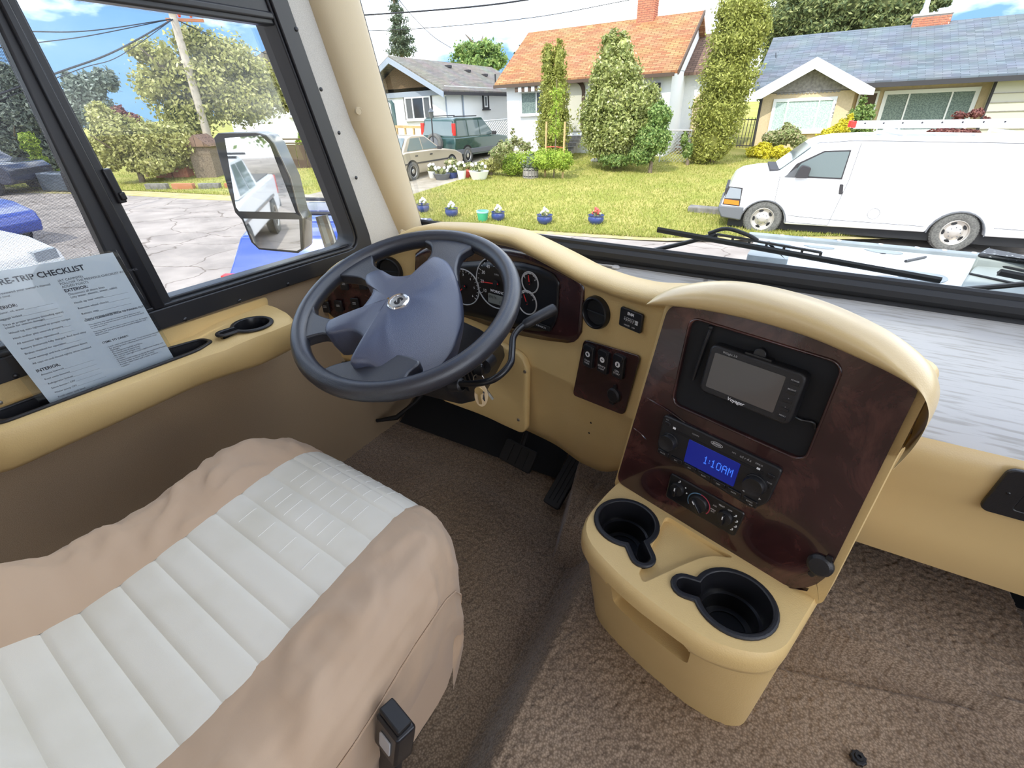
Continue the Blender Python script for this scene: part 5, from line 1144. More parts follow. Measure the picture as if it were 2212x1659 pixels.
plant('tall_cedar', 'very tall dense cedar hedge tree between the two houses', 'tree', (1535, 345), 20.6, [(1600, 20, 52, 60), (1590, 90, 60, 70), (1575, 165, 62, 70), (1555, 240, 58, 65), (1538, 300, 48, 45), (1525, 328, 40, 26), (1625, 60, 40, 60)], 17000, .085, 'leaf_cedar', th=1.5, tr=.15, br=0, clump=.22, aspect=.45)
plant('cypress', 'broad dark cypress rising behind the grey roof', 'tree', (1800, 80), 34, [(1700, 40, 60, 60), (1760, 20, 70, 60), (1840, 15, 80, 60), (1920, 10, 70, 55), (1980, 20, 55, 45), (1690, 110, 50, 60), (1660, 170, 30, 60), (1780, 70, 80, 40), (1900, 55, 80, 36), (2020, 5, 40, 14)], 16000, .17, 'leaf_cypress', th=2, tr=.3, br=0, aspect=.4, clump=.2)
plant('leafy_tree', 'round leafy green tree behind the grey roofed white house', 'tree', (1035, 140), 34, [(1010, 110, 30, 18), (1050, 105, 34, 18), (1040, 140, 46, 26), (1075, 130, 20, 20), (1000, 135, 24, 18)], 4500, .16, 'leaf_mid', th=5, tr=.25, br=4, sp=1.1, clump=.4, core=False, surf=.4)
plant('spruce', 'tall thin dark spruce standing far behind the white house', 'tree', (862, 120), 40, [(868, 110, 26, 14), (866, 88, 24, 12), (863, 66, 20, 12), (860, 42, 16, 12), (856, 18, 12, 12), (852, -5, 8, 12)], 3200, .18, 'leaf_spruce', th=9.5, tr=.18, br=0, clump=.5, core=False, surf=.35, aspect=.4)
plant('small_tree', 'dark conifer tip peeking over the orange roof edge', 'tree', (1130, 100), 36, [(1132, 100, 9, 10), (1126, 118, 12, 10)], 500, .14, 'leaf_spruce', th=4, br=0)
plant('low_hedge', 'clipped bright green round hedge beside the driveway', 'bush', (1115, 360), 16.0, [(1112, 355, 26, 24), (1140, 350, 26, 22), (1175, 345, 32, 22), (1210, 345, 26, 22)], 7000, .05, 'leaf_bright', th=.3, br=0)
plant('boxwood', 'dull olive bush among the flower pots', 'bush', (1060, 360), 15.8, [(1050, 360, 18, 15), (1072, 352, 16, 14), (1040, 365, 12, 12)], 2600, .05, 'leaf_olive', th=.2, br=0)
plant('flower_bed', 'mixed flowering plants behind the pots near the parked cars', 'flowers', (1000, 365), 15.4, [(975, 352, 12, 10), (990, 362, 14, 8), (1015, 360, 14, 9), (958, 372, 12, 6), (1000, 374, 14, 6), (1075, 330, 16, 14), (1092, 318, 14, 16)], 3200, .05, 'leaf_mixed', th=.2, br=0)
plant('rose_vine', 'climbing rose with red blooms against the white wall', 'flowers', (1105, 300), 19.8, [(1108, 285, 5, 10), (1115, 305, 12, 12), (1135, 315, 16, 12), (1100, 320, 12, 14)], 1500, .06, 'leaf_mixed', th=.5, br=0, core=False, surf=.3)
plant('yellow_shrub', 'low bright yellow shrub at the house corner behind the van', 'bush', (1655, 335), 22.5, [(1630, 328, 18, 12), (1655, 332, 26, 15), (1685, 330, 22, 14), (1650, 318, 16, 10)], 3200, .07, 'leaf_yellow', th=.2, br=0)
plant('rhododendron', 'leafy rhododendron below the left window of the tan house', 'bush', (1690, 300), 23.2, [(1670, 300, 24, 16), (1700, 292, 28, 20), (1725, 305, 18, 14), (1700, 272, 8, 8)], 3000, .07, 'leaf_mixed', th=.3, br=0)
plant('golden_conifer', 'golden conifer bush behind the van roof', 'bush', (1805, 290), 22.8, [(1835, 260, 8, 14), (1820, 275, 18, 16), (1795, 290, 22, 14), (1770, 300, 14, 10)], 2600, .06, 'leaf_yellow', th=.3, br=0)
plant('upright_shrub', 'upright pale green shrub by the front door of the tan house', 'bush', (1850, 280), 23.6, [(1862, 225, 10, 22), (1850, 250, 20, 24), (1875, 248, 16, 22), (1840, 275, 22, 20), (1870, 278, 22, 18)], 3600, .06, 'leaf_mid', th=.5, br=3, core=False, surf=.4)
plant('red_leaf_shrub', 'reddish leaved shrub below the long window of the tan house', 'bush', (2090, 260), 23.8, [(2075, 250, 18, 9), (2110, 245, 18, 10), (2060, 285, 60, 7), (2130, 262, 12, 10)], 2000, .06, 'leaf_red', th=.2, br=0)
plant('garden_shrub', 'small green shrub at the foot of the tall cedar', 'bush', (1490, 320), 20.0, [(1478, 300, 8, 16), (1485, 325, 10, 18)], 900, .06, 'leaf_mid', th=.2, br=0)
# ---- left of the street
def plantL(name, label, px, dist, blobs_px, n, size, mt, th=0, **k):
    d = ray(*px); d2 = Vector((d.x, d.y, 0)).normalized(); p0 = Vector((d2.x*dist, d2.y*dist, 0)); zb = GZ(p0.y); o = thing(name, label, 'tree' if 'tree' in name or 'conifer' in name else 'bush', (p0.x, p0.y, zb)); out = []
    for (u, v, ru, rv) in blobs_px:
        c = hit(u, v, p0, d2); e_ = (hit(u+ru, v, p0, d2)-c).length; z_ = abs(hit(u, v-rv, p0, d2).z-c.z); q = c-Vector((p0.x, p0.y, zb)); out.append((q.x, q.y, q.z, e_, e_*.9, z_))
    if th: trunk(o, th, k.pop('tr', .12), branches=k.pop('br', 4), spread=k.pop('sp', 1.2))
    leaves(out, n, size, 'foliage', mt, o, **k); return o
plantL('garden_tree', 'large airy yellow green tree beside the utility pole', (450, 360), 27, [(350, 125, 40, 40), (300, 110, 26, 26), (420, 90, 50, 36), (500, 130, 60, 45), (430, 170, 80, 50), (560, 180, 55, 45), (610, 215, 40, 26), (520, 220, 90, 45), (400, 240, 70, 50), (330, 180, 50, 40)], 15000, .13, 'leaf_olive', th=3.6, tr=.22, br=6, sp=1.5, clump=.45, core=False, surf=.35)
plantL('thicket_bush', 'dense olive bushes at the edge of the far lawn', (300, 370), 24, [(250, 290, 50, 50), (310, 310, 60, 50), (380, 310, 50, 45), (230, 330, 40, 40), (330, 350, 70, 25), (420, 330, 30, 40), (215, 250, 30, 30)], 11000, .10, 'leaf_olive', th=1.0, br=3)
plantL('plum_tree', 'purple leaved small tree among the olive bushes', (290, 290), 25.5, [(285, 270, 26, 26), (310, 295, 24, 22), (258, 245, 16, 18)], 2600, .09, 'leaf_red', th=1.5, br=3)
plantL('back_tree', 'dark green tree far left behind the thicket', (180, 240), 32, [(190, 190, 36, 30), (225, 170, 30, 22), (160, 230, 40, 40), (200, 240, 50, 40), (150, 175, 20, 20)], 6000, .14, 'leaf_grey', th=2, br=3, clump=.4, surf=.5)
plantL('shade_tree', 'big grey green tree seen through the insect screen', (20, 300), 30, [(10, 180, 40, 50), (40, 250, 50, 60), (0, 300, 50, 60), (90, 330, 40, 50), (120, 280, 30, 50)], 8000, .14, 'leaf_grey', th=2, br=3, clump=.4, surf=.5)
plantL('light_bush', 'small light green bush beyond the insect screen', (70, 340), 26, [(65, 310, 22, 26), (85, 345, 18, 14), (150, 375, 26, 12)], 1600, .10, 'leaf_bright', th=.3, br=0)
plantL('corner_bush', 'green bush beside the white house across the street', (650, 350), 26, [(660, 310, 20, 22), (700, 330, 18, 26), (640, 330, 22, 14)], 1800, .09, 'leaf_bright', th=.3, br=0)
# ---------------------------------------------------------------- houses
TILT = (0, math.radians(-2.0), 0)
def wall_prism(poly, th, M, name, mt, parent): m = MB(); m.prism(poly, th, M); return m.build(name, mt, parent)
def facade(y): return fr((0, y, 0), (1, 0, 0), (0, 0, 1))            # local x, z(up), toward the street
def window(parent, M, x0, x1, z0, z1, cols, frame_mt='trim_white', fw=.07, glass_mt='window_dark', split=None, sill=True):
    m = MB(); m.frame([(x0-fw, z0-fw), (x1+fw, z0-fw), (x1+fw, z1+fw), (x0-fw, z1+fw)], [(x0, z0), (x1, z0), (x1, z1), (x0, z1)], .06, M); w_ = m.build('window', frame_mt, parent)
    cs = split or [x0+(x1-x0)*k/cols for k in range(cols+1)]
    for k in range(len(cs)-1):
        m = MB(); m.prism([(cs[k], z0), (cs[k+1], z0), (cs[k+1], z1), (cs[k], z1)], .01, M, .01); m.build('pane', glass_mt if isinstance(glass_mt, str) else glass_mt[k], w_)
        if k: m = MB(); m.box((cs[k], (z0+z1)/2, .035), (.05, z1-z0, .05), M); m.build('mullion', frame_mt, w_)
    if sill: m = MB(); m.box(((x0+x1)/2, z0-fw-.02, .05), (x1-x0+2*fw+.1, .05, .12), M); m.build('sill', frame_mt, w_)
    return w_
def chimney(parent, cx, cy, z0, w_, d, h, name='chimney', cap='mortar', bh=.075, bw=.22):
    m = MB(); m.box((cx, cy, z0+h/2), (w_-.02, d-.02, h)); c = m.build(name, 'mortar', parent); rows_ = int(h/bh); sp_ = MB(); sp_.box((0, 0, 0), (bw-.012, .03, bh-.012)); me = None
    for r in range(rows_):
        n_ = int(w_/bw)
        for k in range(n_+1):
            x = cx-w_/2+bw*(k+.5)-(bw/2 if r % 2 else 0); x0, x1 = max(cx-w_/2, x-bw/2+.006), min(cx+w_/2, x+bw/2-.006)
            if x1-x0 < .04: continue
            m = MB(); m.box(((x0+x1)/2, cy-d/2, z0+bh*(r+.5)), (x1-x0, .03, bh-.014)); m.build('brick', 'brick_red', c)
        for k in range(2):
            m = MB(); m.box((cx+w_/2, cy-d/2+d*(k+.5)/2, z0+bh*(r+.5)), (.03, d/2-.014, bh-.014)); m.build('brick', 'brick_red', c)
    m = MB(); m.box((cx, cy, z0+h+.04), (w_+.10, d+.10, .08)); m.build('chimney_cap', cap, c); return c
# house with the orange roof
hA = thing('house', 'white stucco house with orange shingle roof and brick chimney', 'house', (-12.5, 21.8, -.85), 'houses along the street', TILT)
m = MB(); m.box((3.65, 3.0, 1.2), (7.3, 6.0, 3.2)); m.build('wall', 'stucco_white', hA)
m = MB(); m.prism([(0, 2.76), (6.0, 2.76), (3.0, 4.72)], .25, fr((7.3, 0, 0), (0, 1, 0), (0, 0, 1), (-1, 0, 0)) if False else fr((7.05, 0, 0), (0, 1, 0), (0, 0, 1))); m.prism([(0, 2.76), (6.0, 2.76), (3.0, 4.72)], .25, fr((0, 0, 0), (0, 1, 0), (0, 0, 1))); m.build('gable_wall', 'stucco_white', hA)
def slope(parent, x0, x1, y0, z0, y1, z1, th, mt, name='roof_slope'):
    m = MB(); m.add([(x0, y0, z0), (x1, y0, z0), (x1, y1, z1), (x0, y1, z1), (x0, y0, z0+th), (x1, y0, z0+th), (x1, y1, z1+th), (x0, y1, z1+th)], [(3, 2, 1, 0), (4, 5, 6, 7), (0, 1, 5, 4), (1, 2, 6, 5), (2, 3, 7, 6), (3, 0, 4, 7)]); return m.build(name, mt, parent)
slope(hA, -.42, 7.55, -.32, 2.60, 3.0, 4.76, .10, 'roof_orange'); slope(hA, -.42, 7.55, 6.32, 2.60, 3.0, 4.76, .10, 'roof_orange')
m = MB(); m.box((3.5, -.36, 2.58), (7.9, .08, .12)); m.build('gutter', 'trim_brown', hA)
m = MB(); m.add([(7.56, -.34, 2.56), (7.56, -.34, 2.72), (7.56, 3.0, 4.88), (7.56, 3.0, 4.72), (7.62, -.34, 2.56), (7.62, -.34, 2.72), (7.62, 3.0, 4.88), (7.62, 3.0, 4.72)], [(0, 1, 2, 3), (7, 6, 5, 4), (0, 4, 5, 1), (1, 5, 6, 2), (2, 6, 7, 3), (3, 7, 4, 0)]); m.build('verge_board', 'trim_brown', hA)
FA = facade(-.01)
window(hA, FA, .80, 2.25, 1.50, 2.28, 2, glass_mt=['curtain_dark', 'window_dark'], frame_mt='trim_white')
for k in range(11):
    m = MB(); m.prism([(.62+.16*k, 2.32), (.78+.16*k, 2.32), (.78+.16*k, 2.50), (.62+.16*k, 2.50)], .03, FA @ T(0, 0, .30)); m.build('awning_stripe', 'trim_white' if k % 2 else 'trim_brown', hA)
m = MB(); m.prism([(6.55, 1.9), (6.9, 1.9), (6.9, 2.35), (6.55, 2.35)], .12, FA); m.build('awning_stripe', 'trim_dark', hA)
arch = [(2.85, .75), (3.65, .75)]+[(3.25+.4*math.cos(math.radians(a)), 2.15+.42*math.sin(math.radians(a))) for a in range(0, 181, 15)]
m = MB(); m.prism([(3.25+(p[0]-3.25)*1.35, p[1]+(.12 if p[1] > 1 else 0)) for p in arch], .03, FA); m.build('door_arch', 'trim_brown', hA)
m = MB(); m.prism(arch, .03, FA, .015); dA = m.build('front_door', 'siding_pale', hA)
m = MB(); m.box((3.5, 1.4, .06), (.05, .10, .05), FA); m.build('door_handle', 'brass', dA)
for k in range(6):
    m = MB(); m.box((3.3, -.3-.28*(5-k), .02+.12*k-.1), (1.2-.02*k, .32, .14)); m.build('step', 'stone', hA)
chimney(hA, 5.25, 3.0, 4.55, .72, .6, 1.05)
m = MB(); m.box((8.3, 3.4, 1.2), (2.0, 2.2, 3.0)); m.build('porch_wall', 'stucco_white', hA)
slope(hA, 7.3, 9.5, 1.9, 2.62, 4.2, 4.1, .10, 'roof_brown')
m = MB(); m.prism([(7.75, .5), (8.75, .5)]+[(8.25+.5*math.cos(math.radians(a)), 1.6+.45*math.sin(math.radians(a))) for a in range(0, 181, 15)], .04, facade(2.30)); m.build('porch_arch', 'stucco_tan', hA)
for k in range(6):
    m = MB(); m.box((8.1, 2.1-.25*(5-k), .0+.12*k), (1.1, .27, .05)); m.build('porch_step', 'trim_brown', hA)
# grey roofed white house on the left
hB = thing('house', 'white stucco house with taupe gable roof and shingled gable', 'house', (-14.2, 19.5, -.95), 'houses along the street', TILT)
m = MB(); m.box((-2.3, 3.8, 1.15), (4.6, 7.6, 3.1)); m.build('wall', 'stucco_white', hB)
m = MB(); m.prism([(-4.55, 2.45), (-.05, 2.45), (-2.45, 3.62)], .2, facade(.2)); m.build('gable_wall', 'shingle_brown', hB)
m = MB(); m.prism([(-4.6, 2.36), (.0, 2.36), (.0, 2.56), (-4.6, 2.56)], .08, facade(0)); m.build('belly_board', 'trim_bluegrey', hB)
m = MB()
m.add([(.30, -.55, 2.42), (-2.45, -.55, 3.78), (-2.45, 7.9, 3.78), (.30, 7.9, 2.42), (.30, -.55, 2.52), (-2.45, -.55, 3.90), (-2.45, 7.9, 3.90), (.30, 7.9, 2.52)], [(0, 1, 2, 3), (7, 6, 5, 4), (0, 4, 5, 1), (1, 5, 6, 2), (2, 6, 7, 3), (3, 7, 4, 0)]); m.build('roof_slope', 'roof_taupe', hB)
m = MB(); m.add([(-5.1, -.55, 2.42), (-2.45, -.55, 3.78), (-2.45, 7.9, 3.78), (-5.1, 7.9, 2.42), (-5.1, -.55, 2.52), (-2.45, -.55, 3.90), (-2.45, 7.9, 3.90), (-5.1, 7.9, 2.52)], [(0, 1, 2, 3), (7, 6, 5, 4), (0, 4, 5, 1), (1, 5, 6, 2), (2, 6, 7, 3), (3, 7, 4, 0)]); m.build('roof_slope', 'roof_taupe', hB)
for (xa, za, xb, zb) in ((.32, 2.40, -2.45, 3.78), (-5.12, 2.40, -2.45, 3.78)):
    m = MB(); m.prism([(xa, za-.16), (xa, za+.04), (xb, zb+.06), (xb, zb-.16)] if xa < xb else [(xa, za+.04), (xa, za-.16), (xb, zb-.16), (xb, zb+.06)], .06, facade(-.55)); m.build('verge_board', 'trim_bluegrey', hB)
m = MB(); m.box((.30, 3.7, 2.40), (.10, 8.4, .12)); m.build('gutter', 'trim_dark', hB)
for (x, y) in ((-1.9, 3.0), (-1.6, 4.2), (-1.3, 5.3)):
    m = MB(); m.box((x, y, 2.42+(.30-x)*.495+.14), (.25, .25, .10)); m.build('roof_vent', 'trim_dark', hB)
m = MB(); m.tube([(-.6, 5.2, 2.8), (-.6, 5.2, 3.35)], .04, 8); m.build('vent_pipe', 'trim_dark', hB)
FB = facade(-.01); SB = fr((.01, 0, 0), (0, 1, 0), (0, 0, 1))
window(hB, FB, -2.22, -.88, 1.52, 2.30, 3, glass_mt=['window_grey', 'window_dark', 'window_grey'], split=[-2.22, -1.85, -1.22, -.88])
m = MB(); m.frame([(-2.36, 1.40), (-.76, 1.40), (-.76, 2.44), (-2.36, 2.44)], [(-2.29, 1.45), (-.81, 1.45), (-.81, 2.37), (-2.29, 2.37)], .03, FB); m.build('window_surround', 'trim_dark', hB)
m = MB(); m.prism([(-3.55, .75), (-2.95, .75), (-2.95, 2.15), (-3.08, 2.28), (-3.42, 2.28), (-3.55, 2.15)], .05, FB); m.build('door_surround', 'teal_dark', hB)
m = MB(); m.prism([(-3.50, .75), (-3.12, .75), (-3.12, 2.12), (-3.22, 2.22), (-3.42, 2.22), (-3.50, 2.12)], .05, FB, .03); m.build('front_door', 'stucco_white', hB)
window(hB, FB, -1.50, -.98, .22, .55, 2, glass_mt='window_grey', fw=.04)
window(hB, SB, 2.95, 3.35, 1.85, 2.40, 1, frame_mt='trim_dark', fw=.06, glass_mt='window_grey'); window(hB, SB, 3.6, 4.1, .28, .70, 2, frame_mt='trim_white', fw=.05, glass_mt='window_grey')
m = MB(); m.frame([(3.0, 1.88), (3.30, 1.88), (3.30, 2.37), (3.0, 2.37)], [(3.06, 1.94), (3.24, 1.94), (3.24, 2.31), (3.06, 2.31)], .03, SB, .02); m.build('window_sash', 'trim_white', hB)
m = MB(); m.tube([(.05, 1.2, 2.4), (.05, 1.2, .2)], .035, 8); m.build('downpipe', 'trim_bluegrey', hB)
m = MB(); m.tube([(.0, -.03, 2.3), (.0, -.03, .2)], .03, 8); m.build('downpipe', 'trim_bluegrey', hB)
m = MB(); m.box((.06, .35, .72), (.12, .25, .35)); m.build('meter_box', 'bumper_grey', hB)
# timber screen in front of it
fs = thing('timber_screen', 'new timber balustrade with woven slats at the white house steps', 'fence', (-14.85, 18.4, GZ(18.4)))
for k in range(5):
    m = MB(); m.box((-1.9+.48*k, 0, .62), (.07, .07, 1.24)); m.build('post', 'wood_new', fs)
m = MB(); m.box((-.95, 0, 1.24), (2.05, .10, .10)); m.build('top_rail', 'wood_new', fs)
for k in range(8):
    P_ = [(-1.95+.125*j, -.03+.035*math.sin(j*1.6+k*math.pi), .86-.105*k) for j in range(17)]
    m = MB(); m.tube(P_, .035, 4, flat=.9); m.build('woven_slat', 'wood_new', fs)
# tan rancher
hC = thing('house', 'tan stucco rancher with wide grey roof and white gable trim', 'house', (-2.2, 25.0, -.62), 'houses along the street', TILT)
m = MB(); m.box((1.6, 2.2, .95), (3.2, 4.4, 2.1)); m.build('gable_wing_wall', 'stucco_tan', hC); m = MB(); m.box((6.2, 3.6, 1.05), (12.4, 4.6, 2.3)); m.build('wall', 'stucco_tan', hC)
m = MB(); m.prism([(.0, 1.98), (3.2, 1.98), (1.62, 2.78)], .15, facade(.15)); m.build('gable_board', 'wood_grey', hC)
for k in range(17):
    m = MB(); m.prism(circ(.065, 9, .56+.13*k, 1.99, 180, 360), .03, facade(.0)); m.build('scallop', 'wood_grey', hC)
m = MB(); m.add([(-.42, -.45, 1.84), (1.66, -.45, 2.95), (1.66, 3.6, 2.95), (-.42, 3.6, 1.84), (-.42, -.45, 1.94), (1.66, -.45, 3.07), (1.66, 3.6, 3.07), (-.42, 3.6, 1.94)], [(0, 1, 2, 3), (7, 6, 5, 4), (0, 4, 5, 1), (1, 5, 6, 2), (2, 6, 7, 3), (3, 7, 4, 0)]); m.build('gable_roof', 'roof_grey', hC)
m = MB(); m.add([(3.74, -.45, 1.84), (1.66, -.45, 2.95), (1.66, 3.6, 2.95), (3.74, 3.6, 1.84), (3.74, -.45, 1.94), (1.66, -.45, 3.07), (1.66, 3.6, 3.07), (3.74, 3.6, 1.94)], [(0, 1, 2, 3), (7, 6, 5, 4), (0, 4, 5, 1), (1, 5, 6, 2), (2, 6, 7, 3), (3, 7, 4, 0)]); m.build('gable_roof', 'roof_grey', hC)
m = MB(); m.prism([(-.45, 1.78), (.0, 1.82), (1.66, 2.72), (1.66, 3.10), (-.45, 1.98)], .08, facade(-.46)); m.build('fascia_board', 'trim_white', hC)
m = MB(); m.prism([(3.77, 1.78), (3.77, 1.98), (1.66, 3.10), (1.66, 2.72), (3.32, 1.82)], .08, facade(-.46)); m.build('fascia_board', 'trim_white', hC)
slope(hC, -.48, 13, .25, 2.12, 5.0, 4.22, .12, 'roof_grey'); slope(hC, -.48, 13, 9.75, 2.12, 5.0, 4.22, .12, 'roof_grey')
m = MB(); m.box((7.9, .18, 2.10), (9.0, .12, .16)); m.build('gutter', 'trim_dark', hC)
FC = facade(-.01); window(hC, FC, .55, 2.55, .68, 1.68, 3, glass_mt=['curtain', 'curtain', 'curtain'], fw=.11, split=[.55, .98, 2.08, 2.55])
FC2 = facade(1.28); window(hC, FC2, 4.35, 7.0, .55, 1.78, 3, glass_mt='curtain_dark', fw=.13, split=[4.35, 5.05, 6.35, 7.0])
m = MB(); m.prism([(3.45, .3), (4.0, .3), (4.0, 1.85), (3.45, 1.85)], .05, FC2); m.build('front_door', 'trim_brown', hC)
m = MB(); m.frame([(3.38, .3), (4.07, .3), (4.07, 1.92), (3.38, 1.92)], [(3.45, .3), (4.0, .3), (4.0, 1.85), (3.45, 1.85)], .08, FC2); m.build('door_frame', 'trim_white', hC)
m = MB(); m.box((10.0, .95, 1.05), (5.2, .6, 2.05)); m.build('siding_wing', 'siding_pale', hC)
for k in range(5):
    m = MB(); m.box((10.0, .63, .55+.28*k), (5.2, .03, .02)); m.build('siding_batten', 'wood_grey', hC)
m = MB(); m.tube([(7.38, .70, 2.1), (7.38, .70, .1)], .06, 8); m.build('downpipe', 'trim_dark', hC)
m = MB(); m.tube([(-.03, .0, 1.95), (-.03, .0, .0)], .05, 8); m.build('downpipe', 'trim_dark', hC)
chimney(hC, 5.35, 5.0, 4.15, 1.25, .6, .42)
m = MB(); m.lathe([(.16, 4.6), (.15, 4.75), (.10, 4.85), (.09, 5.2)], 14, T(5.05, 5.0, 0)); m.build('flue', 'aluminium', hC, smooth=True)
m = MB(); m.box((5.65, 5.0, 4.72), (.30, .30, .14)); m.build('flue_cap', 'aluminium', hC)
m = MB(); m.tube(smooth_path([(-.1, 3.2, 3.6), (.1, 2.2, 3.0), (.35, .8, 2.45), (.6, -.3, 2.3)], 5), .018, 5); m.build('service_wire', 'wire_black', hC)
text('3\n0\n6\n2', .13, 'trim_dark', hC, FC @ T(2.64, 1.30, .07), 'house_number')
# far white house seen in the side window
p = hz(640, 345, -1.5)*1.0; dW = Vector((p.x, p.y, 0)).normalized(); pw = dW*33
hW = thing('house', 'far white house behind the garden tree across the street', 'house', (pw.x, pw.y, GZ(pw.y)), 'houses along the street', (0, 0, math.radians(38)))
m = MB(); m.box((0, 2.5, 1.4), (6, 5, 3.4)); m.build('wall', 'stucco_white', hW)
m = MB(); m.prism([(-3.3, 3.0), (3.3, 3.0), (0, 4.6)], 5.6, fr((0, 5.3, 0), (1, 0, 0), (0, 0, 1))); m.build('roof', 'roof_taupe', hW)
window(hW, facade(-.01), .2, 1.4, 1.5, 2.5, 2); window(hW, facade(-.01), -2.2, -1.2, 1.5, 2.5, 2)
sh = hz(455, 392, -1.5); shd = thing('garden_shed', 'small brown shed half hidden behind the mirror', 'shed', (hz(462, 392, -1.5).x*1.03, hz(462, 392, -1.5).y*1.03, -1.45), None, (0, 0, math.radians(30)))
m = MB(); m.box((0, 0, .6), (.8, .8, 1.2)); m.build('wall', 'bark', shd); m = MB(); m.prism([(-.5, 1.15), (.5, 1.15), (0, 1.55)], 1.0, fr((0, .5, 0), (1, 0, 0), (0, 0, 1))); m.build('roof', 'roof_brown', shd)
fnc = thing('lattice_fence', 'dark brown lattice topped fence across the street', 'fence', hz(700, 375, -1.45), None, (0, 0, math.radians(35)))
for k in range(14):
    m = MB(); m.box((-2.2+.36*k, 0, .55), (.34, .04, 1.1)); m.build('board', 'trim_brown', fnc)
m = MB(); m.box((.1, 0, 1.3), (5.0, .03, .05)); m.box((.1, 0, 1.15), (5.0, .03, .05)); m.build('lattice_rail', 'trim_brown', fnc)
# ---------------------------------------------------------------- vehicles
def arc_pts(cx, cz, r, a0, a1, n=12): return [(cx+r*math.cos(math.radians(a0+(a1-a0)*k/(n-1))), cz+r*math.sin(math.radians(a0+(a1-a0)*k/(n-1)))) for k in range(n)]
SIDE_ = lambda y: fr((0, y, 0), (1, 0, 0), (0, 0, 1))               # local z points to -y (near side)
def wheel(parent, x, y, z, r, w_, out, holes=5, steel='wheel_steel', tread=True):
    "out = -1: outer face toward -y"
    M = fr((x, y, z), (1, 0, 0), (0, 0, 1)) if out < 0 else fr((x, y, z), (-1, 0, 0), (0, 0, 1))
    m = MB(); m.lathe([(r*.60, 0), (r*.64, .012), (r*.80, .018), (r*.93, .008), (r*.985, -.02), (r, -.05), (r, -w_+.05), (r*.97, -w_+.02), (r*.6, -w_)], 40, M); wv = m.build('wheel', 'tyre', parent, smooth=True, angle=40)
    m = MB(); m.lathe([(r*.63, .002), (r*.60, .010), (r*.575, .002), (r*.55, -.030), (r*.40, -.040), (r*.30, -.02), (r*.20, .008), (r*.10, .012), (.001, .013)], 32, M); m.build('wheel_disc', steel, wv, smooth=True)
    for k in range(holes):
        m = MB(); m.prism([(r*.13*math.cos(a), r*.065*math.sin(a)) for a in np.linspace(0, 2*math.pi, 10, False)], .012, M @ RZ(360/holes*k+90) @ T(0, r*.455, -.038) @ RX(-14)); m.build('vent_slot', 'black_dark', wv)
    for k in range(8):
        m = MB(); m.lathe([(r*.03, 0), (r*.03, .012), (.001, .014)], 6, M @ RZ(45*k) @ T(0, r*.255, -.012)); m.build('lug_nut', 'bumper_grey', wv)
    if tread:
        m = MB()
        for k in range(44):
            for j in range(3): m.box((0, r-.004, -.05-(w_-.1)*j/2), (.028, .014, .045), M @ RZ(360/44*(k+.5*(j % 2))))
        m.build('tread_blocks', 'tyre', wv)['kind'] = 'stuff'
    return wv
van = thing('van', 'white cargo van with roof ladder parked beyond the lawn edge', 'van', (-.52, 11.89, -1.5), None, (0, 0, math.radians(5.9)))
Zv = lambda pts: [(a, b+1.5) for a, b in pts]
f_arch = arc_pts(-.03, -1.21, .43, 0, 180)[::-1]; r_arch = arc_pts(3.31, -1.21, .45, 0, 180)[::-1]
body_poly = [( -.47, -1.20), (-.86, -1.13), (-.92, -.97), (-.88, -.76), (-.82, -.53), (-.76, -.38), (-.62, -.285), (-.30, -.215), (.06, -.185), (.42, .145), (.60, .31), (.76, .385), (1.05, .44), (1.6, .475), (3.0, .49), (5.0, .48), (5.08, .35), (5.12, -.4), (5.12, -1.0), (5.05, -1.14)]+arc_pts(3.31, -1.20, .45, 5, 175)+arc_pts(-.03, -1.20, .43, 0, 175)
m = MB(); m.prism(Zv(body_poly)[::-1], 1.96, SIDE_(1.98), 0); m.build('body', 'paint_white', van, bevel=.05, seg=4)
m = MB(); m.box((2.0, 1.0, .42), (5.4, 1.75, .5)); m.build('underbody', 'black_dark', van)
NS = SIDE_(.018)
def vp(pts, name, mt, d=.008, z0=0, **k): m = MB(); m.prism(Zv(pts), d, NS, z0); return m.build(name, mt, van, **k)
vp([(.20, -.28), (1.20, -.28), (1.20, .24), (.76, .215), (.34, -.03)], 'window_seal', 'trim_dark', .006)
vp(round_poly([(.30, -.25), (1.175, -.255), (1.18, .215), (.77, .19), (.42, -.02)], [.02]*5), 'side_glass', 'glass_tint', .010)
m = MB(); M_ = fr((.06, 0, 1.5-.185), (0, 1, 0), (.54, 0, .495)); m.prism(round_poly([(.12, .02), (1.84, .02), (1.76, .66), (.20, .66)], [.05]*4), .014, M_ @ T(0, 0, -.026)); m.build('windshield', 'glass_tint', van)  # raked screen
m = MB(); m.box((.0, .98, 1.315), (.22, 1.7, .05), RY(0)); m.build('cowl', 'trim_dark', van, bevel=.01)
for (pts, nm, mt, d) in (([(-.80, -.53), (-.57, -.55), (-.55, -.75), (-.86, -.75)], 'headlamp', 'lamp_clear', .012), ([(-.86, -.77), (-.56, -.79), (-.55, -.88), (-.86, -.86)], 'turn_signal', 'lamp_amber', .014), ([(-.84, -.51), (-.545, -.53), (-.53, -.90), (-.88, -.88)], 'lamp_bezel', 'trim_dark', .006)):
    vp(pts, nm, mt, d)
m = MB(); m.prism(Zv([(-.95, -.90), (-.43, -.91), (-.45, -1.19), (-.86, -1.15), (-.95, -1.0)])[::-1], 2.0, SIDE_(2.0), 0); m.build('front_bumper', 'bumper_grey', van, bevel=.03)
m = MB(); m.box((-.86, 1.0, .78), (.06, 1.5, .28)); m.build('grille', 'trim_dark', van)
m = MB(); m.box((5.14, 1.0, .45), (.2, 1.9, .16)); m.build('rear_bumper', 'bumper_grey', van, bevel=.02)
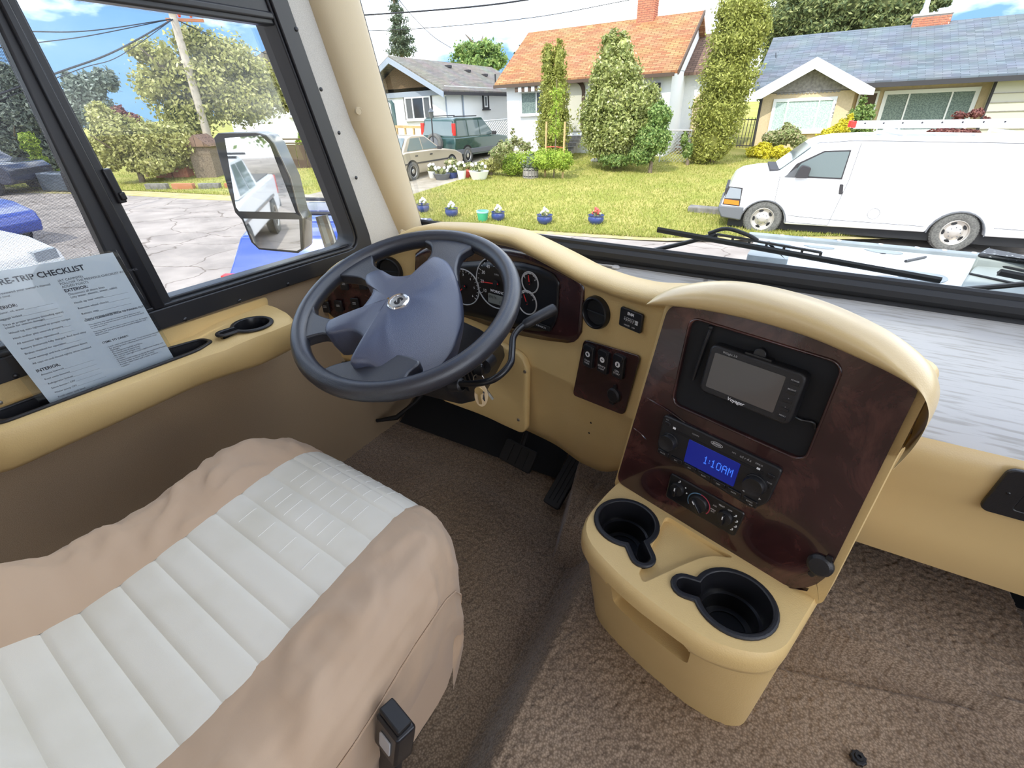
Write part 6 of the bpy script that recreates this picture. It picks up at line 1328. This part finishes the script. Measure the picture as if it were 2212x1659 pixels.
for (x, pts) in ((0, [(1.33, .36), (1.32, -.30), (1.20, -1.16)]), (1, [(.10, -.26), (.12, -.75), (.38, -1.0), (.44, -1.15), (1.2, -1.16)]), (2, [(.6, .345), (1.2, .40), (2.0, .405), (5.0, .41)]), (3, [(.44, -1.02), (1.2, -1.045), (2.8, -1.05)]), (4, [(3.85, -1.0), (5.0, -1.0)])):
    m = MB(); m.tube([(a, .018, b+1.5) for a, b in pts], .005, 5); m.build('panel_seam', 'bumper_grey', van)
m = MB(); m.tube([(1.92+.10*math.cos(a), .019, .62+.10*math.sin(a)) for a in np.linspace(0, 2*math.pi, 24, False)], .004, 4, True); m.build('fuel_door', 'bumper_grey', van)
vp(round_poly([(1.19, -.37), (1.25, -.37), (1.29, -.55), (1.22, -.55)], [.015]*4), 'door_handle', 'trim_dark', .02)
m = MB(); m.prism(round_poly(Zv([(.36, -.27), (.58, -.27), (.60, -.08), (.44, -.04), (.40, -.10)]), [.03]*5), .16, SIDE_(-.02), 0); vm = m.build('door_mirror', 'trim_dark', van, bevel=.02); m = MB(); m.prism(Zv([(.18, -.28), (.42, -.27), (.36, -.10)]), .02, NS); m.build('mirror_sail', 'bumper_grey', vm)
for (x, z, r) in ((-.03, -1.13, .37), (3.31, -1.13, .37)):
    wheel(van, x, .03, z+1.5, r, .24, -1); m = MB(); m.lathe([(r, 0), (r, -.24)], 20, fr((x, 1.9, z+1.5), (1, 0, 0), (0, 0, 1)), caps=True); m.build('wheel', 'tyre', van)
    m = MB(); m.tube([(x+.45*math.cos(math.radians(a)), .012, .30+.45*math.sin(math.radians(a))) for a in range(5, 176, 10)], .012, 6); m.build('arch_lip', 'bumper_grey', van)
lad = thing('ladder', 'aluminium extension ladder carried on the van roof', 'ladder', (-.52+1.2*.995, 11.89+.45, .60), None, (0, math.radians(-1.2), math.radians(5.9)))
for y in (.12, .50):
    for (z, w_) in ((.06, .10), (.0, .03)):
        m = MB(); m.box((2.1, y, z), (4.3, .028, w_)); m.build('side_rail', 'aluminium', lad, bevel=.004)
for k in range(14):
    m = MB(); m.tube([(.12+.3*k, .12, .06), (.12+.3*k, .50, .06)], .016, 8); m.build('rung', 'aluminium', lad)
    m = MB(); m.lathe([(.016, 0), (.001, .006)], 8, fr((.12+.3*k, .105, .075), (1, 0, 0), (0, 0, 1))); m.build('rung_end', 'trim_dark', lad)
for y in (.12, .50):
    m = MB(); m.box((-.06, y, .06), (.08, .05, .12)); m.build('rubber_foot', 'lamp_red', lad, bevel=.01)
rk = thing('roof_rack', 'white steel ladder rack on the van roof', 'rack', (-.52, 11.89, -1.5), None, (0, 0, math.radians(5.9)))
for x in (1.98, 3.75):
    m = MB(); m.tube([(x, .10, 1.93), (x, .10, 2.05), (x, 1.85, 2.05), (x, 1.85, 1.93)], .025, 8); m.build('cross_bar', 'paint_white', rk)
    m = MB(); m.box((x, .12, 1.94), (.12, .08, .05)); m.build('bar_foot', 'bumper_grey', rk)
m = MB(); m.tube([(1.85, .16, 1.905), (5.0, .16, 1.91)], .012, 6); m.build('gutter_rail', 'bumper_grey', rk)

def car(name, label, loc, yaw, W, body, green, glass_side, wheels_x, wr, paint, extra=None, taper=.16, glass_front=None, glass_rear=None, group=None, zbelt=None, bev=.05):
    o = thing(name, label, 'car' if name != 'pickup_truck' else 'truck', loc, group, (0, 0, math.radians(yaw)))
    m = MB(); m.prism(body[::-1], W, SIDE_(W/2), 0); m.build('body', paint, o, bevel=bev, seg=3)
    zb = min(p[1] for p in green); zt = max(p[1] for p in green)
    def wy(z): return W/2-.03-taper*(z-zb)/(zt-zb)
    n = len(green); vs = [(x, -wy(z), z) for x, z in green]+[(x, wy(z), z) for x, z in green]
    m = MB(); m.add(vs, [tuple(range(n))[::-1], tuple(range(n, 2*n))]+[(i, (i+1) % n, n+(i+1) % n, n+i) for i in range(n)]); m.build('cabin', paint, o, bevel=.03)
    for poly in glass_side:
        for s_ in (-1, 1):
            vs = [(x, s_*(wy(z)+.006), z) for x, z in poly]; m = MB(); m.add(vs, [tuple(range(len(poly)))[::(1 if s_ < 0 else -1)]]); m.build('side_window', 'glass_tint', o, solid=.006, soff=0)
    for g in (glass_front, glass_rear):
        if g:
            (x0, z0), (x1, z1) = g; y0, y1 = wy(z0)-.08, wy(z1)-.08; nx = Vector((z1-z0, 0, -(x1-x0))).normalized()*(.008)
            if (g is glass_rear): nx = -nx if nx.x > 0 else nx
            elif nx.x < 0: nx = -nx
            m = MB(); m.add([(x0+nx.x, -y0, z0+nx.z), (x0+nx.x, y0, z0+nx.z), (x1+nx.x, y1, z1+nx.z), (x1+nx.x, -y1, z1+nx.z)], [(0, 1, 2, 3)]); m.build('windscreen', 'glass_tint', o, solid=.005, soff=0)
    for x in wheels_x:
        for s_ in (-1, 1):
            m = MB(); m.lathe([(wr*1.18, 0), (wr*1.18, .012), (.001, .012)], 24, fr((x, s_*(W/2-.004), wr), (1, 0, 0) if s_ < 0 else (-1, 0, 0), (0, 0, 1))); m.build('wheel_arch', 'black_dark', o)
            wheel(o, x, s_*(W/2+.015), wr, wr, .2, s_, 5, tread=False)
    if extra: extra(o, W)
    return o
def lamps(red, W, z, x, h=.12, w_=.30):
    def f(o, W_):
        for s_ in (-1, 1): m = MB(); m.box((x, s_*(W/2-w_/2+.01), z), (.10, w_, h)); m.build('tail_lamp', 'lamp_red', o, bevel=.01)
    return f
sed_body = [(-.85, .28), (-.95, .45), (-.95, .70), (-.88, .86), (-.30, .93), (1.2, .93), (2.1, .90), (2.85, .82), (3.35, .66), (3.42, .45), (3.35, .26), (-.5, .2)]
sed_green = [(-.45, .90), (.05, 1.34), (.35, 1.41), (1.05, 1.40), (1.95, .90)]
def sed_x(o, W):
    lamps('', W, .74, -.93)(o, W)
    m = MB(); m.box((.95, -W/2-.006, .55), (3.2, .02, .05)); m.build('door_strip', 'trim_dark', o); m = MB(); m.box((-.90, 0, .42), (.2, W-.04, .2)); m.build('bumper', 'paint_beige', o, bevel=.03)
    for x in (.28, 1.18): m = MB(); m.box((x, -W/2-.008, .78), (.14, .02, .04)); m.build('door_handle', 'trim_dark', o)
    m = MB(); m.box((1.62, -W/2-.09, .97), (.10, .16, .11)); m.build('door_mirror', 'trim_dark', o, bevel=.02)
car('sedan', 'beige sedan parked in the driveway behind a dark green wagon', (-12.78, 14.07, GZ(14.1)-.02), 93.5, 1.66, sed_body, sed_green, [[(-.18, .95), (.72, .95), (.72, 1.33), (.20, 1.32)], [(.78, .95), (1.72, .95), (1.08, 1.33), (.78, 1.34)]], (0, 2.55), .31, 'paint_beige', sed_x, glass_front=((1.93, .93), (1.1, 1.39)), glass_rear=((-.45, .93), (.03, 1.33)))
suv_body = [(-.80, .40), (-.85, .60), (-.82, 1.0), (2.45, 1.0), (3.2, .93), (3.4, .75), (3.42, .42), (3.3, .32), (-.6, .32)]
suv_green = [(-.80, .98), (-.66, 1.62), (-.5, 1.68), (1.35, 1.68), (2.25, .98)]
def suv_x(o, W):
    for s_ in (-1, 1): m = MB(); m.box((-.74, s_*(W/2-.10), 1.28), (.08, .14, .42)); m.build('tail_lamp', 'lamp_red', o, bevel=.01)
    m = MB(); m.lathe([(.33, 0), (.35, .05), (.35, .18), (.30, .22), (.26, .22), (.24, .16), (.001, .16)], 28, fr((-.84, .05, .80), (0, -1, 0), (0, 0, 1), (-1, 0, 0))); sw_ = m.build('spare_wheel', 'tyre', o, smooth=True)
    m = MB(); m.lathe([(.24, .17), (.22, .20), (.001, .21)], 24, fr((-.84, .05, .80), (0, -1, 0), (0, 0, 1), (-1, 0, 0))); m.build('wheel_cover', 'bumper_grey', sw_, smooth=True)
    m = MB(); m.box((1.2, 0, .48), (4.5, W+.03, .2)); m.build('cladding', 'bumper_grey', o, bevel=.03)
    for s_ in (-1, 1): m = MB(); m.tube([(-.4, s_*.55, 1.72), (1.2, s_*.55, 1.72)], .02, 6); m.build('roof_rail', 'trim_dark', o)
    m = MB(); m.box((1.95, -W/2-.10, 1.08), (.12, .18, .14)); m.build('door_mirror', 'trim_dark', o, bevel=.02)
car('suv', 'dark green compact wagon with spare wheel on its tailgate', (-13.05, 17.9, GZ(17.9)-.02), 90, 1.72, suv_body, suv_green, [[(-.62, 1.04), (.12, 1.04), (.12, 1.58), (-.50, 1.58)], [(.20, 1.04), (1.0, 1.04), (1.0, 1.58), (.20, 1.58)], [(1.07, 1.04), (2.02, 1.04), (1.40, 1.58), (1.07, 1.58)]], (0, 2.6), .33, 'paint_green', suv_x, glass_rear=((-.79, 1.06), (-.68, 1.55)), glass_front=((2.22, 1.02), (1.4, 1.64)), taper=.12)
pk_body = [(-1.1, .45), (-1.15, .70), (-1.12, 1.12), (1.25, 1.12), (2.6, 1.08), (3.6, .98), (3.85, .70), (3.8, .42), (-.9, .36)]
pk_green = [(.72, 1.10), (.85, 1.60), (1.0, 1.68), (1.9, 1.67), (2.55, 1.10)]
def pk_x(o, W):
    for s_ in (-1, 1): m = MB(); m.box((-1.12, s_*(W/2-.07), .90), (.08, .16, .40)); m.build('tail_lamp', 'lamp_red', o, bevel=.01)
    m = MB(); m.box((-1.15, 0, .48), (.14, W, .18)); m.build('rear_bumper', 'bumper_grey', o, bevel=.02)
    m = MB(); m.box((-.22, 0, 1.13), (1.7, W-.25, .02)); m.build('bed_cover', 'trim_dark', o)
    for x in (1.05, 1.85): m = MB(); m.tube([(x, -.85, 1.72), (x, .85, 1.74)], .025, 8); m.build('roof_bar', 'trim_dark', o)
    m = MB(); m.box((1.3, -W/2-.006, .75), (3.6, .02, .05)); m.build('door_strip', 'paint_navy', o)
wag_body = [(-.85, .28), (-.92, .45), (-.90, .72), (-.86, .90), (1.2, .90), (2.1, .86), (2.85, .78), (3.3, .62), (3.36, .45), (3.3, .26), (-.5, .2)]
wag_green = [(-.84, .88), (-.62, 1.26), (-.4, 1.34), (1.05, 1.34), (1.95, .88)]
def wag_x(o, W):
    for s_ in (-1, 1): m = MB(); m.box((-.86, s_*(W/2-.06), .78), (.10, .14, .26)); m.build('tail_lamp', 'lamp_red', o, bevel=.01)
    for x in (-.1, .85): m = MB(); m.tube([(x, -.72, 1.40), (x, .72, 1.42)], .022, 8); m.build('roof_bar', 'trim_dark', o)
    m = MB(); m.box((-.93, 0, .42), (.12, W-.1, .2)); m.build('bumper', 'paint_blue', o, bevel=.03)
    m = MB(); m.box((-.95, 0, .62), (.02, .5, .12)); m.build('number_plate', 'paint_white', o)
car('hatchback', 'blue hatchback with black roof bars parked outside beyond the wing mirror', (-4.95, 4.05, -1.5), 118, 1.66, wag_body, wag_green, [[(-.62, .93), (.25, .93), (.25, 1.28), (-.50, 1.26)], [(.32, .93), (1.72, .93), (1.08, 1.28), (.32, 1.29)]], (0, 2.5), .30, 'paint_blue', wag_x, glass_front=((1.93, .91), (1.1, 1.33)))
car('pickup_truck', 'white pickup parked behind, mirrored in the wing mirror', (-3.4, -9.5, -1.5), 95, 1.8, pk_body, pk_green, [[(.95, 1.14), (1.55, 1.14), (1.55, 1.60), (1.0, 1.60)], [(1.62, 1.14), (2.35, 1.14), (1.92, 1.60), (1.62, 1.60)]], (-.1, 2.75), .36, 'paint_white', pk_x, glass_front=((2.52, 1.13), (1.95, 1.64)), glass_rear=((.72, 1.13), (.84, 1.58)))
for k, (x, y) in enumerate(((-2, -22), (-8, -24), (-14, -20), (4, -24))):
    o = thing('street_tree', ('dark tree mirrored in the wing mirror, straight behind', 'tall tree behind the parked white pickup', 'broad tree behind on the left kerb', 'tree behind on the right kerb')[k], 'tree', (x, y, -1.5), 'trees behind the camper'); trunk(o, 2.5, .2, br=0) if False else trunk(o, 2.5, .2); leaves([(0, 0, 4, 2.6, 2.4, 2.6), (1.2, 0, 2.8, 2, 2, 1.6), (-1.4, .4, 3, 2, 2, 1.7)], 2500, .2, 'foliage', 'leaf_mid', o)
q = hz(-125, 415, -1.5); car('suv', 'dark car parked far away beyond the insect screen', (q.x, q.y, -1.5), 30, 1.75, suv_body, suv_green, [[(-.62, 1.04), (1.0, 1.04), (1.0, 1.58), (-.50, 1.58)]], (0, 2.6), .33, 'paint_navy', None, glass_rear=((-.79, 1.06), (-.68, 1.55)))
q = hz(15, 545, -1.5); hd_ = Vector((math.cos(.2), math.sin(.2), 0)); q = q-hd_*3.4; car('sedan', 'blue car at the left edge seen through the insect screen', (q.x, q.y, -1.5), 11, 1.7, sed_body, sed_green, [[(-.18, .95), (.72, .95), (.72, 1.33), (.20, 1.32)]], (0, 2.55), .31, 'paint_blue', None)
q = hz(50, 668, -1.5); hd_ = Vector((math.cos(.25), math.sin(.25), 0)); q = q-hd_*3.4; car('sedan', 'white car nose low at the left behind the checklist', (q.x, q.y, -1.5), 14, 1.7, sed_body, sed_green, [[(-.18, .95), (.72, .95), (.72, 1.33), (.20, 1.32)]], (0, 2.55), .31, 'paint_white', lambda o, W: [MB().box((3.3, s_*.62, .62), (.2, .3, .14)).build('head_lamp', 'lamp_clear', o) for s_ in (-1, 1)], glass_front=((1.93, .93), (1.1, 1.39)))
# ---------------------------------------------------------------- pots and garden things
def pot(px, mt, label, name='flower_pot', r=.17, h=.20, flower='flower_white', leaf='leaf_mixed', y=None, cat='pot', group='pots along the street edge', n=120):
    p = hz(*px, -1.47); p.z = GZ(p.y)+.02; o = thing(name, label, cat, p, group)
    m = MB(); m.lathe([(r*.62, 0), (r*.95, h*.35), (r, h*.6), (r*.92, h*.85), (r*1.02, h), (r*.92, h), (r*.85, h*.8), (.001, h*.78)], 24); m.build('pot', mt, o, smooth=True)
    leaves([(0, 0, h*1.05, r*.75, r*.75, h*.35)], n, .035, 'plant', leaf, o, core=False, surf=.2)
    m = MB()
    for k in range(7):
        a = k*2.4; m.ball((r*.55*math.cos(a)*(.4+.6*((k*7) % 5)/5), r*.55*math.sin(a), h*1.2+.03*((k*3) % 4)), .035, 6)
    m.build('blooms', flower, o, smooth=True)['kind'] = 'stuff'
    return o
pot((915, 459), 'pot_blue', 'navy glazed pot with pale flowers, first from the windshield pillar')
pot((976, 468), 'pot_blue', 'bright blue glazed pot with yellow and white flowers, second from the pillar', leaf='leaf_bright')
pot((1076, 477), 'pot_blue', 'dark navy pot with pale flowers just right of the green bucket')
pot((1176, 485), 'pot_blue', 'dark blue pot with a large white bloom in the middle of the row', r=.19)
pot((1286, 488), 'pot_blue', 'blue pot with a red flower, last of the row', flower='flower_red', r=.19)
p = hz(1043, 478, -1.47); bu = thing('bucket', 'small green bucket with pale rim on the lawn edge', 'bucket', (p.x, p.y, GZ(p.y)+.02))
m = MB(); m.lathe([(.11, 0), (.14, .22), (.13, .22), (.10, .02), (.001, .02)], 24); m.build('pail', 'pot_green', bu, smooth=True); m = MB(); m.lathe([(.142, .20), (.150, .21), (.150, .25), (.138, .25)], 24); m.build('rim', 'pot_aqua', bu, smooth=True)
for k, (px, mt, lab, r, h) in enumerate((((1035, 388), 'pot_white', 'wide white ribbed planter among the driveway flowers', .34, .28), ((955, 388), 'bumper_grey', 'grey trough of pale flowers at the driveway edge', .30, .2), ((935, 385), 'pot_white', 'small white pot at the left end of the flower group', .16, .24), ((998, 388), 'pot_white', 'narrow white pot beside the red watering can', .16, .30), ((978, 385), 'pot_blue', 'low dark pot in the flower group', .2, .2))):
    pt = hit(*px, (0, 10, -1.5), (0, -.055, 1)); o = thing('flower_pot', lab, 'pot', pt, 'pots by the driveway')
    m = MB(); m.lathe([(r*.7, 0), (r, h*.9), (r*1.04, h), (r*.9, h), (.001, h*.9)], 20); m.build('pot', mt, o, smooth=True); leaves([(0, 0, h*1.3, r*1.0, r*.8, h*.6)], 350, .05, 'plant', 'leaf_mixed', o, core=False, surf=.2)
    m = MB(); [m.ball((r*.8*math.cos(k2*2.4), r*.6*math.sin(k2*2.4), h*1.5+.05*(k2 % 3)), .05, 6) for k2 in range(8)]; m.build('blooms', 'flower_white', o, smooth=True)['kind'] = 'stuff'
pt = hit(1010, 384, (0, 10, -1.5), (0, -.055, 1)); o = thing('watering_can', 'red watering can among the driveway pots', 'watering can', pt); m = MB(); m.lathe([(.10, 0), (.11, .22), (.08, .26), (.001, .26)], 16); m.build('can', 'flower_red', o, smooth=True); m = MB(); m.tube([(.10, 0, .08), (.24, 0, .28)], .02, 6); m.build('spout', 'flower_red', o)
pt = hit(1146, 385, (0, 10, -1.5), (0, -.055, 1)); o = thing('barrel_planter', 'half wooden barrel planter with grey leaved plant by the hedge', 'planter', pt)
for k in range(16):
    a = k*2*math.pi/16; m = MB(); m.box((0, 0, .17), (.03, .095, .34), RZ(math.degrees(a)) @ T(.25, 0, 0)); m.build('stave', 'wood_grey', o)
for z in (.08, .27): m = MB(); m.lathe([(.267, z-.02), (.270, z), (.267, z+.02)], 24); m.build('hoop', 'trim_dark', o)
leaves([(0, 0, .5, .34, .3, .26)], 700, .05, 'plant', 'leaf_grey', o)
pt = hit(1196, 385, (0, 10, -1.5), (0, -.055, 1)); o = thing('sapling', 'thin young tree tied between two wooden stakes on the lawn', 'tree', pt)
m = MB(); m.tube([(0, 0, 0), (.02, 0, 1.2), (-.02, 0, 2.9)], [.025, .02, .008], 6); m.build('trunk', 'bark', o); leaves([(0, 0, 2.3, .3, .3, .5), (0, 0, 1.5, .35, .3, .4)], 420, .05, 'foliage', 'leaf_bright', o, core=False, surf=.2)
for s_ in (-.33, .33): m = MB(); m.box((s_, 0, .85), (.05, .05, 1.7)); m.build('stake', 'wood_new', o)
m = MB(); m.tube([(-.33, 0, .95), (0, .02, .97), (.33, 0, .95)], .012, 5); m.build('tie', 'flower_red', o)
pt = hit(1545, 462, (0, 10, -1.5), (0, -.055, 1)); o = thing('stone_block', 'weathered stone kerb block by the van nose', 'stone', pt); m = MB(); m.box((-.25, 0, .06), (.8, .3, .18)); m.build('block', 'stone', o, bevel=.03)
pt = hit(1310, 352, (0, 10, -1.5), (0, -.055, 1)); o = thing('stone_edging', 'low pale stones at the foot of the garden steps', 'stones', pt)
for k in range(4): m = MB(); m.ball((-.5+.3*k, .0, .06), (.17, .12, .10), 6); m.build('stone', 'conc', o)
pt = hit(966, 352, (0, 10, -1.5), (0, -.055, 1)); o = thing('garden_lamp', 'slim black garden lamp post beside the dark green wagon', 'lamp post', (pt.x+.6, pt.y-1.6, GZ(pt.y-1.6)))
m = MB(); m.tube([(0, 0, 0), (0, 0, 1.75)], .025, 8); m.build('post', 'trim_dark', o); m = MB(); m.lathe([(.05, 1.75), (.09, 1.95), (.12, 1.96), (.02, 2.08), (.001, 2.1)], 10); m.build('lantern', 'window_grey', o)
# chain link fence pieces
def chain(label, a, b, h=1.1):
    o = thing('chain_link_fence', label, 'fence', a); d = Vector(b)-Vector(a); L = d.length
    for k in range(2): m = MB(); m.tube([d*k, d*k+Vector((0, 0, h))], .03, 8); m.build('post', 'aluminium', o)
    m = MB(); m.tube([Vector((0, 0, h)), d+Vector((0, 0, h))], .022, 8); m.build('top_rail', 'aluminium', o)
    m = MB(); n_ = int(L/.12)
    for k in range(-int(h/.12), n_):
        for s_ in (1, -1):
            p0 = k*.12; t0 = max(0, p0)/L; t1 = min(L, p0+h)/L
            if t1 <= t0: continue
            z0, z1 = (max(0, p0)-p0), (min(L, p0+h)-p0); z0, z1 = (z0, z1) if s_ > 0 else (h-z0, h-z1); m.tube([d*t0+Vector((0, 0, z0)), d*t1+Vector((0, 0, z1))], .006, 4, caps=False)
    mm = m.build('wire_mesh', 'aluminium', o); mm['kind'] = 'stuff'
chain('chain link gate between laurel and tall cedar', (-5.0, 20.4, GZ(20.4)), (-4.0, 20.6, GZ(20.6)))
chain('chain link fence along the side of the white house', (-13.6, 20.3, GZ(20.3)), (-12.6, 22.0, GZ(22)), 1.3)
o = thing('side_gate', 'dark iron gate with red timber post beside the tan house', 'gate', (-3.4, 25.3, GZ(25.3)))
m = MB(); m.box((-.1, 0, .75), (.14, .14, 1.6)); m.build('gate_post', 'wood_red', o)
for k in range(8): m = MB(); m.box((.1+.13*k, 0, .6), (.025, .025, 1.15)); m.build('bar', 'trim_dark', o)
for z in (.1, 1.1): m = MB(); m.box((.55, 0, z), (1.05, .03, .04)); m.build('rail', 'trim_dark', o)
# planters and bits across the street
for k, (px, fl) in enumerate((((363, 386), 'pink'), ((400, 386), 'mixed'))):
    p = hz(*px, -1.48); o = thing('planter_box', ('brick planter with pink flowers on the far lawn', 'second brick planter on the far lawn nearer the pole')[k], 'planter', p, 'brick planters on the far lawn', (0, 0, .5)); m = MB(); m.box((0, 0, .22), (.6, .4, .42)); m.build('box', 'brick_red', o); leaves([(0, 0, .5, .3, .22, .12)], 200, .05, 'plant', 'leaf_red' if k == 0 else 'leaf_mixed', o, core=False, surf=.2)
o = thing('stone_row', 'row of low timber edging blocks on the far lawn', 'edging', hz(430, 408, -1.48), None, (0, 0, .55))
for k in range(4): m = MB(); m.box((-1.4+.9*k, 0, .08), (.7, .2, .2)); m.build('block', 'wood_red' if k % 2 else 'stone', o)
q = hz(140, 412, -1.5); o = thing('recycling_bin', 'dark recycling bin lying at the far roadside', 'bin', q, None, (0, 0, .4)); m = MB(); m.box((0, 0, .3), (1.1, .6, .6)); m.build('bin', 'paint_greyblue', o, bevel=.06); m = MB(); m.box((.52, 0, .3), (.1, .66, .66)); m.build('lid', 'trim_dark', o, bevel=.02)
# utility pole and wires
po_ = thing('utility_pole', 'weathered wooden utility pole with a transformer arm across the street', 'pole', (-22.3, 13.4, GZ(13.4)))
m = MB(); m.tube([(0, 0, 0), (0, 0, 5.35)], [.17, .13], 12); m.build('pole', 'pole_wood', po_, smooth=True)
m = MB(); m.box((.3, .3, 5.2), (1.3, .10, .10), RZ(45)); m.build('crossarm', 'wood_red', po_)
for k in range(3): m = MB(); m.lathe([(.04, 0), (.06, .08), (.03, .16)], 8, T(.15+.28*k, .15+.28*k, 5.25)); m.build('insulator', 'lamp_red', po_)
def wire(label, pts, r=.02):
    P_ = [Vector(p) for p in pts]; o = thing('power_line', label, 'wire', P_[0], 'overhead wires'); m = MB(); m.tube(smooth_path([p-P_[0] for p in P_], 8), r, 5); m.build('cable', 'wire_black', o)
def far(u, v, d):
    k = ray(u, v); return CAM+k*(d/math.hypot(k.x, k.y))
ptop = Vector((-22.3, 13.4, GZ(13.4)+5.2))
wire('overhead wire running left from the pole, topmost', [ptop, far(200, 66, 24), far(60, 68, 22), far(-200, 60, 20)], .018)
wire('overhead wire running left from the pole, just below the topmost', [ptop, far(200, 76, 24), far(60, 95, 22), far(-200, 130, 20)], .016)
wire('thick overhead cable dropping left from the pole', [ptop, far(250, 110, 22), far(125, 157, 20), far(-100, 240, 17)], .026)
wire('thin overhead cable dropping left under the thick one', [ptop, far(260, 120, 22), far(170, 150, 20), far(-60, 240, 18)], .012)
wire('overhead wire crossing right from the pole', [ptop, far(480, 85, 27), far(610, 128, 28), far(700, 165, 29)], .014)
wire('lower overhead wire crossing right from the pole', [ptop, far(500, 100, 27), far(610, 145, 28), far(700, 185, 29)], .012)
wire('heavy black overhead wire above the white house', [far(700, 38, 19), far(900, 25, 18), far(1080, 8, 17), far(1250, -20, 16)], .022)
wire('thin overhead wire above the orange roof', [far(700, 68, 22), far(900, 62, 21), far(1150, 38, 20), far(1360, 0, 19)], .011)
wire('service wire falling to the leafy tree', [far(840, -30, 22), far(885, 28, 23), far(935, 78, 25), far(975, 104, 27)], .012)
